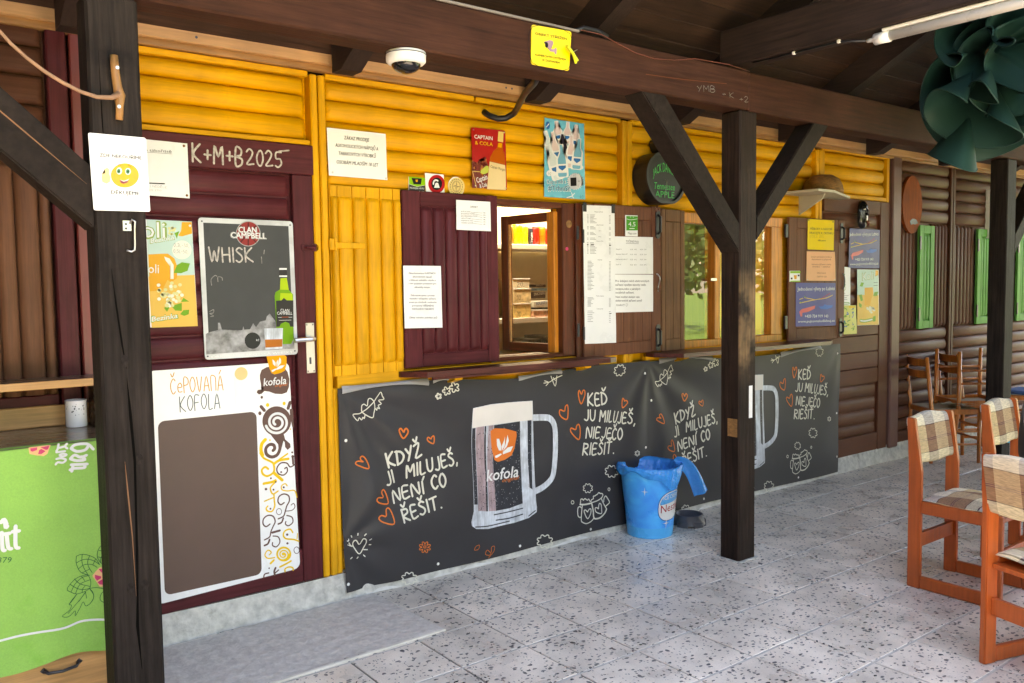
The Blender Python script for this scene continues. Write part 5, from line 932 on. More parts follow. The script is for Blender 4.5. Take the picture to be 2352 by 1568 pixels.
  ('S','plant_print','clothdark',0,22,[(6117,5990),(6050,5804),(6064,5607),(6174,5363)]),
  ('S','plant_print','clothdark',0,22,[(6304,5849),(6208,5649)]),
  ('S','plant_print','clothdark',0,22,[(5683,5821),(5891,5887),(6085,5865),(6257,5773),(6422,5616)]),
  ('S','plant_print','clothdark',0,22,[(5737,5580),(5882,5682),(6056,5693),(6207,5637),(6335,5529)]),
  ('S','plant_print','clothdark',0,22,[(5849,5410),(6092,5503)]),
  ('S','plant_print','clothdark',0,21,[(5336,4945),(5472,5131),(5692,5275),(5997,5304),(6099,5135),(6113,4961),(6063,4801),(5906,4715),(5646,4691),(5458,4808),(5336,4945)]),
  ('S','plant_print','clothdark',0,22,[(5438,5102),(5655,4895),(5866,4793),(6063,4801)]),
  ('S','plant_print','clothdark',0,22,[(5594,5253),(5768,5027),(6087,4869)]),
  ('S','plant_print','clothdark',0,22,[(5823,5306),(5923,5114)]),
  ('S','plant_print','clothdark',0,22,[(5458,4808),(5597,5054),(5842,5241),(6017,5263)]),
  ('S','plant_print','clothdark',0,22,[(5604,4713),(5767,5015),(6098,5111)]),
  ('S','plant_print','clothdark',0,22,[(5818,4687),(5846,4827),(5925,4906)]),
  ('S','plant_print','clothdark',0,22,[(5645,4679),(5510,4517),(5376,4392)]),
  ('S','plant_print','clothdark',0,22,[(5938,4696),(5835,4561),(5698,4399)]),
  ('S','plant_print','clothdark',0,22,[(6063,4801),(6165,4630),(6179,4431),(6061,4238),(5972,4191)]),
  ('S','plant_print','clothdark',0,22,[(6063,4801),(6304,4782),(6588,4680)]),
  ('S','plant_print','clothdark',0,22,[(6588,4680),(6426,4520),(6395,4305),(6588,4135)]),
  ('S','plant_print','clothdark',0,22,[(6592,6403),(6406,6171),(6362,5910),(6452,5695),(6559,5599)]),
  ('S','plant_print','clothdark',0,22,[(6426,6142),(6600,6057)]),
  ('S','plant_print','clothdark',0,22,[(6384,5906),(6601,5799)]),
  ('S','plant_print','clothdark',0,22,[(6451,5671),(6482,5885),(6600,6057)]),
  ('S','plant_print','clothdark',0,21,[(5633,4673),(5381,4402),(5452,4337),(5371,4168),(5128,4040),(5341,3951),(5567,4096),(5559,3908),(5727,4151),(5841,4350),(5929,4173),(6116,4296),(6190,4518),(6072,4772)]),
  ('S','plant_print','clothdark',0,21,[(5930,4698),(5740,4457),(5326,4073)]),
  ('S','plant_print','clothdark',0,21,[(5962,4452),(5930,4686)]),
  ('P','blossom_print','peach',1,[(6169,5242),(6285,5388),(6423,5517),(6665,5465),(6637,4780),(6393,4799),(6311,4965)]),
  ('P','blossom_print','pinkp',2,[(6376,5466),(6663,5416),(6655,5208),(6459,5325)]),
  ('P','blossom_print','pinkp',2,[(6258,5271),(6453,5179),(6450,5106),(6314,5038),(6253,5150)]),
  ('P','blossom_print','pinkp',2,[(6323,4987),(6493,5071),(6646,4988),(6639,4816),(6396,4884)]),
 ],
 'drinky':[
  ('T','lettering','ink',1,'DRINKY',(26198,19706),(26677,19712),109,0,0,0),
  ('T','lettering','inkgrey',1,'RUM & COLA',(25588,19447),(26184,19464),70,0,0,0),
  ('S','lettering','inkgrey',1,12,[(26203,19473),(26962,19449)]),
  ('T','lettering','inkgrey',1,'80,-',(27040,19436),(27215,19443),63,0,0,0),
  ('T','lettering','inkgrey',1,'BACARDI & TONIC',(25586,19327),(26482,19355),70,0,0,0),
  ('S','lettering','inkgrey',1,12,[(26511,19364),(26960,19327)]),
  ('T','lettering','inkgrey',1,'80,-',(27037,19314),(27213,19321),63,0,0,0),
  ('T','lettering','inkgrey',1,'BECHEROVKA & TONIC',(25583,19207),(26662,19241),70,0,0,0),
  ('S','lettering','inkgrey',1,12,[(26697,19250),(26957,19205)]),
  ('T','lettering','inkgrey',1,'80,-',(27035,19192),(27211,19198),63,0,0,0),
  ('T','lettering','inkgrey',1,'GIN & TONIC',(25581,19087),(26236,19103),70,0,0,0),
  ('S','lettering','inkgrey',1,12,[(26257,19112),(26955,19082)]),
  ('T','lettering','inkgrey',1,'80,-',(27033,19069),(27208,19076),63,0,0,0),
  ('T','lettering','inkgrey',1,'MORGAN & COLA',(25578,18967),(26354,18987),70,0,0,0),
  ('S','lettering','inkgrey',1,12,[(26379,18995),(26953,18960)]),
  ('T','lettering','inkgrey',1,'80,-',(27030,18947),(27206,18953),63,0,0,0),
  ('T','lettering','inkgrey',1,'VODKA & JUICE',(25576,18847),(26352,18865),70,0,0,0),
  ('S','lettering','inkgrey',1,12,[(26377,18874),(26950,18838)]),
  ('T','lettering','inkgrey',1,'80,-',(27028,18825),(27204,18830),63,0,0,0),
 ],
 'zakazpaper':[
  ('T','lettering','inkgrey',1,'Zákaz konzumace VLASTNÍCH',(22280,16178),(23900,16167),90,4,0,0),
  ('T','lettering','inkgrey',1,'alkoholických nápojů',(22518,15998),(23672,15985),90,4,0,0),
  ('T','lettering','inkgrey',1,'v blízkosti výdejního okýnka a',(22289,15827),(23910,15808),90,4,0,0),
  ('T','lettering','inkgrey',1,'s tím spojeným posezením pro',(22268,15656),(23942,15632),90,4,0,0),
  ('T','lettering','inkgrey',1,'zákazníky kempu',(22609,15465),(23543,15446),90,4,0,0),
  ('T','lettering','inkgrey',1,'Dále netolerujeme a proveze',(22391,15048),(23820,15015),90,4,0,0),
  ('T','lettering','inkgrey',1,'vlastního výčepního zařízení,',(22300,14885),(23906,14845),90,4,0,0),
  ('T','lettering','inkgrey',1,'pouze po domluvě s vedoucím',(22279,14705),(23938,14660),90,4,0,0),
  ('T','lettering','inkgrey',1,'provozovny VEŘEJNÉHO',(22447,14521),(23771,14480),90,4,0,0),
  ('T','lettering','inkgrey',1,'VODÁCKÉHO TÁBOŘIŠTĚ',(22426,14349),(23767,14304),90,4,0,0),
  ('T','lettering','inkgrey',1,'Zákaz volného pobíhání psů',(22259,13919),(23956,13854),90,4,0,0),
 ],
 'tocene':[
  ('T','lettering','ink',1,'TOČENÉ PIVO',(37962,18109),(39098,18095),136,1,0,0),
  ('S','lettering','ink',1,18,[(37962,18045),(39098,18040)]),
  ('T','lettering','inkgrey',1,'Rampuš 10°',(37101,17634),(37604,17642),72,0,0,0),
  ('T','lettering','inkgrey',1,'0,3l',(38343,17635),(38563,17638),73,0,0,0),
  ('T','lettering','inkgrey',1,'40 Kč',(38692,17640),(38913,17643),73,0,0,0),
  ('T','lettering','inkgrey',1,'0,5l',(39214,17648),(39437,17651),73,0,0,0),
  ('T','lettering','inkgrey',1,'52 Kč',(39556,17653),(39782,17656),74,0,0,0),
  ('T','lettering','inkgrey',1,'Budweiser Budvar 10°',(37098,17330),(38111,17341),72,0,0,0),
  ('T','lettering','inkgrey',1,'0,3l',(38342,17326),(38561,17328),73,0,0,0),
  ('T','lettering','inkgrey',1,'40 Kč',(38690,17330),(38911,17332),73,0,0,0),
  ('T','lettering','inkgrey',1,'0,5l',(39212,17335),(39436,17338),74,0,0,0),
  ('T','lettering','inkgrey',1,'52 Kč',(39555,17339),(39780,17342),74,0,0,0),
  ('T','lettering','inkgrey',1,'Bohemorový ležák 12°',(37096,17016),(38109,17023),72,0,0,0),
  ('T','lettering','inkgrey',1,'0,3l',(38340,17007),(38559,17009),73,0,0,0),
  ('T','lettering','inkgrey',1,'40 Kč',(38688,17010),(38910,17011),73,0,0,0),
  ('T','lettering','inkgrey',1,'0,5l',(39211,17014),(39434,17015),74,0,0,0),
  ('T','lettering','inkgrey',1,'52 Kč',(39553,17016),(39779,17018),74,0,0,0),
  ('T','lettering','inkgrey',1,'Plzeň 12°',(37094,16692),(37546,16694),72,0,0,0),
  ('T','lettering','inkgrey',1,'0,3l',(38337,16679),(38557,16680),73,0,0,0),
  ('T','lettering','inkgrey',1,'40 Kč',(38687,16681),(38908,16681),73,0,0,0),
  ('T','lettering','inkgrey',1,'0,5l',(39209,16683),(39433,16683),74,0,0,0),
  ('T','lettering','inkgrey',1,'52 Kč',(39552,16684),(39777,16685),74,0,0,0),
 ],
 'dobijeni':[
  ('T','lettering','inkgrey',1,'Pro dobíjení vašich elektronických',(37048,15658),(40026,15635),135,3,0,0),
  ('T','lettering','inkgrey',1,'zařízení využijte zásuvky vedle',(37046,15424),(39731,15396),135,3,0,0),
  ('T','lettering','inkgrey',1,'recepce,nebo u pánských',(37044,15172),(39214,15143),135,3,0,0),
  ('T','lettering','inkgrey',1,'sociálních zařízení.',(37043,14947),(38650,14921),135,3,0,0),
  ('T','lettering','inkgrey',1,'Není možné dobíjet vaše',(37040,14676),(39145,14636),135,3,0,0),
  ('T','lettering','inkgrey',1,'elektronické zařízení uvnitř',(37039,14451),(39368,14400),135,3,0,0),
  ('T','lettering','inkgrey',1,'kiosku!!! ☺',(37112,14178),(38103,14153),136,0,0,0),
 ],
 'menulist':[
  ('T','lettering','ink',1,'Nápojový lístek',(35338,19848),(36037,19869),70,0,0,0),
  ('S','lettering','inkgrey',1,19,[(34955,19676),(35360,19692)]),
  ('S','lettering','inkgrey',1,19,[(36525,19703),(36648,19708)]),
  ('S','lettering','inkgrey',1,19,[(34718,19667),(34825,19671)]),
  ('S','lettering','inkgrey',1,19,[(34954,19598),(35332,19613)]),
  ('S','lettering','inkgrey',1,19,[(36524,19623),(36647,19628)]),
  ('S','lettering','inkgrey',1,19,[(34718,19589),(34824,19593)]),
  ('S','lettering','inkgrey',1,19,[(34953,19520),(35258,19531)]),
  ('S','lettering','inkgrey',1,19,[(36524,19543),(36647,19548)]),
  ('S','lettering','inkgrey',1,19,[(34717,19511),(34823,19515)]),
  ('S','lettering','inkgrey',1,19,[(34952,19441),(35484,19461)]),
  ('S','lettering','inkgrey',1,19,[(36523,19464),(36646,19468)]),
  ('S','lettering','inkgrey',1,19,[(34716,19433),(34822,19437)]),
  ('S','lettering','inkgrey',1,19,[(34952,19363),(35215,19372)]),
  ('S','lettering','inkgrey',1,20,[(36522,19384),(36645,19388)]),
  ('S','lettering','inkgrey',1,19,[(34715,19355),(34821,19358)]),
  ('S','lettering','inkgrey',1,19,[(34951,19285),(35369,19299)]),
  ('S','lettering','inkgrey',1,20,[(36522,19304),(36645,19308)]),
  ('S','lettering','inkgrey',1,19,[(34714,19276),(34821,19280)]),
  ('S','lettering','inkgrey',1,19,[(34950,19206),(35492,19225)]),
  ('S','lettering','inkgrey',1,20,[(36521,19224),(36644,19228)]),
  ('S','lettering','inkgrey',1,19,[(34713,19198),(34820,19202)]),
  ('S','lettering','inkgrey',1,19,[(34948,18980),(35235,18989)]),
  ('S','lettering','inkgrey',1,20,[(36519,18994),(36642,18997)]),
  ('S','lettering','inkgrey',1,19,[(34711,18973),(34817,18976)]),
  ('S','lettering','inkgrey',1,19,[(34947,18910),(35381,18924)]),
  ('S','lettering','inkgrey',1,20,[(36518,18923),(36642,18926)]),
  ('S','lettering','inkgrey',1,19,[(34710,18903),(34817,18906)]),
  ('S','lettering','inkgrey',1,19,[(34946,18841),(35400,18854)]),
  ('S','lettering','inkgrey',1,20,[(36518,18852),(36641,18855)]),
  ('S','lettering','inkgrey',1,19,[(34710,18834),(34816,18837)]),
  ('S','lettering','inkgrey',1,19,[(34944,18640),(35219,18648)]),
  ('S','lettering','inkgrey',1,20,[(36516,18647),(36639,18651)]),
  ('S','lettering','inkgrey',1,19,[(34708,18634),(34814,18637)]),
  ('S','lettering','inkgrey',1,19,[(34944,18570),(35323,18580)]),
  ('S','lettering','inkgrey',1,20,[(36515,18576),(36639,18580)]),
  ('S','lettering','inkgrey',1,19,[(34707,18564),(34813,18567)]),
  ('S','lettering','inkgrey',1,19,[(34943,18501),(35424,18513)]),
  ('S','lettering','inkgrey',1,20,[(36515,18505),(36638,18508)]),
  ('S','lettering','inkgrey',1,19,[(34706,18495),(34812,18497)]),
  ('S','lettering','inkgrey',1,19,[(34941,18300),(35344,18309)]),
  ('S','lettering','inkgrey',1,20,[(36513,18301),(36637,18304)]),
  ('S','lettering','inkgrey',1,19,[(34704,18295),(34810,18297)]),
  ('S','lettering','inkgrey',1,19,[(34940,18222),(35428,18232)]),
  ('S','lettering','inkgrey',1,20,[(36512,18221),(36636,18224)]),
  ('S','lettering','inkgrey',1,19,[(34703,18216),(34810,18219)]),
  ('S','lettering','inkgrey',1,19,[(34938,18030),(35249,18036)]),
  ('S','lettering','inkgrey',1,20,[(36511,18025),(36634,18028)]),
  ('S','lettering','inkgrey',1,19,[(34701,18025),(34808,18027)]),
  ('S','lettering','inkgrey',1,19,[(34937,17949),(35274,17956)]),
  ('S','lettering','inkgrey',1,20,[(36510,17944),(36634,17946)]),
  ('S','lettering','inkgrey',1,19,[(34700,17945),(34807,17947)]),
  ('S','lettering','inkgrey',1,19,[(34936,17869),(35233,17874)]),
  ('S','lettering','inkgrey',1,20,[(36509,17862),(36633,17864)]),
  ('S','lettering','inkgrey',1,19,[(34700,17865),(34806,17867)]),
  ('S','lettering','inkgrey',1,19,[(34936,17789),(35356,17796)]),
  ('S','lettering','inkgrey',1,20,[(36509,17780),(36632,17782)]),
  ('S','lettering','inkgrey',1,19,[(34699,17785),(34805,17786)]),
  ('S','lettering','inkgrey',1,19,[(34935,17708),(35485,17717)]),
  ('S','lettering','inkgrey',1,20,[(36508,17698),(36632,17700)]),
  ('S','lettering','inkgrey',1,19,[(34698,17704),(34804,17706)]),
  ('S','lettering','inkgrey',1,19,[(34934,17628),(35380,17635)]),
  ('S','lettering','inkgrey',1,20,[(36507,17616),(36631,17618)]),
  ('S','lettering','inkgrey',1,19,[(34697,17624),(34804,17626)]),
  ('S','lettering','inkgrey',1,19,[(34933,17548),(35437,17555)]),
  ('S','lettering','inkgrey',1,20,[(36507,17534),(36630,17536)]),
  ('S','lettering','inkgrey',1,19,[(34696,17544),(34803,17546)]),
  ('S','lettering','inkgrey',1,19,[(34932,17467),(35314,17472)]),
  ('S','lettering','inkgrey',1,20,[(36506,17452),(36630,17454)]),
  ('S','lettering','inkgrey',1,19,[(34695,17464),(34802,17465)]),
  ('S','lettering','inkgrey',1,19,[(34932,17387),(35427,17393)]),
  ('S','lettering','inkgrey',1,20,[(36505,17371),(36629,17372)]),
  ('S','lettering','inkgrey',1,19,[(34694,17384),(34801,17385)]),
  ('S','lettering','inkgrey',1,19,[(34725,16918),(35018,16920)]),
  ('S','lettering','inkgrey',1,20,[(36501,16895),(36625,16896)]),
  ('S','lettering','inkgrey',1,19,[(34724,16837),(35076,16839)]),
  ('S','lettering','inkgrey',1,20,[(36501,16812),(36624,16813)]),
  ('S','lettering','inkgrey',1,19,[(34723,16756),(35194,16758)]),
  ('S','lettering','inkgrey',1,20,[(36500,16729),(36624,16729)]),
  ('S','lettering','inkgrey',1,19,[(34723,16675),(35209,16677)]),
  ('S','lettering','inkgrey',1,20,[(36499,16646),(36623,16646)]),
  ('S','lettering','inkgrey',1,19,[(34722,16593),(35114,16595)]),
  ('S','lettering','inkgrey',1,20,[(36499,16563),(36622,16563)]),
  ('S','lettering','inkgrey',1,19,[(34721,16512),(35009,16513)]),
  ('S','lettering','inkgrey',1,20,[(36498,16480),(36622,16480)]),
  ('S','lettering','inkgrey',1,19,[(34720,16431),(35064,16431)]),
  ('S','lettering','inkgrey',1,20,[(36497,16397),(36621,16397)]),
  ('S','lettering','inkgrey',1,19,[(34719,16350),(35046,16350)]),
  ('S','lettering','inkgrey',1,20,[(36497,16314),(36620,16314)]),
  ('S','lettering','inkgrey',1,19,[(34718,16268),(35067,16268)]),
  ('S','lettering','inkgrey',1,20,[(36496,16231),(36620,16231)]),
  ('S','lettering','inkgrey',1,19,[(34718,16187),(35231,16186)]),
  ('S','lettering','inkgrey',1,20,[(36495,16148),(36619,16148)]),
  ('S','lettering','inkgrey',1,19,[(34717,16106),(35040,16105)]),
  ('S','lettering','inkgrey',1,20,[(36494,16065),(36618,16064)]),
  ('S','lettering','inkgrey',1,19,[(34716,16024),(35253,16022)]),
  ('S','lettering','inkgrey',1,20,[(36494,15982),(36617,15981)]),
  ('S','lettering','inkgrey',1,19,[(34715,15943),(35250,15940)]),
  ('S','lettering','inkgrey',1,20,[(36493,15899),(36617,15898)]),
  ('S','lettering','inkgrey',1,19,[(34714,15861),(34993,15860)]),
  ('S','lettering','inkgrey',1,20,[(36492,15816),(36616,15815)]),
  ('S','lettering','inkgrey',1,19,[(34713,15780),(35092,15778)]),
  ('S','lettering','inkgrey',1,20,[(36492,15732),(36615,15732)]),
  ('S','lettering','inkgrey',1,19,[(34712,15699),(35127,15696)]),
  ('S','lettering','inkgrey',1,20,[(36491,15649),(36615,15648)]),
  ('S','lettering','inkgrey',1,19,[(34712,15617),(34980,15615)]),
  ('S','lettering','inkgrey',1,20,[(36490,15566),(36614,15565)]),
  ('S','lettering','inkgrey',1,19,[(34711,15536),(35104,15532)]),
  ('S','lettering','inkgrey',1,20,[(36490,15483),(36613,15482)]),
  ('S','lettering','inkgrey',1,19,[(34710,15454),(35254,15449)]),
  ('S','lettering','inkgrey',1,20,[(36489,15400),(36613,15398)]),
  ('S','lettering','inkgrey',1,19,[(34709,15373),(35005,15369)]),
  ('S','lettering','inkgrey',1,20,[(36488,15317),(36612,15315)]),
  ('S','lettering','inkgrey',1,19,[(34708,15291),(35155,15286)]),
  ('S','lettering','inkgrey',1,20,[(36488,15233),(36611,15232)]),
  ('S','lettering','inkgrey',1,19,[(34707,15210),(35007,15206)]),
  ('S','lettering','inkgrey',1,20,[(36487,15150),(36611,15148)]),
  ('S','lettering','inkgrey',1,19,[(34702,14730),(35144,14722)]),
  ('S','lettering','inkgrey',1,20,[(36483,14660),(36607,14658)]),
  ('S','lettering','inkgrey',1,19,[(34702,14658),(35242,14647)]),
  ('S','lettering','inkgrey',1,20,[(36482,14587),(36606,14584)]),
  ('S','lettering','inkgrey',1,19,[(34701,14586),(35026,14579)]),
  ('S','lettering','inkgrey',1,20,[(36482,14513),(36605,14511)]),
  ('S','lettering','inkgrey',1,19,[(34700,14514),(34965,14509)]),
  ('S','lettering','inkgrey',1,20,[(36481,14440),(36605,14437)]),
  ('S','lettering','inkgrey',1,19,[(34699,14442),(34987,14436)]),
  ('S','lettering','inkgrey',1,20,[(36480,14366),(36604,14363)]),
  ('S','lettering','inkgrey',1,19,[(34699,14370),(35128,14360)]),
  ('S','lettering','inkgrey',1,20,[(36480,14293),(36604,14290)]),
  ('S','lettering','inkgrey',1,19,[(34698,14298),(34965,14292)]),
  ('S','lettering','inkgrey',1,20,[(36479,14219),(36603,14216)]),
  ('S','lettering','inkgrey',1,19,[(34697,14226),(34985,14219)]),
  ('S','lettering','inkgrey',1,20,[(36478,14146),(36602,14142)]),
  ('S','lettering','inkgrey',1,19,[(34694,13931),(35111,13919)]),
  ('S','lettering','inkgrey',1,20,[(36476,13844),(36600,13840)]),
  ('S','lettering','inkgrey',1,19,[(34693,13825),(35242,13809)]),
  ('S','lettering','inkgrey',1,20,[(36475,13736),(36599,13733)]),
  ('S','lettering','inkgrey',1,19,[(34692,13720),(35085,13708)]),
  ('S','lettering','inkgrey',1,20,[(36474,13629),(36598,13625)]),
  ('S','lettering','inkgrey',1,19,[(34691,13614),(35077,13602)]),
  ('S','lettering','inkgrey',1,20,[(36473,13521),(36597,13517)]),
  ('S','lettering','inkgrey',1,19,[(34690,13509),(35151,13493)]),
  ('S','lettering','inkgrey',1,20,[(36472,13413),(36596,13409)]),
  ('S','lettering','inkgrey',1,19,[(34689,13403),(34980,13393)]),
  ('S','lettering','inkgrey',1,20,[(36471,13305),(36595,13301)]),
  ('S','lettering','inkgrey',1,19,[(34687,13298),(35130,13282)]),
  ('S','lettering','inkgrey',1,20,[(36471,13197),(36595,13193)]),
  ('T','lettering','ink',1,'Alkoholické',(35471,19066),(36057,19085),61,0,0,0),
  ('T','lettering','ink',1,'Víno',(35654,18721),(35867,18727),62,0,0,0),
  ('T','lettering','ink',1,'Pivo',(35650,18369),(35863,18374),62,0,0,0),
  ('T','lettering','ink',1,'Káva a čaj',(35489,18102),(36021,18113),61,0,0,0),
  ('T','lettering','ink',1,'Lahůdky',(35558,16977),(35931,16980),62,0,0,0),
  ('T','lettering','ink',1,'Teplé nápoje',(35404,14796),(36046,14785),62,0,0,0),
  ('T','lettering','ink',1,'Cukrovinky',(35450,14016),(35985,14001),62,0,0,0),
  ('S','lettering','blackp',1,44,[(35020,17900),(35259,17905)]),
  ('S','lettering','blackp',1,44,[(34700,17894),(34806,17896)]),
  ('S','lettering','blackp',1,44,[(36534,17893),(36658,17895)]),
  ('S','lettering','blackp',1,45,[(36524,13717),(36661,13731)]),
 ],
 'mapy':[
  ('P','print','mapgreen',1,[(38024,19735),(39029,19747),(39024,18871),(38018,18842)]),
  ('T','print','white',2,'4,5',(38212,19110),(38830,19111),289,2,0,0),
  ('S','print','white',2,45,[(38313,18968),(38726,18980)]),
  ('T','print','ink',1,'Mapy.com',(38157,18611),(38906,18612),145,0,0.2,0),
  ('S','print','white',2,27,[(38061,19556),(38419,19506),(39002,19591)]),
  ('S','print','white',2,27,[(38356,19676),(38421,19696)]),
  ('S','print','white',2,27,[(38614,19685),(38678,19688)]),
 ],
 'yellowsign':[
  ('T','lettering','ink',1,'PŘÍBORY A NÁDOBÍ',(57638,19442),(60569,19502),181,0,0,0),
  ('T','lettering','ink',1,'VRACEJTE K OKÝNKU',(57501,19133),(60726,19175),181,0,0,0),
  ('T','handwriting','inkgrey',1,'VÝDEJE JÍDEL',(57591,18839),(59462,18899),215,0,0,4),
  ('T','lettering','ink',1,'děkujeme',(58632,18613),(59689,18618),133,0,0,0),
 ],
 'orangesign':[
  ('T','lettering','rustprint',1,'Chcete-li využít zapůjčení lodí nebo se',(57743,17352),(60535,17369),124,0,0,0),
  ('T','lettering','rustprint',1,'dohodnout na přepravě',(57847,17153),(60463,17164),125,0,0,0),
  ('T','lettering','rustprint',1,'Informace o půjčovném u obsluhy',(57853,16779),(60471,16782),125,0,0,0),
  ('T','lettering','rustprint',1,'kiosku – telefon',(57971,16605),(60324,16602),125,0,0,0),
  ('T','lettering','rustprint',1,'Informace',(58558,16129),(59735,16118),126,0,0,0),
  ('T','lettering','rustprint',1,'724 919 143',(58534,15836),(59859,15821),126,0,0,0),
 ],
 'boatposterlow':[
  ('T','lettering','white',2,'Jednodenní výlety po Lužnici',(56046,14848),(60994,14829),279,4,0,0),
  ('S','paddle_picture','yellowprint',2,49,[(56310,13914),(58301,14120),(59740,14218),(60698,14431)]),
  ('S','paddle_picture','yellowprint',2,50,[(56937,14314),(58301,14120)]),
  ('S','paddle_picture','yellowprint',2,49,[(56306,14186),(56726,14276)]),
  ('S','paddle_picture','signred',3,42,[(59104,14188),(60362,14590)]),
  ('S','paddle_picture','leafgreen',3,50,[(56864,14439),(57150,14268)]),
  ('S','paddle_picture','leafgreen',3,49,[(56309,13996),(56590,13949)]),
  ('P','boat_picture','boatpink',2,[(56292,13255),(56597,13452),(57446,13554),(58381,13673),(58312,13448),(57452,13221),(56672,13161),(56676,12912),(56465,12878)]),
  ('P','boat_picture','boatblue',2,[(58820,13603),(59410,13588),(59629,13753),(59929,13660),(60759,13640),(60686,13470),(59935,13345),(59118,13401)]),
  ('T','lettering','white',2,'+420 724 919 143',(57003,12794),(60127,12707),233,4,0,0),
  ('T','lettering','white',2,'www.pujcovnalodiklouj.cz',(56122,12435),(61043,12340),198,4,0,0),
 ],
 'boatposterhigh':[
  ('T','lettering','white',2,'Jednodenní výlety po Lužnici',(63467,19136),(67796,19293),272,4,0,0),
  ('S','paddle_picture','yellowprint',2,48,[(63708,18235),(65455,18509),(66711,18656),(67542,18897)]),
  ('S','paddle_picture','yellowprint',2,48,[(64257,18648),(65455,18509)]),
  ('S','paddle_picture','yellowprint',2,48,[(63702,18500),(64071,18604)]),
  ('S','paddle_picture','signred',3,41,[(66157,18604),(67249,19039)]),
  ('S','paddle_picture','leafgreen',3,48,[(64192,18767),(64444,18611)]),
  ('S','paddle_picture','leafgreen',3,48,[(63706,18316),(63955,18280)]),
  ('P','boat_picture','boatpink',2,[(63698,17592),(63966,17797),(64711,17928),(65530,18078),(65471,17857),(64719,17603),(64034,17515),(64040,17273),(63855,17231)]),
  ('P','boat_picture','boatblue',2,[(65914,18026),(66429,18034),(66619,18201),(66881,18123),(67603,18134),(67541,17967),(66889,17817),(66176,17841)]),
  ('T','lettering','white',2,'+420 724 919 143',(64328,17170),(67062,17207),227,4,0,0),
  ('T','lettering','white',2,'www.pujcovnalodiklouj.cz',(63556,16787),(67862,16887),193,4,0,0),
 ],
 'smallgreen':[
  ('P','print','limeprint',1,[(55131,16322),(56415,16322),(56417,16158),(55133,16160)]),
  ('P','print','limeprint',1,[(55140,15608),(56426,15599),(56427,15525),(55141,15535)]),
  ('P','print','tagorange',1,[(55587,16013),(55974,16012),(55936,15725),(55660,15727)]),
  ('P','print','ink',1,[(56070,16052),(56307,16052),(56309,15928),(56072,15929)]),
  ('P','print','ink',1,[(55205,15835),(55424,15834),(55426,15704),(55207,15705)]),
 ],
 'whiteposter':[
  ('P','fruit_picture','leafgreen',1,[(62542,16213),(62859,16082),(62706,15864),(62518,15908)]),
  ('P','fruit_picture','leafgreen',1,[(62318,15735),(62708,15777),(62839,15557),(62403,15430)]),
  ('P','fruit_picture','leafgreen',1,[(62482,15386),(62955,15250),(62803,15033)]),
  ('P','fruit_picture','leafgreen',1,[(62244,15562),(62485,15211),(62285,15083)]),
  ('S','fruit_picture','leafgreen',1,35,[(62931,14944),(62894,14857),(62792,14794),(62651,14773),(62510,14798),(62405,14863),(62366,14951),(62402,15038),(62503,15100),(62644,15122),(62786,15097),(62891,15032),(62931,14944)]),
  ('S','lettering','inkgrey',1,26,[(62422,14532),(62892,14524)]),
  ('S','lettering','inkgrey',1,26,[(62347,14367),(63403,14348)]),
  ('S','lettering','inkgrey',1,26,[(62350,14210),(63136,14195)]),
  ('S','lettering','inkgrey',1,26,[(62353,14062),(63219,14044)]),
  ('S','lettering','leafgreen',1,52,[(62314,13687),(63417,13678),(63415,13793),(62312,13801)]),
 ],
 'mapposter':[
  ('S','map_print','mapgreen',1,76,[(62846,12360),(62832,12334),(62923,12199)]),
  ('S','map_print','tealprint',2,79,[(63249,12333),(63234,12226),(63234,12279)]),
  ('S','map_print','boatblue',3,70,[(62698,12190),(62792,12324),(62878,12148)]),
  ('S','map_print','mapgreen',4,61,[(62934,13349),(63061,13226),(63087,13182)]),
  ('S','map_print','boatblue',1,78,[(63130,11851),(62920,11902),(62807,11866)]),
  ('S','map_print','mapgreen',2,59,[(62886,12111),(63076,12080),(62909,12146)]),
  ('S','map_print','leafgreen',3,74,[(62828,12761),(63108,12698),(62597,12630)]),
  ('S','map_print','leafgreen',4,70,[(64137,11608),(63972,11509),(64188,11690)]),
  ('S','map_print','boatblue',1,47,[(62556,11772),(62726,11793),(62314,11861)]),
  ('S','map_print','leafgreen',2,66,[(63789,11685),(63940,11718),(63851,11662)]),
  ('S','map_print','tealprint',3,80,[(64034,12836),(63920,12974),(64100,13017)]),
  ('S','map_print','mapgreen',4,49,[(62770,12626),(62513,12518),(62645,12453)]),
  ('S','map_print','boatblue',1,75,[(63993,12644),(63930,12529),(64118,12795)]),
  ('S','map_print','mapgreen',2,60,[(64148,11790),(64274,11869),(64011,11609)]),
  ('S','map_print','leafgreen',3,72,[(63340,12334),(63618,12383),(63254,12302)]),
  ('S','map_print','mapgreen',4,60,[(62668,12193),(62769,12236),(62813,12096)]),
  ('S','map_print','leafgreen',1,77,[(62453,13305),(62313,13323),(62515,13373)]),
  ('S','map_print','mapgreen',2,74,[(63055,12801),(62923,12714),(62783,12688)]),
  ('S','map_print','tealprint',3,56,[(64140,12041),(63981,11950),(63951,12170)]),
  ('S','map_print','leafgreen',4,65,[(63196,12049),(63454,11983),(63006,11936)]),
  ('S','map_print','tealprint',1,76,[(64093,13223),(64063,13311),(63826,13219)]),
  ('S','map_print','tealprint',2,74,[(62775,11854),(62686,11754),(62489,11820)]),
  ('S','map_print','mapgreen',3,61,[(63454,12577),(63529,12641),(63498,12756)]),
  ('S','map_print','boatblue',4,77,[(63136,13017),(63357,12856),(63094,12844)]),
  ('S','map_print','boatblue',1,74,[(64041,12947),(64135,12938),(63890,13013)]),
  ('S','map_print','mapgreen',2,48,[(62808,13281),(62660,13432),(63018,13270)]),
  ('P','map_print','yellowprint',6,[(63356,13513),(64350,13506),(64322,13328),(63440,13334)]),
 ],
 'koliright':[
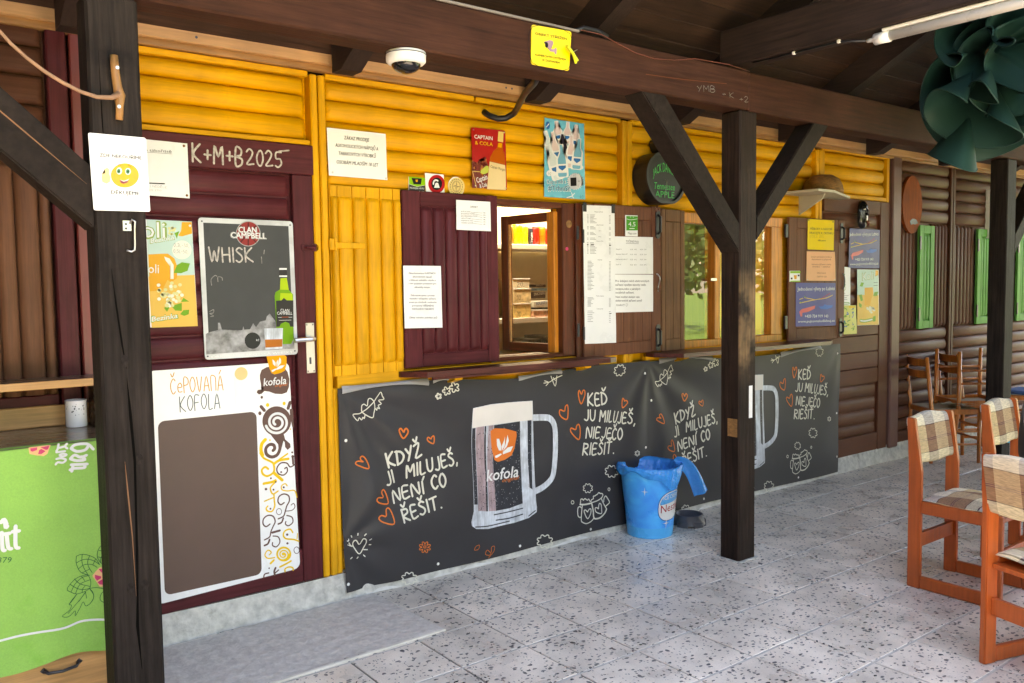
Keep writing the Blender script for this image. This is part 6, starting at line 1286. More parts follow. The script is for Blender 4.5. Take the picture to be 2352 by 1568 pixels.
  ('P','juice_picture','kolisky',1,[(64639,16432),(67875,16416),(67967,14332),(64720,14388)]),
  ('P','juice_picture','koliwood',1,[(64720,14388),(67967,14332),(68070,11831),(64763,11904)]),
  ('P','juice_picture','koliorange',2,[(65790,14953),(67045,14984),(67178,14437),(66820,13898),(66662,13493),(65827,13487)]),
  ('P','juice_picture','koliorange',2,[(67432,16389),(67876,16389),(67887,15979),(67411,15889)]),
  ('P','juice_picture','leafgreen',3,[(67115,14256),(67310,14571),(67908,14608),(67746,14244)]),
  ('P','juice_picture','leafgreen',3,[(65046,15096),(65284,15406),(65697,15358),(65457,15047)]),
  ('P','juice_picture','leafgreen',3,[(64981,14383),(65390,14421),(65567,13924),(65240,13842)]),
  ('P','juice_picture','leafgreen',3,[(64996,13758),(65411,13569),(65335,13301),(65004,13444)]),
  ('P','juice_picture','leafgreen',3,[(67110,12525),(67534,12603),(67546,12145),(67172,12112)]),
  ('P','juice_picture','flowerwhite',4,[(67093,12880),(66994,12804),(66791,12810),(66687,12892),(66787,12968),(66990,12962)]),
  ('P','juice_picture','flowerwhite',5,[(66731,13144),(66632,13068),(66430,13073),(66328,13155),(66426,13230),(66628,13225)]),
  ('P','juice_picture','flowerwhite',6,[(66629,13163),(66530,13087),(66328,13093),(66226,13174),(66324,13250),(66526,13245)]),
  ('P','juice_picture','flowerwhite',4,[(66527,13182),(66428,13106),(66227,13112),(66125,13193),(66223,13269),(66424,13263)]),
  ('P','juice_picture','flowerwhite',5,[(67392,13127),(67292,13050),(67088,13056),(66984,13138),(67084,13214),(67288,13209)]),
  ('P','juice_picture','flowerwhite',6,[(67520,13052),(67420,12976),(67215,12981),(67111,13063),(67211,13140),(67415,13134)]),
  ('P','juice_picture','flowerwhite',4,[(67065,13091),(66966,13015),(66763,13020),(66659,13102),(66759,13178),(66961,13172)]),
  ('P','juice_picture','flowerwhite',5,[(67388,13198),(67288,13121),(67084,13127),(66980,13209),(67080,13285),(67284,13280)]),
  ('P','juice_picture','flowerwhite',6,[(66937,13241),(66837,13165),(66635,13171),(66532,13252),(66631,13328),(66833,13323)]),
  ('P','juice_picture','flowerwhite',4,[(66921,13059),(66822,12983),(66619,12989),(66516,13071),(66615,13146),(66818,13141)]),
  ('P','juice_picture','flowerwhite',5,[(67057,13237),(66958,13160),(66755,13166),(66652,13247),(66751,13323),(66954,13318)]),
  ('P','juice_picture','flowerwhite',6,[(66902,13003),(66803,12927),(66600,12933),(66497,13014),(66596,13090),(66798,13085)]),
  ('P','juice_picture','flowerwhite',4,[(67066,13238),(66967,13162),(66764,13167),(66661,13249),(66760,13325),(66963,13319)]),
  ('P','juice_picture','flowerwhite',5,[(67306,13265),(67206,13189),(67003,13194),(66899,13276),(66999,13352),(67202,13347)]),
  ('P','juice_picture','flowerwhite',6,[(66466,13267),(66367,13191),(66167,13197),(66065,13278),(66163,13353),(66363,13348)]),
  ('P','juice_picture','flowerwhite',4,[(66882,13328),(66783,13252),(66581,13257),(66478,13339),(66577,13415),(66779,13409)]),
  ('T','lettering','olive',7,'Koli',(65412,15539),(67146,15663),671,9,0,0),
  ('T','lettering','white',8,'Koli',(65477,15575),(67077,15691),591,2,0,0),
  ('S','lettering','leafgreen',4,270,[(65229,12272),(65858,12205),(67031,12300)]),
  ('S','lettering','white',5,126,[(65229,12272),(65858,12205),(67031,12300)]),
  ('S','lettering','inkgrey',4,36,[(67171,15364),(67767,15377)]),
  ('S','lettering','inkgrey',4,36,[(67177,15118),(67773,15130)]),
 ],
}
# ============================================================ SETTING
text_meshes({(e[4],e[8],e[9]) for v in ART.values() for e in v if e[0]=='T' and not e[10]}|{(s,b,sh) for s,b,sh in (('ICE CREAM',4,.0),('Nestlé',4,.0),('JACK DANIEL\'S',3,.0),('Tennessee',1,.15),('APPLE',2,.0),('SNICKERS',5,.1),('TIGER',5,0),('BOUNTY',5,.1),('FRISCO',4,0),('Y',0,0))})
lawn=MB().grid(lambda u,v:(-90+200*u,-160+158*v,-.07),20,20).obj('lawn','grass',None,kind='structure')
bx('bounce_yard','bounce_paving',None,-9,16,-10.5,-5.0,-.2,-.012,0,kind='structure')  # pale paving added out of view to bounce sunlight onto the wall
floor=MB().box(-9,15,-4.99,.0,-.12,-.0045).obj('floor','grout',None,kind='structure')
# tiles: square terrazzo slabs, each its own piece
gx,gy=.004,.006
TX,TY,X0,Y0=.333,.339,2.209-.333*12,-1.351-.339*8
tb=MB(); a=TX-2*gx; c=TY-2*gy; e=.002
tb.add([(e,e,0),(a-e,e,0),(a-e,c-e,0),(e,c-e,0),(0,0,-.0018),(a,0,-.0018),(a,c,-.0018),(0,c,-.0018),(0,0,-.02),(a,0,-.02),(a,c,-.02),(0,c,-.02)],[(0,1,2,3)]+[(i+4,(i+1)%4+4,(i+1)%4,i) for i in range(4)]+[(i+8,(i+1)%4+8,(i+1)%4+4,i+4) for i in range(4)])
tile_me=tb.mesh('tile','terrazzo'); rest=MB(); cnt=0
fh=Vector((math.sin(yaw),math.cos(yaw)))
for i in range(-16,36):
    for j in range(-2,13):
        x=X0+i*TX+gx; y=Y0+j*TY+gy
        if y>-.01 or y<-4.99: continue
        ww,hh=a,min(c,-.002-y)
        d=Vector((x+a/2,y+c/2+3.83)); dep=d.dot(fh); lat=d.x*math.cos(yaw)-d.y*math.sin(yaw)
        vis=dep>1.6 and abs(lat)<dep*.66+.4 and 1.55/dep<.52 and hh>.1 and cnt<300
        dz=random.uniform(-.0007,.0007)
        if vis and hh<c-.001 or not vis:
            if vis:
                t=MB().box(x,x+a,y,y+hh,-.02,dz,.002).obj('tile','terrazzo',floor); cnt+=1
            else: rest.box(x,x+a,y,y+max(hh,.01),-.02,dz)
        else: link('tile',tile_me,floor,(x,y,dz),(random.uniform(-.0012,.0012),random.uniform(-.0012,.0012),0)); cnt+=1
for j in range(-2,13):
    y=Y0+j*TY
    if -4.98<y<-.02: MB().box(-8.9,14.9,y-gy*.95,y+gy*.95,-.0044,-.0016).obj('grout_line','grout_light',floor)
rest.obj('far_tiles','terrazzo',floor,kind='stuff')
# ============================================================ KIOSK
kiosk=thing('kiosk','yellow half-log refreshment kiosk with a maroon door and two serving windows','kiosk')
pl=MB()
def plf(u,v):
    x=.3+8.9*u; n=.012*math.sin(x*9)+.008*math.sin(x*23+1)
    return (x,-.012-(.018+n*.4)*max(0,1-v*1.2)+.01*v,-.01+(.145+.004*math.sin(x*3))*v)
pl.grid(plf,160,4); pl.add([(.3,-.002,.135),(9.2,-.002,.135),(9.2,.12,.135),(.3,.12,.135)],[(0,1,2,3)]); pl.obj('concrete_plinth','concrete',kiosk)
MB().grid(lambda u,v:(1.90+4.30*u,-.016-.012*(1-v)+.003*math.sin(u*90)*(1-v),.0005+.026*v+.003*math.sin(u*60)),120,2).obj('plinth_skirting','concrete_white',kiosk)
# wall panels: backing with half logs in front
def panel(x0,x1,z0,z1,m,y=.047): return bx('wall_panel',m,kiosk,x0,x1,y,y+.03,z0,z1,0)
YX,YZ='yellow_paint_x','yellow_paint_z'
p=panel(.80,1.735,2.23,2.575,YX); logs_h(p,.80,1.725,[2.545,2.466,2.360,2.254],YX); bx('trim_strip',YX,p,.80,1.73,-.006,.03,2.547,2.575); bx('trim_strip',YX,p,.80,1.735,-.004,.03,2.229,2.252)
p=panel(1.815,2.815,1.05,2.575,YX); p1=p
panel(2.815,3.30,2.03,2.575,YX)
panel(3.30,3.80,1.05,2.575,YX)
logs_h(p,1.818,3.792,[2.547,2.459,2.358,2.248,2.142,2.045],YX); bx('trim_strip',YX,p,1.818,2.685,-.006,.03,2.549,2.575); bx('trim_strip',YX,p,2.70,3.79,-.006,.03,2.546,2.572)
p=panel(1.84,3.99,.13,1.06,YX); logs_h(p,1.838,3.79,lsp(1.055,.135,9),YX); bx('rail',YX,p,1.836,3.74,-.012,.03,1.057,1.122)
p=panel(3.88,4.345,1.05,2.575,YX); panel(4.345,5.46,2.02,2.575,YX); panel(5.46,5.99,1.05,2.575,YX); logs_h(p,3.883,5.866,[2.547,2.446,2.343,2.236,2.131,2.032],YX); bx('trim_strip',YX,p,3.883,5.866,-.006,.03,2.549,2.575)
panel(3.99,6.0,.13,1.06,YX); bx('rail',YX,kiosk,4.0,6.0,-.012,.03,1.057,1.115)
p=panel(5.955,6.95,2.20,2.60,YX); logs_h(p,5.995,6.905,[2.565,2.468,2.360,2.250],YX)
for q in ((5.957,5.993,2.21,2.6),(6.908,6.95,2.21,2.6)): bx('trim_strip',YZ,p,q[0],q[1],-.008,.03,q[2],q[3])
bx('trim_strip',YX,p,5.994,6.907,-.007,.03,2.215,2.247); bx('trim_strip',YX,p,5.994,6.907,-.007,.03,2.566,2.595)
for x0,x1,z0 in ((1.737,1.813,.135),(3.797,3.880,1.0),(5.868,5.953,1.0)):
    w=(x1-x0)*.46; po=bx('corner_post',YZ,kiosk,x0,x0+w,-.016,.06,z0,2.562,.006); bx('corner_post',YZ,kiosk,x1-w,x1,-.016,.06,z0,2.562,.006)
    if z0<.5: bx('corner_post',YZ,kiosk,1.815,1.842,-.006,.03,.135,1.06,.004)
# fascia under the eaves
bx('fascia_board','fascia_wood',kiosk,-1,3.03,-.062,-.03,2.603,2.80,.004); bx('fascia_board','fascia_wood',kiosk,3.034,9.6,-.062,-.03,2.600,2.80,.004); bx('fascia_strip','fascia_shaded',kiosk,-1,9.6,-.028,.02,2.577,2.66,.003)
for x in (1.2,2.86,2.9,4.9): MB().lathe([(.006,0),(.006,.001)],8,cap1=True).obj('screw_hole','hole_dark',kiosk,loc=(x,-.0625,2.63),rot=(R(90),0,0))
# fixed yellow plank shutter with hasp
s=bx('plank_shutter',YZ,kiosk,1.822,2.215,-.004,.03,1.118,2.05,0); logs_v(s,[1.824,1.862,1.941,2.017,2.094,2.167,2.213],1.165,2.0,YZ,.030,-.032)
for xa,xb in zip([1.824,1.862,1.941,2.017,2.094,2.167],[1.862,1.941,2.017,2.094,2.167,2.213]):
    bx('plank_end',YZ,s,xa+.0015,xb-.0015,-.012,-.003,1.12,1.18,.002); bx('plank_end',YZ,s,xa+.0015,xb-.0015,-.012,-.003,1.985,2.048,.002)
h=bx('hasp',YZ,s,1.835,1.995,-.034,-.026,1.742,1.772,.003); bx('slot',YZ,h,1.955,1.985,-.036,-.0345,1.752,1.762,.001); bx('hinge_plate',YZ,h,1.806,1.834,-.034,-.018,1.735,1.79,.003); MB().tube([(1.836,-.036,1.732),(1.836,-.036,1.792)],.006,8).obj('hinge_pin',YZ,h)
# maroon shutter
MX,MZ='maroon_paint_x','maroon_paint_z'
s=bx('shutter',MX,kiosk,2.33,2.735,-.022,-.010,1.19,1.98,0)
bx('stile',MZ,s,2.212,2.318,-.030,-.004,1.132,2.045,.004); bx('stile',MZ,s,2.742,2.814,-.030,-.004,1.132,2.045,.004); bx('rail',MX,s,2.3185,2.7415,-.029,-.004,1.968,2.044,.004); bx('rail',MX,s,2.3185,2.7415,-.029,-.004,1.133,1.2,.004)
logs_v(s,[2.32,2.395,2.470,2.543,2.618,2.690,2.741],1.202,1.966,MZ,.028,-.045)
for z in (1.86,1.24): bx('hinge',MZ,s,2.205,2.222,-.038,-.030,z,z+.075,.003)
# maroon door
d=bx('door',MX,kiosk,.80,1.70,.02,.05,.138,2.22,0)
bx('frame_post',MZ,d,1.634,1.735,-.012,.03,.138,2.085,.004); bx('header',MX,d,.80,1.755,-.014,.03,2.086,2.226,.004); bx('bottom_rail',MX,d,.80,1.634,-.008,.03,.138,.298,.004); bx('frame_post',MZ,d,.80,.88,-.010,.03,.298,2.085,.004)
bx('jamb',MZ,d,1.736,1.757,-.006,.03,.138,2.085,.003)
logs_h(d,.882,1.631,lsp(2.083,.300,17),MX,.03,.0)
pt=bx('lock_plate','steel',d,1.677,1.722,-.017,-.012,1.146,1.388,.003); MB().tube([(1.70,-.017,1.312),(1.70,-.06,1.312),(1.685,-.066,1.312),(1.60,-.066,1.310)],[.010,.010,.012,.011],10).obj('lever','steel',pt); MB().lathe([(.016,0),(.016,.006)],14,cap1=True).obj('rose','steel',pt,loc=(1.70,-.017,1.312),rot=(R(90),0,0)); bx('keyhole','hole_dark',pt,1.692,1.702,-.019,-.0172,1.19,1.222,.002)
for z in (1.156,1.378):
    for x in (1.684,1.714): MB().lathe([(.0035,0),(.0035,.001)],8,cap1=True).obj('screw','hole_dark',pt,loc=(x,-.0172,z),rot=(R(90),0,0))
hk=MB(); hk.tube([(1.69,-.013,1.745),(1.69,-.03,1.745),(1.735,-.03,1.745),(1.735,-.013,1.745)],.006,8); hk.lathe([(.018,0),(.018,.004)],12,(0,0,0)); hk=MB().tube([(1.688,-.012,1.745),(1.69,-.032,1.745),(1.734,-.032,1.745),(1.736,-.012,1.745)],.006,8); hk.obj('pull_hook',MZ,d)
for x in (1.686,1.738): MB().lathe([(.019,0),(.019,.004)],12,cap1=True).obj('hook_plate',MZ,d,loc=(x,-.012,1.745),rot=(R(90),0,0))
put_art('doorchalk',d,Y=-.0145)
# left of the door: red posts
bx('frame_post','red_paint_z',kiosk,.712,.80,-.012,.05,.138,2.60,.005); bx('frame_post',MZ,kiosk,.628,.700,-.02,.05,.138,2.60,.006)
# ---------------- serving window one
def frame_piece(n,m,par,*q,c=.003): return bx(n,m,par,*q,c)
w1=bx('window','window_wood',kiosk,3.302,3.395,-.010,.10,1.128,2.032,.004)
frame_piece('jamb','window_wood',w1,3.397,3.440,-.022,.08,1.115,2.036); frame_piece('jamb','window_wood',w1,2.818,2.834,-.004,.10,1.15,2.0); frame_piece('head','window_wood_x',w1,2.818,3.301,-.006,.10,2.001,2.034); frame_piece('bottom_rail','window_wood_x',w1,2.818,3.301,-.006,.10,1.128,1.150)
ang=math.atan2(.46,-.05)
sh=link('sash',None,w1,(3.292,.035,0),(0,0,ang))
b=MB(); b.box(0,.06,-.02,.02,1.147,1.985,.003); b.obj('stile','window_orange',sh); bx('stile','window_wood',sh,.40,.462,-.02,.02,1.147,1.985); bx('rail','window_wood_x',sh,.0605,.3995,-.019,.019,1.147,1.20); bx('rail','window_wood_x',sh,.0605,.3995,-.019,.019,1.932,1.984); MB().add([(.0605,0,1.2005),(.3995,0,1.2005),(.3995,0,1.9315),(.0605,0,1.9315)],[(0,1,2,3)]).obj('pane','glass',sh); bx('bead','pine_x',sh,.385,.3995,.0025,.016,1.2005,1.9315,.002)
for z in (1.28,1.86): bx('hinge','dark_steel',w1,3.398,3.414,-.032,-.0225,z-.04,z+.04,.002)
# sills
def sill(pts,z1,th,name='sill'): return MB().prism(pts,2,z1-th,z1).obj(name,'sill_maroon',kiosk)
sill([(2.18,.01),(2.18,-.03),(2.27,-.15),(3.50,-.205),(3.56,-.19),(3.56,.01)],1.118,.028); bx('sill_edge','sill_maroon',kiosk,2.30,3.46,-.152,-.135,1.075,1.089,.003)
sill([(4.0,.01),(4.0,-.08),(4.09,-.25),(5.70,-.26),(5.82,-.20),(5.82,.01)],1.110,.026); 
for x in (2.46,3.38,4.25,5.4): MB().prism([(-.004,1.085),(-.11,1.085),(-.11,1.06),(-.004,1.03)],0,x,x+.05).obj('sill_bracket',YX,kiosk)
# ---------------- brown folding shutter between the windows
SB='shutter_brown'
s=bx('folding_shutter',SB,kiosk,3.53,4.03,-.028,-.018,1.19,1.95,0); bx('stile',SB,s,3.444,3.529,-.034,-.012,1.114,2.034,.004); bx('stile',SB,s,4.031,4.118,-.034,-.012,1.114,2.044,.004); bx('rail',SB,s,3.530,4.030,-.033,-.012,1.951,2.038,.004); bx('rail',SB,s,3.530,4.030,-.033,-.012,1.112,1.19,.004)
for q,r_ in zip(lsp(3.531,4.029,6)[:-1],lsp(3.531,4.029,6)[1:]): bx('plank',SB,s,q+.0015,r_-.0015,-.031,-.027,1.191,1.95,.0015)
s2=bx('folding_shutter','shutter_brown_worn',kiosk,4.16,4.31,-.030,-.020,1.19,1.95,0); SW='shutter_brown_worn'
bx('stile',SW,s2,4.122,4.16,-.036,-.014,1.112,2.034,.004); bx('stile',SW,s2,4.305,4.345,-.036,-.014,1.112,2.030,.004); bx('rail',SW,s2,4.1605,4.3045,-.035,-.014,1.951,2.032,.004); bx('rail',SW,s2,4.1605,4.3045,-.035,-.014,1.112,1.19,.004)
for q,r_ in zip(lsp(4.161,4.304,2)[:-1],lsp(4.161,4.304,2)[1:]): bx('plank',SW,s2,q+.0015,r_-.0015,-.033,-.029,1.191,1.95,.0015)
def pull(par,x,z0,z1,y):
    b=MB(); ring=[]
    for k in range(16):
        t=2*PI*k/16; ring.append((x+.020*math.cos(t),(z0+z1)/2+((z1-z0)/2-.02)*(1 if math.sin(t)>0 else -1)+.02*math.sin(t)))
    b.prism(ring,1,y-.006,y); o=b.obj('pull_plate','dark_steel',par); MB().tube([(x,y-.006,z0+.03),(x,y-.026,z0+.045),(x,y-.026,z1-.045),(x,y-.006,z1-.03)],.009,8).obj('grip','black_plastic',o)
pull(s,4.085,1.84,2.02,-.034); pull(s,4.085,1.12,1.29,-.034)
MB().tube([(4.075+.02*math.cos(t),-.04-.008*math.sin(t*3),1.56+.055*math.sin(t)) for t in lsp(-1.5,1.5,8)],.004,6).obj('key_ring','steel',s)
for z in (1.84,1.26): bx('hinge','dark_steel',s,3.436,3.448,-.042,-.0345,z-.04,z+.04,.002)
# ---------------- window two (reflecting) and its shutter
w2=bx('window','window_orange',kiosk,4.345,5.46,-.006,.09,1.115,1.165,.004); frame_piece('head','window_orange',w2,4.346,5.459,-.006,.09,1.955,2.022)
for x0,x1 in ((4.346,4.372),(4.69,4.745),(5.03,5.085),(5.33,5.459)): frame_piece('mullion','window_orange',w2,x0,x1,-.004,.088,1.1655,1.9545)
for x0,x1 in ((4.3725,4.6895),(4.7455,5.0295),(5.0855,5.3295)): MB().add([(x0,.03,1.166),(x1,.03,1.166),(x1,.03,1.954),(x0,.03,1.954)],[(0,1,2,3)]).obj('pane','glass',w2)
frame_piece('latch','steel',w2,4.64,4.70,-.014,-.0045,1.565,1.585,c=.002)
s3=bx('shutter',SB,kiosk,5.60,6.15,-.030,-.020,1.2,1.95,0); bx('stile',SB,s3,5.50,5.60,-.034,-.014,1.10,2.032,.004); bx('stile',SB,s3,6.15,6.245,-.034,-.014,1.10,2.034,.004); bx('rail',SB,s3,5.6005,6.1495,-.033,-.014,1.951,2.033,.004); bx('rail',SB,s3,5.6005,6.1495,-.033,-.014,1.10,1.2,.004)
for q,r_ in zip(lsp(5.601,6.149,6)[:-1],lsp(5.601,6.149,6)[1:]): bx('plank',SB,s3,q+.0015,r_-.0015,-.032,-.028,1.201,1.95,.0015)
pull(s3,6.19,1.85,2.01,-.034); pull(s3,6.19,1.11,1.26,-.034)
MB().tube([(6.205+.03*math.cos(t),-.042,1.55+.06*math.sin(t)) for t in lsp(-1.7,1.7,8)],.004,6).obj('pull_ring','dark_steel',s3)
for z in (1.93,1.25): bx('hinge','dark_steel',s3,5.468,5.499,-.03,-.012,z-.05,z+.05,.003)
# ---------------- brown door at the far end
DX,DZ='door_brown_x','door_brown_z'
d=bx('door',DX,kiosk,5.99,6.82,.016,.05,.12,2.21,0); bx('frame_post',DZ,d,6.815,6.958,-.010,.03,.12,2.21,.005); bx('header',DX,d,5.99,6.814,-.008,.03,2.10,2.212,.004); logs_h(d,6.0,6.80,lsp(2.095,1.24,8),DX,.028,.0)
for z0,z1 in ((1.102,1.238),(.966,1.10),(.828,.964),(.698,.826)): bx('board',DX,d,5.99,6.813,-.004,.02,z0+.001,z1-.001,.004)
logs_h(d,6.0,6.80,[.694,.582,.476,.363,.27],'tan_paint_x',.03,-.004); bx('bottom_rail',DX,d,5.99,6.813,-.006,.02,.12,.268,.004)
bx('corner_post','corner_brown',kiosk,6.975,7.115,-.03,.08,.11,2.60,.01)
# ---------------- kiosk room behind the windows
room=link('room',None,kiosk)
bx('inner_wall','cream_wall',room,2.3,7.0,2.0,2.05,.1,2.5,0); bx('inner_wall','cream_wall',room,2.25,2.3,.09,2.05,.1,2.5,0); bx('inner_wall','yellow_inner',room,6.95,7.0,.09,2.0,.1,2.5,0); bx('inner_floor','inner_dark',room,2.3,6.95,.09,2.0,.08,.1,0); bx('ceiling','inner_dark',room,2.3,6.95,.09,2.0,2.36,2.4,0); bx('partition','inner_dark',room,5.0,5.03,1.3,2.0,.1,2.36,0); bx('dark_backdrop','inner_dark',room,4.36,5.16,.33,.36,1.0,2.2,0); bx('yellow_panel','yellow_inner',room,5.55,5.6,.12,.9,.9,2.1,0)  # thin dark panel added behind the left pane to darken the view in
# ============================================================ CABINS LEFT AND RIGHT
bx('back_wall','brown_paint_z',kiosk,-1.3,2.25,.065,.1,.0,2.85,0); bx('back_wall','brown_paint_z',kiosk,7.0,11.6,.065,.1,.0,2.85,0); bx('back_wall','brown_paint_z',kiosk,2.25,7.0,.065,.1,2.45,2.85,0); bx('back_wall','brown_paint_z',kiosk,2.25,7.0,.065,.1,.0,1.04,0)
lc=thing('cabin','brown half-log cabin wall left of the maroon door','cabin')
bx('wall_panel','brown_paint_z',lc,-1.2,.626,.034,.06,.13,2.6,0); logs_h(lc,-1.1,.618,[2.605,2.513,2.401,2.287,2.181,2.06],'brown_paint_x',.034,-.006); logs_v(lc,[.27,.35,.431,.498,.582,.622],1.0,2.055,'tan_paint_z',.03,.0); logs_v(lc,lsp(-.29,.27,7),1.0,2.055,'tan_paint_z',.03,.0)
bx('rail','maroon_paint_x',lc,-1.1,.62,-.008,.03,1.04,1.14,.004)
rc=thing('cabin','long brown half-log cabin with green shutters beyond the kiosk','cabin')
bx('wall_panel','brown_paint_z',rc,7.118,11.5,.034,.06,.11,2.6,0)
GS=[(7.445,7.705),(8.552,8.86),(9.44,9.80)]
for x0,x1 in ((7.122,8.018),(8.118,9.02),(9.118,10.02),(10.12,11.4)):
    logs_h(rc,x0,x1,[2.595,2.491,2.381,2.281,2.177,2.062],'brown_paint_x',.034,-.006); logs_h(rc,x0,x1,[1.121,1.013,.906,.792,.678,.564,.449,.340,.231,.116],'tan_paint_x' if x0>7.5 else 'brown_paint_x',.034,-.006)
for x0,x1 in ((8.022,8.062),(8.07,8.112),(9.022,9.062),(9.07,9.112),(10.022,10.11)): bx('post','brown_paint_z',rc,x0,x1,-.014,.04,.11,2.6,.006)
for x0,x1,n in ((7.122,7.44,5),(7.71,8.018,5),(8.118,8.55,6),(8.865,9.02,2),(9.118,9.436,4)): logs_v(rc,lsp(x0,x1,n),1.124,2.058,'brown_paint_z',.022,.004)
for x0,x1 in GS:
    s=bx('shutter','green_paint',rc,x0,x1,-.012,.0,1.12,2.036,.003); bx('stile','green_paint',s,x0,x0+.07,-.026,-.0125,1.12,2.036,.003); bx('stile','green_paint',s,x1-.07,x1,-.026,-.0125,1.12,2.036,.003); bx('rail','green_paint',s,x0+.0705,x1-.0705,-.025,-.0125,1.965,2.035,.003); bx('rail','green_paint',s,x0+.0705,x1-.0705,-.025,-.0125,1.121,1.19,.003); k=max(2,int((x1-x0-.14)/.055)); logs_v(s,lsp(x0+.071,x1-.071,k),1.195,1.96,'green_paint',.012,-.024,'slat')
    for z in (1.25,1.88): bx('hinge','dark_steel',s,x0-.012,x0+.014,-.034,-.0265,z-.06,z+.06,.002)
bx('sign_frame','white_plastic',rc,8.74,8.77,-.05,.0,1.95,2.42,.003)
# ============================================================ TIMBER PORCH
por=thing('timber_porch','dark timber porch of posts, braces, long beam and boarded roof before the kiosk','porch')
BT,BB=2.69,2.482
bx('beam','dark_beam_x',por,-3.0,3.868,-.9,-.765,BB,BT,.008); bm_=bx('beam','dark_beam_x',por,3.872,12.0,-.9,-.765,BB-.004,BT-.004,.008)
for i,(x0,x1,m) in enumerate(((.597,.752,'post_black_z'),(3.802,3.948,'post_worn_z'),(7.06,7.215,'post_black_z'),(10.3,10.45,'post_black_z'))):
    bx('post',m,por,x0,x1,-.898,-.767,-.002,BB-.004,.008)
def brace(pts,m='brace_wood'):
    b=MB().prism(pts,1,-.896,-.769); o=bev(b.obj('brace',m,por),.006); return o
brace([(3.05,2.484),(3.216,2.484),(3.802,1.872),(3.802,1.712)]); brace([(4.484,2.478),(4.642,2.478),(3.948,1.776),(3.948,1.91)][:2]+[(3.948,1.776),(3.948,1.91)]); brl=brace([(.597,1.745),(.597,1.94),(-.0,2.484),(-.215,2.484)]); brace([(7.06,1.712),(7.06,1.872),(6.47,2.478),(6.31,2.478)]) if 0 else None
brace([(7.215,1.74),(7.215,1.90),(7.80,2.478),(7.96,2.478)])
def crack(par,pts,w,m='raw_wood',Y=-.8985):
    b=MB(); n=len(pts)
    vs=[]
    for i,(x,z) in enumerate(pts):
        a=pts[max(i-1,0)]; c=pts[min(i+1,n-1)]; dx,dz=c[0]-a[0],c[1]-a[1]; l=math.hypot(dx,dz); ww=w*(.2 if i in (0,n-1) else 1)*random.uniform(.6,1.2)/2; vs+=[(x-dz/l*ww,Y,z+dx/l*ww),(x+dz/l*ww,Y,z-dx/l*ww)]
    b.add(vs,[(2*i,2*i+1,2*i+3,2*i+2) for i in range(n-1)]); return b.obj('crack',m,par)
pst=[o for o in por.children if o.name.startswith('post')]
crack(pst[0],[(.63,2.3),(.632,2.1),(.636,1.95)],.004,'crack_dark'); crack(pst[0],[(.640,1.62),(.650,1.5),(.662,1.38),(.672,1.30)],.006,'crack_dark'); crack(pst[0],[(.672,1.27),(.678,1.15),(.685,1.0),(.683,.85),(.68,.7),(.676,.55),(.672,.45),(.68,.3)],.008,'crack_dark'); crack(pst[0],[(.655,1.0),(.66,.9),(.668,.75),(.672,.55)],.004,'raw_wood')
crack(brl,[(.05,2.358),(.2,2.222),(.4,2.045),(.58,1.885)],.004,'raw_wood',-.8965)
put_art('beamchalk',por,Y=-.9005)
# knots on posts
for x,z,r_ in ((.668,1.325,.016),(.70,1.0,.015),(.655,.58,.014),(.70,.58,.016)):
    b=MB(); b.lathe([(r_,0),(r_*.8,.0012),(r_*.3,.002)],14,cap1=True); o=b.obj('knot','post_black_z',pst[0],loc=(x,-.8985,z),rot=(R(90),0,0)); o.scale=(.75,1.25,1)
# paper scraps and worn patch on the centre post
bx('paper_scrap','paper',por,3.885,3.915,-.900,-.8985,.80,.98,.0)
bx('paper_scrap','straw',por,3.8005,3.8018,-.885,-.82,.70,.80,.0)
for x0,x1 in ((.597,.752),(3.802,3.948),(7.06,7.215)):
    b=MB(); ring=[]
    for k in range(28):
        t=2*PI*k/28; q=max(abs(math.cos(t)),abs(math.sin(t))); j=random.uniform(.004,.024); ring.append(((x0+x1)/2+((x1-x0)/2+j)*math.cos(t)/q,-.8325+(.066+j)*math.sin(t)/q))
    b.prism(ring,2,-.001,.0045); b.obj('mortar_bed','concrete',por)
# rafters and roof boards
SL=.52
def rz(y): return 2.552+SL*(-.21-y)
RX=[-1.62,-.50,.648,1.80,2.945,4.09,5.235,6.385,7.55,8.7,9.85]
rb=MB().prism([(-.12,2.550),(-.21,2.550),(-1.96,rz(-1.96)),(-1.96,rz(-1.96)+.17),(-.12,2.715)],0,0,.104)
rme=rb.mesh('rafter','dark_beam_y')
for x in RX: link('rafter',rme,por,(x,0,0))
YE=-1.98; N=16; bw=(YE-.12)/-N  # roof ends early, out of view, to let more sky onto the floor
for i in range(N):
    y0=.12-i*bw; y1=y0-bw+.006; z=lambda y:rz(y)+.172; dz=random.uniform(0,.004)
    MB().add([(-8,y0,z(y0)+dz),(11.5,y0,z(y0)+dz),(11.5,y1,z(y1)+dz),(-8,y1,z(y1)+dz),(-8,y0,z(y0)+.03),(11.5,y0,z(y0)+.03),(11.5,y1,z(y1)+.03),(-8,y1,z(y1)+.03)],[(0,1,2,3),(7,6,5,4),(0,4,5,1),(1,5,6,2),(2,6,7,3),(3,7,4,0)]).obj('roof_board','roof_board',por)
zr=rz(YE)+.18
for xa,xb in ((4.25,11.5),(-8,-1.8)): MB().prism([(YE,zr),(YE,zr+.05),(-8.2,3.10),(-8.2,3.05)],0,xa,xb).obj('light_block_roof','roof_board',por)  # unseen roof pieces added to hold light off the right and left
bx('ridge_beam','dark_beam_x',por,-2.0,11.5,YE-.02,YE+.11,zr-.36,zr-.175,.006)
for x in (.60,3.80,7.06): bx('tie_beam','dark_beam_y',por,x,x+.145,-3.25,-.76,2.722,2.92,.006)
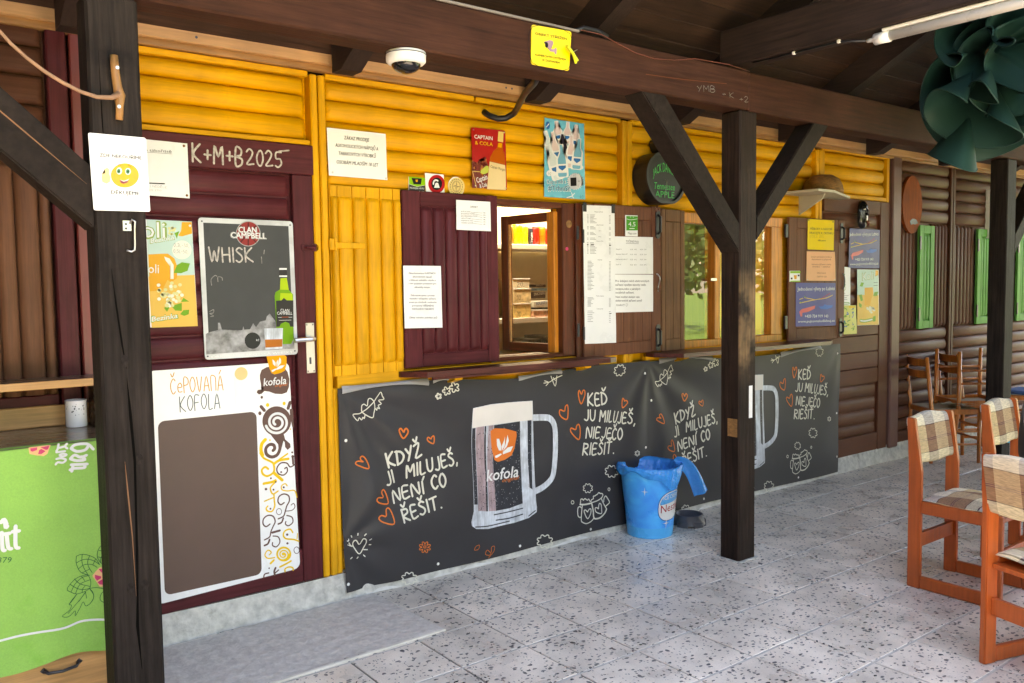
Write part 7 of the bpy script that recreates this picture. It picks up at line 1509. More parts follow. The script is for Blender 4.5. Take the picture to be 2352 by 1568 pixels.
for x,y,h in ((-1.95,YE,zr-.36),(7.4,-3.3,3.4),(7.06,-8.0,3.05),(10.3,-8.0,3.05),(-3.0,-8.0,3.05)): bx('post','post_black_z',por,x,x+.145,y-.02,y+.11,0,h,.006)
bx('front_light_block','brown_paint_z',por,4.3,11.5,-8.25,-8.2,0,2.4,0); bx('left_light_block','brown_paint_z',por,-3.05,-3.0,-8.2,-.0,-.0,3.02,0)  # unseen screen and side wall, both added to block light
# ============================================================ SIGNS AND POSTERS
o,sf=sheet('menu_board','white metal drink board with brown writing panel and brown and yellow swirls on maroon door','board',[(.955,1.208),(1.592,1.206),(1.617,.210),(.955,.188)],-.010,'metal_board',.003,rad=.03)
pp=Print(sf); 
def rrect(x0,x1,z0,z1,r):
    out=[]
    for cx,cz,a0 in ((x1-r,z1-r,0),(x0+r,z1-r,90),(x0+r,z0+r,180),(x1-r,z0+r,270)):
        for k in range(5): t=R(a0+k*22.5); out.append((cx+r*math.cos(t),cz+r*math.sin(t)))
    return out
mat('writing_panel',(.10,.055,.042),.5,.12,None,.03,3); b=MB(); q=rrect(.992,1.427,.222,.988,.028); b.prism([(x,z) for x,z in q],1,-.0112,-.0106); b.obj('writing_panel','writing_panel',o)
MB().prism([(x,z) for x,z in rrect(1.331,1.392,1.012,1.20,.02)],1,-.0112,-.0106).obj('sticker','paper',o); MB().lathe([(.030,0),(.03,.0004)],20,cap1=True).obj('round_seal',pmat('handpale'),o,loc=(1.362,-.0114,1.168),rot=(R(90),0,0))
put_art('kofola',o,sf)
o,sf=sheet('chalkboard_sign','grey framed whisky chalkboard with a green bottle picture on the maroon door','sign',[(1.194,1.868),(1.631,1.866),(1.637,1.240),(1.202,1.241)],-.012,'steel',.004,rad=.016); MT['steel_board']=MT['steel']
mat('frame_grey',(.55,.56,.56),.3,.25,None,0,4); o.data.materials[0]=MT['frame_grey']
mat('blackboard',(.034,.036,.034),.6,.25,None,.02,5); MB().prism([(1.216,1.846),(1.609,1.843),(1.616,1.275),(1.222,1.275)],1,-.0126,-.0121).obj('blackboard','blackboard',o)
put_art('clan',o,sf,step=.00016)
for x,z in ((1.21,1.852),(1.617,1.848),(1.214,1.256),(1.622,1.257)): MB().lathe([(.004,0),(.004,.001)],8,cap1=True).obj('rivet','hole_dark',o,loc=(x,-.0128,z),rot=(R(90),0,0))
o,sf=sheet('juice_poster','lemonade poster with elderflower and handwritten prices beside the whisky chalkboard','poster',[(.90,1.853),(1.168,1.849),(1.177,1.392),(.90,1.395)],-.008,'paper_glossy',.001,tacks=((.965,.04),),tm='white_plastic'); put_art('koli',o,sf)
o,sf=sheet('notice_paper','white laminated notice with handwriting pinned under the chalked date, half behind post','notice',[(.86,2.187),(1.158,2.183),(1.160,1.948),(.86,1.955)],-.018,'paper_glossy',.001,wav=.001,tacks=((.95,.05),(.96,.95)),tm='rawbrass' if 'rawbrass' in MT else 'straw'); put_art('taborpaper',o,sf)
o,sf=sheet('no_smoking_sign','white laminated sign with a yellow smiling face on the left post','sign',[(.589,2.043),(.759,2.043),(.764,1.806),(.595,1.804)],-.903,'paper_glossy',.0015,rad=.006); put_art('smiley',o,sf)
o,sf=sheet('age_limit_sign','white paper sign with four lines of slanted capitals above yellow plank shutter','sign',[(1.816,2.319),(2.136,2.319),(2.140,2.090),(1.821,2.092)],-.010,'paper',.001,wav=.0015,tacks=((.06,.93),(.97,.97))); put_art('ban18',o,sf)
o,sf=sheet('tin_sign','red embossed tin sign with an amber rum bottle on yellow logs','sign',[(2.655,2.404),(2.884,2.408),(2.891,2.081),(2.665,2.083)],-.018,'paper',.006,rad=.012); mat('tin_red',(.42,.016,.014),.22,.12,None,0,6); o.data.materials[0]=MT['tin_red']; put_art('captain',o,sf,step=.0002)
for x,z in ((2.668,2.392),(2.875,2.397),(2.676,2.094),(2.882,2.092)): MB().lathe([(.004,0),(.004,.002)],8,cap1=True).obj('screw','steel',o,loc=(x,-.019,z),rot=(R(90),0,0))
o,sf=sheet('bottle_poster','turquoise poster with a bunch of white bottles on yellow logs','poster',[(3.175,2.511),(3.479,2.508),(3.484,2.061),(3.165,2.061)],-.010,'paper',.001); mat('poster_teal',(.10,.45,.56),.3,.12,None,0,4); o.data.materials[0]=MT['poster_teal']; put_art('bluebottles',o,sf,step=.0001)
o,sf=sheet('sticker','green and grey shop sticker left of the telephone sticker','sticker',[(2.268,2.117),(2.367,2.116),(2.362,2.046),(2.267,2.046)],-.004,'paper',.0008); put_art('stickergreen',o,sf)
o,sf=sheet('sticker','white telephone sticker with a thick red ring','sticker',[(2.366,2.142),(2.481,2.141),(2.486,2.033),(2.371,2.033)],-.005,'paper',.0008); put_art('stickerphone',o,sf)
b=MB(); b.lathe([(.052,0),(.052,.0008)],28,cap1=True); o=b.obj('sticker','paper',None,loc=(2.561,-.004,2.083),rot=(R(90),0,0),label='round cream compass sticker under the tin sign',cat='sticker'); 
cs=thing('tmp','x','x'); bpy.data.objects.remove(cs)
b.v=[(x,y,z) for x,y,z in b.v]; Pc=Print(lambda x,z:-.0048)
for e in ART['stickercompass']:
    P4=[(q[0]*1e-4,q[1]*1e-4) for q in e[-1]]
    if e[0]=='P': Pc.poly(e[1],e[2],P4,e[3])
    else: Pc.stroke(e[1],e[2],e[4]*1e-4,P4,e[3])
Pc.build(o)
for ch in o.children: ch.matrix_parent_inverse=Matrix.LocRotScale(Vector((2.561,-.004,2.083)),Matrix.Rotation(R(90),3,'X'),None).inverted()
def paper(name,label,cat,cs,Y,art,m='paper',wav=.0008,tacks=(),tm='steel',col=None,**kw):
    o,sf=sheet(name,label,cat,cs,Y,m,.001,wav=wav,tacks=tacks,tm=tm)
    if col:
        mat(name+'_sheet_'+art,tuple(v*.85 for v in lin(col)),kw.get('rough',.5),.05,spec=.18); o.data.materials[0]=MT[name+'_sheet_'+art]
    put_art(art,o,sf); return o
paper('drinks_list','small white drinks list on the corner of the maroon shutter','notice',[(2.529,2.008),(2.751,2.008),(2.752,1.849),(2.527,1.851)],-.048,'drinky','paper_glossy')
paper('notice_paper','tall white rules notice taped on left edge of the maroon shutter','notice',[(2.198,1.66),(2.425,1.659),(2.428,1.336),(2.199,1.341)],-.0485,'zakazpaper','paper_glossy')
o=paper('menu_list','long narrow white price list hung by two black clips on brown shutter','menu',[(3.438,2.024),(3.698,2.029),(3.707,1.19),(3.447,1.196)],-.037,'menulist','paper_glossy')
for x in (3.452,3.686): bx('clip','black_plastic',o,x-.014,x+.014,-.044,-.0385,1.985,2.04,.004)
o=paper('rating_sticker','green rating sticker reading 4,5 on the brown shutter','sticker',[(3.794,1.979),(3.904,1.980),(3.903,1.849),(3.794,1.849)],-.0355,'mapy','paper_glossy',0)
paper('beer_list','white draught beer price sheet under the green rating sticker','menu',[(3.702,1.845),(4.038,1.848),(4.039,1.614),(3.702,1.614)],-.0365,'tocene','paper_glossy')
paper('notice_paper','white charging notice with a smiley, under the beer price sheet','notice',[(3.702,1.612),(4.039,1.610),(4.038,1.374),(3.708,1.377)],-.0365,'dobijeni')
o,sf=sheet('camera_warning_sign','yellow warning sign with surveillance camera picture on the long beam','sign',[(2.364,2.676),(2.594,2.684),(2.577,2.508),(2.360,2.507)],-.904,'paper',.004,rad=.012); mat('sign_yellow',(.80,.62,.02),.35,.05); o.data.materials[0]=MT['sign_yellow']; put_art('camerasign',o,sf)
pin=thing('clothes_peg','yellow green clothes peg clipped to the edge of the camera warning sign','clothes peg')
for dzz in (0,.012): MB().tube([(2.553-dzz*.5,-.918-dzz,2.612-dzz*.4),(2.585-dzz*.4,-.920-dzz*.8,2.585-dzz*.4),(2.617-dzz*.9,-.918,2.556-dzz)],[.006,.007,.006],6).obj('prong','pin_yellow',pin)
MB().tube([(2.580,-.935,2.588),(2.604,-.93,2.60)],.002,6).obj('spring','steel',pin)
paper('return_dishes_sign','bright yellow paper sign at the top of the far brown shutter','sign',[(5.730,2.025),(6.085,2.027),(6.082,1.794),(5.730,1.797)],-.036,'yellowsign',col=(250,214,10),tacks=((.03,.03),(.95,.05)),tm='hole_dark')
paper('information_sheet','pale orange information sheet under the bright yellow paper sign','notice',[(5.722,1.782),(6.098,1.783),(6.113,1.554),(5.718,1.559)],-.036,'orangesign',col=(250,186,140),tacks=((.03,.97),(.96,.96)))
paper('boat_trip_poster','blue boat trip poster on the far brown shutter','poster',[(5.585,1.544),(6.113,1.539),(6.120,1.203),(5.587,1.216)],-.036,'boatposterlow',col=(82,82,150),rough=.35)
paper('boat_trip_poster','blue boat trip poster on the brown door below the black mask','poster',[(6.348,1.976),(6.806,1.976),(6.805,1.655),(6.339,1.656)],-.010,'boatposterhigh',col=(66,66,128),wav=0,rough=.35)
paper('sticker','small white and green sticker beside the pale orange sheet','sticker',[(5.506,1.634),(5.637,1.634),(5.638,1.552),(5.507,1.553)],-.0355,'smallgreen',wav=0)
paper('fruit_poster','narrow white poster with green fruit beside the far brown shutter','poster',[(6.10,1.68),(6.363,1.660),(6.369,1.357),(6.10,1.36)],-.010,'whiteposter')
paper('map_sheet','green and yellow camp map sheet at the bottom of the brown door posters','map',[(6.12,1.362),(6.450,1.355),(6.467,1.122),(6.12,1.126)],-.012,'mapposter',col=(226,222,130),wav=.002)
paper('juice_poster','tall lemonade poster on the brown door below a blue boat poster','poster',[(6.467,1.646),(6.796,1.644),(6.814,1.182),(6.481,1.188)],-.010,'koliright',wav=0)
MB().lathe([(.022,0),(.022,.002),(.016,.003)],18,cap1=True).obj('medallion','straw',None,loc=(3.352,-.0105,1.91),rot=(R(90),0,0),label='small round brass-coloured portrait medallion on the window jamb',cat='medallion')
MB().lathe([(.011,0),(.011,.001)],12,cap1=True).obj('sticker',pmat('pinkp'),None,loc=(3.335,-.0102,1.764),rot=(R(90),0,0),label='tiny pink sticker on the dark red window jamb',cat='sticker')
# ---------------- banners
for bi,(dx,dz,xa,xb,lab) in enumerate(((0,0,1.838,4.004,'charcoal vinyl banner with a beer mug picture left of the blue bucket'),(2.156,-.008,3.996,6.185,'charcoal vinyl banner with a beer mug picture behind the centre post'))):
    base=-.024-(.003 if bi else 0)
    def surf(x,z,xa=xa,xb=xb,bi=bi,base=base):
        u=(x-xa)/(xb-xa); v=(1.06-z)/1.04
        rad=math.atan2(max(0,z*0+1.06-z),max(.02,x-xa)); dist=math.hypot(x-xa,1.06-z)
        fold=.013*math.sin(rad*11)*math.exp(-((dist-.55)/.42)**2)
        r2=math.atan2(z-.28,max(.02,x-xa)); d2=math.hypot(x-xa,z-.28); fold2=.009*math.sin(r2*8+.5)*math.exp(-((d2-.35)/.3)**2)
        r3=math.atan2(1.06-z,max(.02,xb-x)); d3=math.hypot(xb-x,1.06-z); fold3=.009*math.sin(r3*10+1)*math.exp(-((d3-.45)/.35)**2)
        return base-.004*math.sin(x*5.3+bi)-.003*math.sin(z*9+x*2.1)-(fold+fold2+fold3)*(.4 if bi else 1)-.006
    def top(x): return 1.062-.004*math.sin(x*7)-(.03*max(0,math.sin((x-2.2)*2.1))**2 if bi==0 else .035*max(0,math.sin((x-4.3)*1.8))**2)-(.0 if bi==0 else .01)
    def bot(x): return .034+.004*math.sin(x*4) if bi==0 else .036+.006*math.sin(x*3)-.01*(x-4)/2
    b=MB(); b.grid(lambda u,v:((lambda x:(lambda z:(x,surf(x,z),z))(top(x)*(1-v)+bot(x)*v))(xa+(xb-xa)*u+.02*(v-.5)*(1-2*u))),150,72)
    ban=b.obj('banner','banner_vinyl',None,True,label=lab,cat='banner',group='drink banners under the serving windows')
    put_art('banner',ban,surf,dx=dx,dz=dz,step=.0004,cell=.045)
    rd=random.Random(bi); pd=Print(surf,.0004,.045); cp=[e for e in ART['banner'] if e[0]=='P' and e[2] in ('mugcola','mugpink')]
    for e in cp:
        xs_=[q[0] for q in e[4]]; zs_=[q[1] for q in e[4]]
        for _ in range(int((max(xs_)-min(xs_))*(max(zs_)-min(zs_))/60000)):
            x=rd.uniform(min(xs_)+25,max(xs_)-25)*1e-4+dx; z=rd.uniform(min(zs_)+150,max(zs_)-150)*1e-4+dz; r_=rd.uniform(.0012,.0032); pd.poly('droplet_print','castle' if e[2]=='mugcola' else 'mugcola',[(x+r_*math.cos(k*1.05),z+1.3*r_*math.sin(k*1.05)) for k in range(6)],2.6)
    pd.build(ban)
    for xs,xe,l in (((xa+.01,xa+.50,.03),(xa+.53,xa+.66,.022),(xa+1.1,xa+1.42,.02)) if bi==0 else ((xa+.1,xa+.62,.025),(xa+1.4,xa+1.9,.03))):
        MB().grid(lambda u,v:(xs+(xe-xs)*u,surf(xs+(xe-xs)*u,top(xs+(xe-xs)*u))-.004-.016*math.sin(v*2.4)*(1 if u>.02 else .3),top(xs+(xe-xs)*u)+.012-l*v*(.25+.75*abs(2*u-1)**2)-.008*v),14,4).obj('folded_edge','banner_back',ban,True)
    for x,z in ((xa+.03,.80),(xa+.03,.30),(xa+.02,.08),(xa+.55,.07),(xa+1.1,.06),(xa+1.65,.055),(xb-.03,.5),(xb-.035,.98),(xb-.03,.15)): MB().lathe([(.008,0),(.008,.0015),(.004,.002)],10,cap1=True).obj('eyelet','white_plastic',ban,loc=(x,surf(x,z)-.0005,z),rot=(R(90),0,0))
# ============================================================ THINGS ON THE PORCH TIMBERS
cm=thing('dome_camera','white dome security camera under the long beam','camera',loc=(1.776,-.833,BB))
MB().lathe([(.079,0),(.080,-.012),(.079,-.036),(.070,-.045),(.058,-.047)],32,cap0=True).obj('housing','white_plastic',cm,True)
MB().lathe([(.081,-.008),(.0815,-.010),(.081,-.012)],32,cap0=False).obj('seam_ring','hole_dark',cm,True)
MB().lathe([(.058*math.cos(t),-.046-.036*math.sin(t)) for t in lsp(0,PI/2,8)],32,cap0=False).obj('dome','black_gloss',cm,True)
hose=MB(); hp=[(2.752,.0,2.500),(2.764,-.03,2.475),(2.80,-.065,2.456),(2.835,-.09,2.459),(2.86,-.125,2.480),(2.80,-.24,2.486),(2.725,-.36,2.487),(2.648,-.5,2.498),(2.56,-.68,2.50),(2.52,-.76,2.52)]
hose.tube(hp,.017,10); hose.obj('conduit_hose','black_plastic',None,True,label='black cable hose curling from the yellow wall up behind the beam',cat='hose')
MB().tube([(2.651,-.905,2.700),(2.778,-.905,2.701),(2.871,-.905,2.679),(2.997,-.905,2.652),(3.128,-.905,2.644),(3.275,-.905,2.658),(3.428,-.905,2.688),(3.695,-.905,2.697),(3.868,-.905,2.686)],.002,6).obj('wire','red_wire',None,True,label='thin red wire sagging along the front of the long beam',cat='wire')
bx('cable_duct','duct_grey',None,1.5,2.645,-.902,-.87,2.6905,2.701,.002,label='grey cable duct lying along top edge of the long beam',cat='cable duct')
MB().tube([(2.66,-.86,2.71),(2.72,-.85,2.735),(2.80,-.86,2.73),(2.85,-.87,2.71)],.011,8).obj('cable','black_plastic',None,True,label='black corrugated cable lying on top of the long beam',cat='cable')
br=thing('branch_hook','forked wooden branch screwed to the left post as a hook','hook')
MB().tube([(.671,-.914,2.288),(.672,-.916,2.24),(.677,-.916,2.19),(.682,-.918,2.165),(.681,-.916,2.13),(.679,-.914,2.090)],[.012,.013,.014,.017,.012,.011],10).obj('stem','stick_wood',br,True)
MB().tube([(.678,-.925,2.168),(.654,-.935,2.152),(.612,-.94,2.148),(.567,-.94,2.158),(.516,-.94,2.18),(.470,-.94,2.206),(.426,-.94,2.238),(.386,-.94,2.274),(.362,-.94,2.302),(.30,-.94,2.37)],[.011,.008,.0065,.006,.006,.006,.0055,.0055,.005,.005],8).obj('twig','twig',br,True)
for z in (2.248,2.128): MB().lathe([(.0055,0),(.0055,.002)],10,cap1=True).obj('screw','steel',br,loc=(.676,-.930,z),rot=(R(90),0,0))
lk=thing('latch_hook','small steel latch hook screwed to the left post below the smiley sign','hook'); bx('plate','steel',lk,.678,.705,-.902,-.8985,1.742,1.776,.002)
MB().tube([(.70,-.904,1.766),(.705,-.912,1.778),(.714,-.912,1.772),(.712,-.908,1.75),(.711,-.908,1.70),(.710,-.908,1.682),(.700,-.908,1.676),(.686,-.908,1.680)],.0032,8).obj('hook','steel',lk,True)
for z in (1.75,1.764): MB().lathe([(.004,0),(.004,.001)],8,cap1=True).obj('screw','hole_dark',lk,loc=(.688,-.9025,z),rot=(R(90),0,0))
# neon tube
fl=thing('fluorescent_lamp','unlit white fluorescent tube lamp under the tie beam','lamp')
bx('base','white_plastic',fl,3.835,3.89,-3.2,-1.67,2.708,2.722,.003); MB().tube([(3.862,-3.15,2.686),(3.862,-1.64,2.686)],.023,14).obj('tube','offwhite_tube',fl,True); MB().tube([(3.862,-1.70,2.686),(3.862,-1.625,2.686)],.027,12).obj('end_cap','white_plastic',fl,True); MB().tube([(3.862,-1.63,2.686),(3.862,-1.585,2.688)],[.012,.009],8).obj('cable_gland','offwhite_tube',fl,True)
MB().tube([(3.862,-1.59,2.688),(3.845,-1.45,2.714),(3.84,-1.2,2.714),(3.84,-.95,2.72)],.006,8).obj('lamp_cable','black_plastic',None,True,label='black lamp cable clipped under the tie beam',cat='cable')
for y in (-1.45,-1.2): bx('cable_clip','white_plastic',None,3.832,3.848,y-.008,y+.008,2.706,2.722,.002,label='small white cable clip %s on the tie beam'%('nearer the lamp' if y<-1.3 else 'farther from the lamp'),cat='clip',group='cable clips on the tie beam')
# folded parasol
pa=thing('parasol','dark green folded parasol canopy hung under the roof at right','parasol')
ax=Vector((.66,.62,.10)).normalized(); cen=Vector((4.72,-1.72,2.60)); e1=ax.cross(Vector((0,0,1))).normalized()*-1; e2=e1.cross(ax)*-1
e1=Vector((.77,-.62,.12)).normalized(); e2=Vector((0,0,1)); hem=[]
cen=Vector((5.20,-1.66,2.87))
def fold(u,v,k):
    n=(7,6,5,4)[k]; Rr=(.52,.43,.33,.22)[k]; t=2*PI*u; th=t+(.40*math.sin(n*t+k*1.3)+.03*math.sin(2*n*t+k))*v**.8+.18*math.sin(2*t+k)
    r=Rr*(.10+.90*v)*(.88+.14*math.sin(n*t*.5+k*2)+.10*math.cos(3*t+k*1.7))*(1-.14*math.sin(th)); d=.50*(1-v)**1.3-.11*k+.21*v*math.cos(n*t+k*1.3+.4)+.06*v*math.sin(2*t+k)+.02*v*v*math.sin(3*n*t+1)
    return tuple(cen+e1*(r*math.cos(th))+e2*(r*1.06*math.sin(th))+ax*d-e2*(.05*v*v))
for k in range(4):
    b=MB(); b.grid(lambda u,v:fold(u,v,k),224,14); cv=b.obj('canopy','green_canvas',pa,True)
    MB().tube([fold(i/224,1,k) for i in range(225)],.0045,5).obj('hem','green_canvas',cv,True)
MB().tube([tuple(cen+ax*.3),tuple(cen+ax*1.2)],.02,10).obj('pole','raw_wood',pa,True)
MB().tube([tuple(cen+e1*.3+e2*.30),(5.2,-1.6,3.3)],.004,6).obj('cord','white_plastic',pa)
MB().tube([tuple(cen+e1*.04+e2*.09-ax*.42),tuple(cen+e1*.08+e2*.03-ax*.42),tuple(cen+e1*.13+e2*.08-ax*.42)],.012,6).obj('lettering',pmat('white'),pa); MB().tube([tuple(cen+e1*.08+e2*.03-ax*.42),tuple(cen+e1*.08-e2*.05-ax*.42)],.012,6).obj('lettering',pmat('white'),pa)
# ============================================================ LEFT CORNER: cabinet, shelf, cloth, cup
cb=thing('cabinet','pine cabinet with a dark worktop behind the left post','cabinet')
bx('worktop','counter_wood',cb,-.7,.722,-.495,-.02,.990,1.015,.004); bx('front','pine_x',cb,-.7,.70,-.470,-.45,.02,.989,.003); bx('side_panel','counter_wood',cb,.700,.722,-.47,-.02,.02,.989,.002); bx('backboard','pine_x',cb,-.7,.722,-.035,-.012,1.016,1.10,.003); bx('upright','counter_wood',cb,.7225,.742,-.20,-.012,.99,1.18,.003)
dr=bx('drawer','pine_x',cb,.18,.69,-.486,-.4705,.06,.30,.005); hd=MB().tube([(.452,-.487,.213),(.462,-.508,.209),(.507,-.512,.206),(.552,-.508,.211),(.562,-.487,.216)],[.008,.006,.0055,.006,.008],8).obj('handle','dark_steel',dr,True)
for x,z in ((.450,.2135),(.564,.2165)): MB().lathe([(.012,0),(.010,.005),(.004,.007)],4,cap1=True).obj('handle_plate','dark_steel',dr,loc=(x,-.486,z),rot=(R(90),0,0))
bx('wall_shelf','counter_wood',None,-.7,.735,-.215,-.036,1.184,1.214,.002,label='narrow plank shelf above the cabinet worktop',cat='shelf'); 
bpy.data.objects['wall_shelf'].data.materials.append(MT['pine_x'])
for f in bpy.data.objects['wall_shelf'].data.polygons:
    if f.normal.y<-.5: f.material_index=1
mat('cloth_green',(.24,.50,.10),.85,.10,(200,200,200),.15,2.5,grainamt=.12,stain=(.16,.44,.05),stainamt=.1,stainscale=2)
def cs_(x,z): return -.5005-.010*(1-(z-.24)/.76)*(1+math.sin(x*17+.6)+.5*math.sin(x*31))-.002*math.sin(x*40)
def cb_(x): return .246-.010*math.sin(x*17+2.2)
b=MB(); b.grid(lambda u,v:((lambda x:(lambda z:(x,cs_(x,z),z))(1.012*(1-v)+cb_(x)*v))(-.6+1.285*u)),60,24); clo=b.obj('tablecloth','cloth_green',None,True,label='bright green printed cloth hanging over the cabinet front',cat='cloth'); MB().grid(lambda u,v:(-.6+1.285*u,cs_(-.6+1.285*u,1.012)*(1-v)-.470*v,1.012+.006*v),60,1).obj('top_edge','cloth_green',clo)
put_art('greencloth',clo,cs_,step=.0004,cell=.03)
cup=thing('ceramic_cup','white pierced ceramic candle cup on the cabinet worktop','cup',loc=(.661,-.10,1.0155))
MB().lathe([(.037,0),(.039,.003),(.0385,.098),(.0395,.102),(.0395,.106),(.0365,.106),(.0365,.02)],40).obj('body','ceramic',cup,True)
random.seed(12)
for i in range(24):
    a=random.uniform(-2.75,-.9) ; z=random.uniform(.045,.092); rr=random.choice((.0012,.0018,.0026)); x,y=math.cos(a)*.0388,math.sin(a)*.0388; b=MB().lathe([(rr,0),(rr,.0006)],8,cap1=True); b.obj('pierced_hole','hole_dark',cup,loc=(x,y,z),rot=(R(90),0,a+R(90)))
# ============================================================ FLOOR THINGS
dm=thing('doormat','grey ribbed doormat in front of the maroon door','doormat')
def dmf(u,v): 
    x=.72+1.265*u+.03*v; y=-.045-.60*v-.02*(1-u); return (x,y,.0105+.0012*math.sin(u*95)+.001*math.sin(v*40+u*9))
b=MB(); b.grid(dmf,190,30); b.obj('pile','rubber_mat',dm,True)
b=MB(); q=[dmf(0,0),dmf(1,0),dmf(1,1),dmf(0,1)]; q2=[(.712,-.06,0),(1.995,-.038,0),(2.026,-.655,0),(.742,-.678,0)]
b.add([(x,y,.0095) for x,y,z in q]+[(x,y,.007) for x,y,z in q2]+[(x,y,.0) for x,y,z in q2],[(i,(i+1)%4,(i+1)%4+4,i+4) for i in range(4)]+[(i+4,(i+1)%4+4,(i+1)%4+8,i+8) for i in range(4)]); b.obj('border','mat_edge',dm)
bk=thing('bucket','bright blue ice cream bucket used as a waste bin before the banners','bucket',loc=(3.842,-.190,.0))
H_,r0,r1=.425,.138,.182
prof=[(r0-.004,0.0),(r0,.006)]+[(r0+(r1-r0)*t,.43*t) for t in lsp(.02,1,12)]
b=MB(); b.lathe(prof+[(r1-.006,.43),(r0-.006,.02)],56); bo=b.obj('body','bucket_blue',bk,True)
MB().lathe([(r0+.0012,.003),(r0+(r1-r0)*.15+.0012,.068)],56,cap0=False).obj('base_band','bucket_light',bk,True); MB().lathe([(r1-.001,.418),(r1+.006,.422),(r1+.006,.434),(r1-.004,.434)],56,cap0=False).obj('rim','bucket_light',bk,True)
def on_b(a,z,d=.001): r=r0+(r1-r0)*z/.43+.0012+d; return (r*math.cos(a),r*math.sin(a),z)
A0=R(-112)
def bpatch(name,m,pts,d):
    bm=bmesh.new(); f=bm.faces.new([bm.verts.new((x,0,z)) for x,z in pts]); bmesh.ops.triangulate(bm,faces=[f])
    for k in range(-14,15): bmesh.ops.bisect_plane(bm,geom=bm.verts[:]+bm.edges[:]+bm.faces[:],plane_co=(k*.02,0,0),plane_no=(1,0,0))
    bm.verts.index_update(); o=MB().add([on_b(A0+v.co.x/.165,v.co.z,d) for v in bm.verts],[[v.index for v in f.verts] for f in bm.faces]).obj(name,m,bo,True); bm.free(); return o
def el(cx,cz,rx,rz_,n=32,p=2.6): return [(cx+rx*abs(math.cos(2*PI*k/n))**(2/p)*(1 if math.cos(2*PI*k/n)>0 else -1),cz+rz_*abs(math.sin(2*PI*k/n))**(2/p)*(1 if math.sin(2*PI*k/n)>0 else -1)+.12*(rx*math.cos(2*PI*k/n))) for k in range(n)]
bpatch('logo_print',pmat('labelblue'),el(.085,.205,.105,.094),.0004); bpatch('logo_print',pmat('white'),el(.085,.205,.100,.089),.0008); mat('pb',(.05,.36,.72),.3,.1); bpatch('logo_print','pb',[(x,z) for x,z in el(.085,.205,.094,.083) if z>.225+.12*(x-.085)]+[(.178,.236),(-.005,.214)],.0012)
def btext(body,key,col,x0,x1,z0,h,d,tilt):
    vs,fs=TXT[key]; a=min(v[0] for v in vs); c=max(v[0] for v in vs); MB().add([on_b(A0+(x0+(v[0]-a)/(c-a)*(x1-x0))/.165,z0+tilt*(v[0]-a)/(c-a)+v[1]*h/.73,d) for v in vs],fs).obj('lettering',pmat(col),bo)
btext('i',('ICE CREAM',4,.0),'white',.015,.155,.245,.026,.0018,.012); btext('n',('Nestlé',4,.0),'signred',.0,.165,.165,.050,.0018,.016)
for (x,z,s) in ((-.10,.300,.022),(.045,.098,.030)):
    for w in (0,1,2,3): a=w*PI/2; bpatch('sparkle_print',pmat('white'),[(x+s*math.cos(a),z+s*1.3*math.sin(a)),(x+.12*s*math.cos(a+1.57),z+.12*s*math.sin(a+1.57)),(x+.12*s*math.cos(a-1.57),z+.12*s*math.sin(a-1.57))],.0022)
# bin liner
random.seed(5); nz=[random.uniform(-1,1) for _ in range(400)]
def ln(u,v):
    a=2*PI*u; s1=math.sin(5*a+1)+.6*math.sin(11*a+2)+.4*math.sin(17*a); j=.004*s1*math.sin(v*7+2*math.sin(3*a))+.002*math.sin(29*a+v*9)
    if v<.45: t=v/.45; r=r1-.012-.03*(1-t)+j; z=.30+.137*t
    else:
        t=(v-.45)/.55; drop=.050+.018*math.sin(a*3+1)+.010*math.sin(a*7)+.07*math.exp(-((a-4.75)/.45)**2); r=r1+.011+.012*math.sin(PI*t)+j; z=.441+.012*math.sin(PI*min(t*2,1))-drop*t
    return (r*math.cos(a),r*math.sin(a),z)
b=MB(); b.grid(ln,160,16); li=b.obj('bin_liner','liner_plastic',None,True,loc=(3.842,-.190,0),label='crumpled blue plastic bin liner folded over the bucket rim',cat='bin liner')
def fl_(u,v):
    dx,dy=.79,-.61; s=.165*v; z=.443+.012*math.sin(v*3)-.20*v**1.8; ph=math.atan2(-.36*v**.8,.165); w=(u-.5)*(.075+.02*v); return ((r1-.02)*dx+s*dx-w*math.sin(ph)*dx,(r1-.02)*dy+s*dy-w*math.sin(ph)*dy-.012*math.sin(u*7+v*4),z+w*math.cos(ph))
MB().grid(fl_,12,14).obj('flap','liner_plastic',li,True)
bw=thing('dog_bowl','dark grey plastic dog bowl beside the blue bucket','bowl',loc=(4.178,-.215,0))
n=8; b=MB(); b.lathe([(.106,.012),(.102,.030),(.088,.066),(.090,.070),(.084,.072),(.080,.068),(.062,.030),(.0,.028)],48,cap0=False); b.obj('dish','bowl_grey',bw,True)
for k in range(6):
    a=2*PI*k/6+.3; b=MB(); pts=[(.108*math.cos(t),.108*math.sin(t)) for t in lsp(a-.34,a+.34,5)]; inn=[(.094*math.cos(t),.094*math.sin(t)) for t in lsp(a+.34,a-.34,5)]; b.prism(pts+inn,2,0,.034); b.obj('foot','bowl_grey',bw)
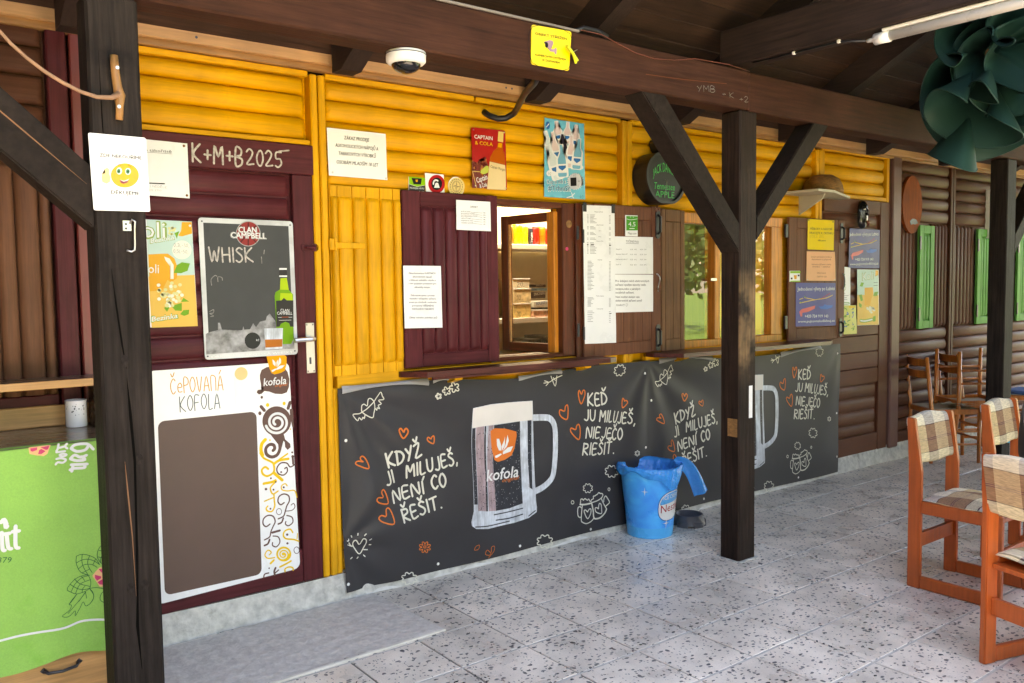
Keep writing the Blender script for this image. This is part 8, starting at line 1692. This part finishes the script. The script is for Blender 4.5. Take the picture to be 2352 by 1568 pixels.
# ============================================================ CHAIRS
def armless_chair(label,loc,rot):
    c=thing('chair',label,'chair','orange chairs with plaid cushions',loc,rot)
    W_=.205; T=.028
    for s in (-1,1):
        x0,x1=(W_-T,W_) if s>0 else (-W_,-W_+T); fr=link('side_frame',None,c)
        MB().prism([(.0,0),(-.064,0),(-.064,.60),(-.026,.86),(.012,.862),(.0,.60)],0,x0,x1).obj('back_post','orange_wood',fr); bev(fr.children[-1],.004)
        bx('runner','orange_wood',fr,x0+.001,x1-.001,-.386,-.0645,.002,.064,.005); bx('seat_rail','orange_wood',fr,x0+.001,x1-.001,-.386,-.0645,.385,.447,.005); bx('front_leg','orange_wood',fr,x0,x1,-.45,-.3865,0,.447,.005)
    bx('cross_rail','orange_wood',c,-W_+T+.0005,W_-T-.0005,-.050,-.028,.205,.275,.002); bx('cross_rail','orange_wood',c,-W_+T+.0005,W_-T-.0005,-.43,-.408,.20,.27,.002); bx('seat_board','orange_wood',c,-W_+T+.0005,W_-T-.0005,-.42,-.03,.395,.415,.002)
    b=MB(); rnd=random.Random(loc[0]); ph=rnd.uniform(0,6)
    def pad(u,v):      # closed loop around the back: v runs round
        x=-W_+T-.004+2*(W_-T+.004)*u; t=v*2*PI; th=.021+.004*math.sin(u*9+ph); zc=.742; hz=.122+.006*math.sin(u*7+ph)
        cy,sy=math.cos(t),math.sin(t); e=lambda q,p:abs(q)**p*(1 if q>0 else -1); z=zc+hz*e(sy,.35)+.006*math.sin(u*PI); lean=.045*(z-.6)/.26
        return (x,-.030+lean+th*e(cy,.6)-.012*math.sin(u*PI)*0,z)
    b.grid(pad,18,28); w=19
    b.add([pad(0,k/28) for k in range(28)],[tuple(range(28))]); b.add([pad(1,k/28) for k in range(28)],[tuple(range(27,-1,-1))]); b.obj('back_cushion','plaid_back',c,True)
    b=MB()
    def seat(u,v):
        x=(-.19+.38*u); y=-.435+.39*v; h=.028*(math.sin(PI*u)**.35)*(math.sin(PI*v)**.35)+.003*math.sin(u*14+v*9); return (x,y,.448+h)
    b.grid(seat,18,18); b.grid(lambda u,v:(lambda p:(p[0],p[1],.448-(p[2]-.448)*.35-.006*(u<.01 or u>.99)))(seat(u,v)),18,18); b.obj('seat_cushion','plaid_seat',c,True)
    return c
chA=armless_chair('orange wooden chair with plaid cushions nearest the centre post',(4.365,-1.665,0),(0,0,0))
chC=armless_chair('orange wooden chair with plaid back cushion farthest right, beside the right post',(5.10,-1.69,0),(0,0,R(2)))
chB=armless_chair('orange wooden chair seen from behind, nearest the camera, with a seated person',(3.472,-2.493,0),(0,0,R(73.7)))
def ladder_chair(label,loc,rot):
    c=thing('stacked_chair',label,'chair','brown ladder-back chairs by the cabin wall',loc,rot); m='chair_brown'
    for s in (-1,1):
        MB().tube([(s*.185,0,0),(s*.185,0,.44),(s*.18,.05,.90)],[.015,.018,.016],10).obj('back_post',m,c,True); MB().tube([(s*.20,-.40,0),(s*.20,-.40,.47)],[.014,.018],10).obj('front_leg',m,c,True)
        for z in (.16,.27): MB().tube([(s*.187,0,z),(s*.20,-.40,z)],.010,8).obj('stretcher',m,c,True)
        bx('seat_rail',m,c,s*.20-.012,s*.20+.012,-.385,-.015,.415,.46,.004)
    for z in (.72,.82):
        b=MB(); f0=lambda u,v,o:(-.17+.34*u,.030+.10*(z+.062*v-.72)+.03*math.sin(PI*u)+o,z+.062*v); b.grid(lambda u,v:f0(u,v,0),12,1); b.grid(lambda u,v:f0(u,v,-.012),12,1); b.grid(lambda u,v:f0(u,0,-.012*v),12,1); b.grid(lambda u,v:f0(u,1,-.012*v),12,1); b.obj('slat',m,c)
    for y in (-.40,0): bx('seat_rail',m,c,-.185,.185,y-.012,y+.012,.415,.46,.004)
    for z in (.20,.31): MB().tube([(-.20,-.40,z),(.20,-.40,z)],.010,8).obj('stretcher',m,c,True)
    bx('seat','seat_pale',c,-.187,.187,-.386,-.014,.44,.462,.006); return c
rot1=math.atan2(.82,.57)
ladder_chair('brown ladder-back chair standing against the cabin wall with another on its seat',(7.255,-.155,0),(0,0,R(54)))
ladder_chair('brown ladder-back chair turned upside down on the seat of another',(7.44,-.29,.945),(R(180),0,R(54+180)))
ladder_chair('brown ladder-back chair right beside the pair of stacked chairs',(7.80,-.16,0),(0,0,R(54)))
ladder_chair('brown ladder-back chair half hidden behind the right post',(8.75,-.22,0),(0,0,R(20)))
bx('blue_cushion','blue_fabric',None,8.62,8.98,-.56,-.24,.4635,.50,.015,label='flat blue cushion on the chair behind the right post',cat='cushion')
b=MB(); b.grid(lambda u,v:(7.28+.3*u,-.50+.2*v-.1*u,.505+.008*math.sin(u*7+v*5)),10,8); b.grid(lambda u,v:(7.28+.3*u,-.50+.2*v-.1*u,.495),10,8); b.obj('folded_cloth','seat_pale',None,True,label='pale folded cloth lying on the stacked chair seats',cat='cloth')
b=MB(); b.grid(lambda u,v:(6.50+.42*u+.1*v,-1.12-.05*math.sin(u*5)-.08*v,.42-.30*v*(.3+.7*u)-.02*math.sin(v*6)),14,14); b.grid(lambda u,v:(6.50+.42*u+.1*v,-1.10-.05*math.sin(u*5)-.08*v,.42-.30*v*(.3+.7*u)-.02*math.sin(v*6)),14,14); b.obj('blue_towel','cyan_fabric',None,True,label='bright sky-blue towel hanging behind the plaid chairs at right edge',cat='towel')
# ---------------- seated person at the right edge
pe=thing('person','person in dark brown top and black trousers sitting on the nearest orange chair','person',loc=(3.70,-2.585,0),rot=(0,0,R(73.7)))
def skin_body(name,verts,edges,rad,m,root=0):
    me=bpy.data.meshes.new(name); me.from_pydata(verts,edges,[]); o=bpy.data.objects.new('tmp',me); COL.objects.link(o)
    md=o.modifiers.new('s','SKIN'); me.skin_vertices[0].data[root].use_root=True
    for i,r in enumerate(rad): me.skin_vertices[0].data[i].radius=r if isinstance(r,tuple) else (r,r)
    o.modifiers.new('b','SUBSURF').levels=2
    dg=bpy.context.evaluated_depsgraph_get(); m2=bpy.data.meshes.new_from_object(o.evaluated_get(dg)); bpy.data.objects.remove(o); m2.materials.clear(); m2.materials.append(MT[m] if isinstance(m,str) else m)
    for p_ in m2.polygons: p_.use_smooth=True
    return m2
V=[(0,0,.55),(0,.02,.75),(0,.02,.98),(0,.0,1.09),(0,-.02,1.17),(0,-.03,1.25),(0,-.04,1.34)]; E=[(0,1),(1,2),(2,3),(3,4),(4,5),(5,6)]; Rd=[(.17,.12),(.15,.11),(.18,.115),(.10,.08),(.055,.055),(.075,.09),(.07,.085)]
for s in (-1,1):
    k=len(V); V+=[(s*.19,.0,1.03),(s*.23,-.02,.80),(s*.19,-.24,.74),(s*.16,-.32,.75),(s*.09,-.02,.53),(s*.11,-.42,.53),(s*.11,-.43,.28),(s*.11,-.44,.07),(s*.12,-.56,.04)]
    E+=[(2,k),(k,k+1),(k+1,k+2),(k+2,k+3),(0,k+4),(k+4,k+5),(k+5,k+6),(k+6,k+7),(k+7,k+8)]; Rd+=[.065,.048,.038,.03,.095,.072,.058,.045,.04]
me=skin_body('body',V,E,Rd,'dark_cloth'); bo_=link('body',me,pe)
me.materials.append(MT['black_cloth']); me.materials.append(MT['skin'])
for f in me.polygons:
    c=f.center
    f.material_index=2 if c.z>1.13 else 1 if (c.z<.60) else 2 if (c.y<-.27 and c.z>.66) else 0
b=MB(); b.lathe([(.085*math.cos(t),.03+.105*math.sin(t)) for t in lsp(-.6,PI/2-.05,9)],20,(0,.005,1.29),cap1=True); b.obj('hair','hair',pe,True)
for s in (-1,1):
    for q in range(4): MB().tube([(s*(.135+.016*q),-.33,.755),(s*(.135+.016*q),-.37,.753),(s*(.135+.016*q),-.395+.004*abs(q-1.5),.742)],[.009,.0085,.007],8).obj('finger','skin',pe,True)
    MB().tube([(s*.125,-.31,.757),(s*.105,-.335,.757),(s*.10,-.36,.75)],[.010,.009,.007],8).obj('thumb','skin',pe,True)
    MB().lathe([(.012*math.cos(t),.012*math.sin(t)) for t in lsp(-1.5,1.5,6)],10,(s*.032,-.115,1.315)).obj('eye','ceramic',pe,True)
    MB().tube([(s*.083,-.03,1.33),(s*.088,-.015,1.31),(s*.083,-.03,1.285)],.010,6).obj('ear','skin',pe,True)
MB().tube([(0,-.115,1.315),(0,-.140,1.288),(0,-.118,1.278)],[.008,.013,.008],8).obj('nose','skin',pe,True); MB().tube([(-.025,-.116,1.252),(0,-.124,1.250),(.025,-.116,1.252)],.005,6).obj('mouth','red_wire',pe,True)
# ============================================================ WALL ORNAMENTS AT RIGHT
ap=thing('advert_lamp','black apple-shaped advertising box with green lettering on yellow logs','sign')
def apple(s): 
    out=[]
    for k in range(48):
        t=2*PI*k/48; x=math.cos(t); z=math.sin(t); r=1-.16*math.exp(-((t-PI/2)/.28)**2)-.07*math.exp(-((t-1.5*PI)/.25)**2)+.05*math.sin(t)**2*0; out.append((4.075+s*.186*r*x*(1+.06*z),2.215+s*.170*r*z))
    return out
MB().prism(apple(1),1,-.115,-.004).obj('box','black_plastic',ap); rim=MB(); A1,A2=apple(1.0),apple(.90); n=48
rim.add([(x,-.1155,z) for x,z in A1]+[(x,-.128,z) for x,z in A1]+[(x,-.128,z) for x,z in A2]+[(x,-.118,z) for x,z in A2],[(i,(i+1)%n,(i+1)%n+n,i+n) for i in range(n)]+[(i+n,(i+1)%n+n,(i+1)%n+2*n,i+2*n) for i in range(n)]+[(i+2*n,(i+1)%n+2*n,(i+1)%n+3*n,i+3*n) for i in range(n)]); mat('rim_grey',(.028,.028,.03),.4,.05); rim.obj('rim','rim_grey',ap)
MB().prism([(4.075,2.37),(4.05,2.40),(4.03,2.44),(4.045,2.462),(4.075,2.452),(4.095,2.41),(4.10,2.375)],1,-.10,-.01).obj('leaf','black_plastic',ap)
mat('neon_green',(.02,.55,.12),.4,.02)
def atext(key,x0,x1,z0,h,arc):
    vs,fs=TXT[key]; a=min(v[0] for v in vs); c=max(v[0] for v in vs); out=[]
    for v in vs:
        u=(v[0]-a)/(c-a); out.append((x0+(x1-x0)*u,-.1185,z0+arc*(1-(2*u-1)**2)+v[1]*h/.73*(1+.25*(1-(2*u-1)**2)*(arc>0))))
    MB().add(out,fs).obj('lettering','neon_green',ap)
atext(('JACK DANIEL\'S',3,.0),3.955,4.175,2.215,.048,.038); atext(('Tennessee',1,.15),3.965,4.155,2.142,.044,.0); atext(('APPLE',2,.0),3.975,4.15,2.092,.042,.0)
MB().tube([(4.065,-.119,2.205),(4.07,-.128,2.19),(4.062,-.128,2.14),(4.06,-.119,2.10)],.0022,6).obj('wire_stub','steel',ap)
MB().tube([(4.045,-.06,2.05),(4.03,-.07,2.03),(4.04,-.07,2.005),(4.06,-.07,2.015),(4.055,-.06,2.05)],.003,6).obj('cable_loop','red_wire',ap)
ws=thing('corner_shelf','pale board shelf with bracket above the far brown shutter','shelf')
MB().prism([(5.42,-.004),(5.46,-.30),(5.66,-.30),(6.20,-.10),(6.20,-.004)],2,2.195,2.213).obj('board','shelf_board',ws); MB().prism([(-.005,2.194),(-.22,2.194),(-.20,2.16),(-.005,2.055)],0,5.66,5.675).obj('bracket','shelf_board',ws)
ht=thing('straw_hat','round brown straw hat lying on the pale board shelf','hat',loc=(5.82,-.10,2.2135))
MB().lathe([(.150,.0),(.152,.02),(.143,.06),(.12,.105),(.075,.135),(.0,.145)],30,cap0=True).obj('crown','straw',ht,True)
mk=thing('wooden_mask','glossy black carved mask hanging on the brown door','mask',loc=(6.505,-.02,2.09)); 
def mkf(u,v): t=PI*u; s=v*2-1; w=.062*(1-abs(s)**3.2)**.5; return (math.cos(t)*-w,-.045*math.sin(t)*(1-abs(s)**4)**.5,s*-.118)
MB().grid(mkf,16,20).obj('face','mask_black',mk,True); MB().tube([(-.02,-.044,.055),(0,-.058,.02),(.0,-.05,-.01)],[.006,.010,.012],8).obj('nose','mask_black',mk,True)
for s in (-1,1): MB().tube([(s*.035,-.036,.035),(s*.02,-.043,.040),(s*.008,-.045,.035)],.006,6).obj('eye','white_plastic',mk,True)
MB().tube([(.01,-.045,-.06),(.03,-.042,-.07),(.045,-.03,-.09)],[.012,.016,.010],8).obj('mouth','red_wire',mk,True)
ov=MB(); ov.prism([(7.285+.165*math.cos(2*PI*k/36),2.205+.248*math.sin(2*PI*k/36)) for k in range(36)],1,-.035,-.012); ov=ov.obj('oval_plaque','plaque_wood',None,label='tall oval red-brown wooden plaque on the far brown cabin',cat='plaque')
MB().prism([(7.24,2.06),(7.28,2.085),(7.35,2.08),(7.38,2.05),(7.33,2.035),(7.30,2.04),(7.26,2.03)],1,-.0375,-.0345).obj('emblem','hole_dark',ov)
# ============================================================ INSIDE THE SERVING WINDOW
lp=thing('strip_lamp','bright strip lamp above the kiosk shelves','lamp'); bx('tube','lamp_glow',lp,3.5,4.9,1.50,1.53,2.30,2.32,.004); bx('base','white_plastic',lp,3.45,4.95,1.49,1.54,2.321,2.345,.004)
shv=thing('shelf_unit','white two-shelf wall unit inside the serving window','shelf'); 
for z in (1.885,1.290): bx('shelf','white_plastic',shv,3.6,4.99,1.60,1.97,z-.042,z,.004)
bx('upright','white_plastic',shv,3.6,3.62,1.64,1.97,1.0,2.2,.002); bx('upright','white_plastic',shv,4.96,4.98,1.64,1.97,1.0,2.2,.002)
def iw(x): return 4.178+(x-232)*.0011
def iz(y): return 1.885-(y-458)*.000854
def can(lab,x,w,h,col,txt=None,y=1.67):
    r=w*.00055; c=thing('drink_can',lab,'can','drink cans on the upper shelf',loc=(iw(x),y,1.8855)); mat('can_'+lab,lin(col),.25,.1); MB().lathe([(r*.85,0),(r,.008),(r,h-.015),(r*.82,h)],20,cap1=True).obj('body','can_'+lab,c,True); MB().lathe([(r*.82,h+.0005),(r*.8,h+.002)],20,cap1=True).obj('lid','steel',c)
    if txt:
        vs,fs=TXT[txt[0]]; a=min(v[0] for v in vs); k=txt[1]; MB().add([( (-(v[1]-.36)*txt[2]) if txt[3] else ((v[0]-a)*k-r*.7), -r*1.02, (.02+(v[0]-a)*k) if txt[3] else h*.55+v[1]*txt[2]) for v in vs],fs).obj('lettering',pmat(txt[4]),c)
can('brown patterned can at the left of the upper shelf',250,48,.15,(150,110,40)); can('lime green can on the upper shelf',310,66,.158,(190,205,40)); can('yellow cider can on the upper shelf',375,64,.15,(226,196,50),(('FRISCO',4,0),.018,.026,0,'blackp')); can('black and white energy can on the upper shelf',432,50,.142,(34,34,48),(('TIGER',5,0),.030,.03,1,'white')); can('plain red can on the upper shelf',485,58,.148,(190,26,20)); can('orange and gold can on the upper shelf',545,62,.150,(226,110,30)); can('red can cut off by the window frame',598,46,.14,(200,30,24))
for lab,x,col in (('green bottle at the far left of the upper shelf',75,(30,60,30)),('dark bottle with red cap at the far left',52,(40,28,24))):
    c=thing('bottle',lab,'bottle',loc=(iw(x)-.02,1.70,1.8855)); mat('bt_'+lab,lin(col),.15,.1); MB().lathe([(.024,0),(.025,.01),(.025,.10),(.010,.15),(.010,.175)],16).obj('body','bt_'+lab,c,True); MB().lathe([(.012,.1755),(.012,.19)],12,cap1=True).obj('cap',pmat('signred'),c,True)
def tub(name,lab,x0,x1,y0,y1,col,dep=.16,txt=None,y=1.64,cat='tub',rough=.3):
    o=thing(name,lab,cat); k='bx_'+lab; mat(k,lin(col),rough,.25 if name=='sweet_tub' else .08,None,0,40,stain=lin((236,190,90)) if name=='sweet_tub' else None,stainamt=.1,stainscale=30); z0=iz(y1); z1=iz(y0); X0_,X1_=iw(x0),iw(x1); bx('body',k,o,X0_,X1_,y,y+dep,z0,z1-.006,.004); bx('lid','white_plastic',o,X0_-.004,X1_+.004,y-.004,y+dep+.004,z1-.0055,z1+.004,.002) if cat=='tub' else None
    if txt:
        pr_=Print(lambda x,z:y-.0012); 
        if txt[0] in '20,10,6,': pr_.text('handwriting','ink',txt[0],(iw(txt[1]),iz(txt[3])),(iw(txt[2]),iz(txt[3])),txt[4],1,0,0,8)
        else: pr_.text('lettering',txt[5],txt[0],(iw(txt[1]),iz(txt[3])),(iw(txt[2]),iz(txt[3]-12)),txt[4],1,5,.1 if txt[0]!='TIGER' else 0,0)
        pr_.build(o)
tub('sweet_tub','lowest sweets tub on the lower shelf, marked 10',258,415,1022,1152,(224,196,130),txt=('10,',280,330,1140,.036)); tub('sweet_tub','middle sweets tub in the stack of three, marked 10',254,418,880,1014,(232,214,170),txt=('10,',280,330,985,.036)); tub('plastic_tub','topmost white tub in the stack of three, marked 20',248,402,785,872,(236,232,214),txt=('20,',285,350,855,.036))
tub('chocolate_box','dark brown chocolate bar box behind the white bar box',480,605,905,975,(52,26,22),txt=('SNICKERS',488,596,948,.026,'white'),y=1.70,cat='box'); tub('chocolate_box','topmost chocolate bar box by the window frame',505,608,832,868,(58,24,22),txt=('SNICKERS',510,600,858,.018,'white'),y=1.70,cat='box'); tub('bar_box','blue striped box between the two chocolate boxes',505,612,868,900,(110,160,200),y=1.69,cat='box'); tub('coconut_bar_box','white coconut bar box in front of the chocolate boxes',425,572,990,1062,(228,232,226),txt=('BOUNTY',450,555,1040,.026,'labelblue'),y=1.62,cat='box'); tub('sweet_tub','pink sweets tub marked 6 on the lower shelf',420,562,1088,1152,(230,180,160),txt=('6,',500,545,1138,.032),y=1.62); tub('card_box','tan cardboard box between the tubs and chocolate boxes',410,500,865,985,(170,120,50),y=1.78,cat='box'); tub('black_box','black box at right end of the lower shelf',575,640,1010,1145,(24,22,24),y=1.72,cat='box')
for lab,x0,x1,y0 in (('black cash box at left below the shelves',392,500,1360),('black cash box at right below the shelves',545,660,1335)): tub('cash_box',lab,x0,x1,y0,1470,(16,16,18),y=1.62,cat='box',dep=.3)
bx('inner_counter','white_plastic',None,3.6,4.98,1.55,1.98,.86,.999,.004,label='pale counter below the kiosk shelves',cat='counter')
tub('sweets_bag_stand','cluttered sweets bags at far left of the lower shelf',62,130,930,1152,(200,150,130),y=1.66,cat='sweets'); bx('blue_lid_jar','ceramic',None,iw(62),iw(128),1.66,1.78,iz(925),iz(812),.004,label='pale jar with blue lid at far left of the lower shelf',cat='jar'); bx('lid',pmat('labelblue'),bpy.data.objects['blue_lid_jar'],iw(60),iw(130),1.655,1.785,iz(811),iz(780),.004)
# ============================================================ TREES ACROSS THE LAWN (seen in the window glass)
def leaf_crown(seed,n,rx,rz_):
    rnd=random.Random(seed); b=MB()
    cl=[(rnd.gauss(0,.45)*rx,rnd.gauss(0,.45)*rx,rnd.uniform(-.8,.9)*rz_,rnd.uniform(.25,.5)*rx) for _ in range(16)]
    for _ in range(n):
        c=rnd.choice(cl); d=Vector((rnd.gauss(0,1),rnd.gauss(0,1),rnd.gauss(0,1))).normalized()*c[3]*rnd.random()**.4; p=Vector(c[:3])+d; u=Vector((rnd.gauss(0,1),rnd.gauss(0,1),rnd.gauss(0,1))).normalized(); w=u.orthogonal().normalized(); s=rnd.uniform(.08,.17); b.add([p-u*s,p+w*s*.6,p+u*s,p-w*s*.6],[(0,1,2,3)])
    return b.mesh('crown','leaf')
CR=[leaf_crown(3,2600,2.4,2.2),leaf_crown(8,2600,2.2,2.8)]
for i,(x,y,h,s,lab) in enumerate(((12.5,-11.5,3.6,1.0,'leafy tree on the lawn, left one of the window reflection'),(17,-13.5,4.2,1.25,'tall leafy tree on the lawn, right one of the window reflection'),(8,-17,4.0,1.3,'leafy tree far across the lawn in front of the kiosk'),(1,-15,3.8,1.2,'leafy tree across the lawn behind the viewer'),(-6,-14,4.0,1.2,'leafy tree at the left end of the lawn'),(23,-17,4.6,1.6,'big leafy tree at the right end of the lawn'))):
    t=thing('tree',lab,'tree','trees across the lawn',(x,y,-.07)); MB().tube([(0,0,-.1),(.1,0,1.4),(.05,.1,h)],[.24,.17,.08],10).obj('trunk','bark',t,True); cr=link('crown',CR[i%2],t,(0,0,h+.4)); cr.scale=(s,s,s)
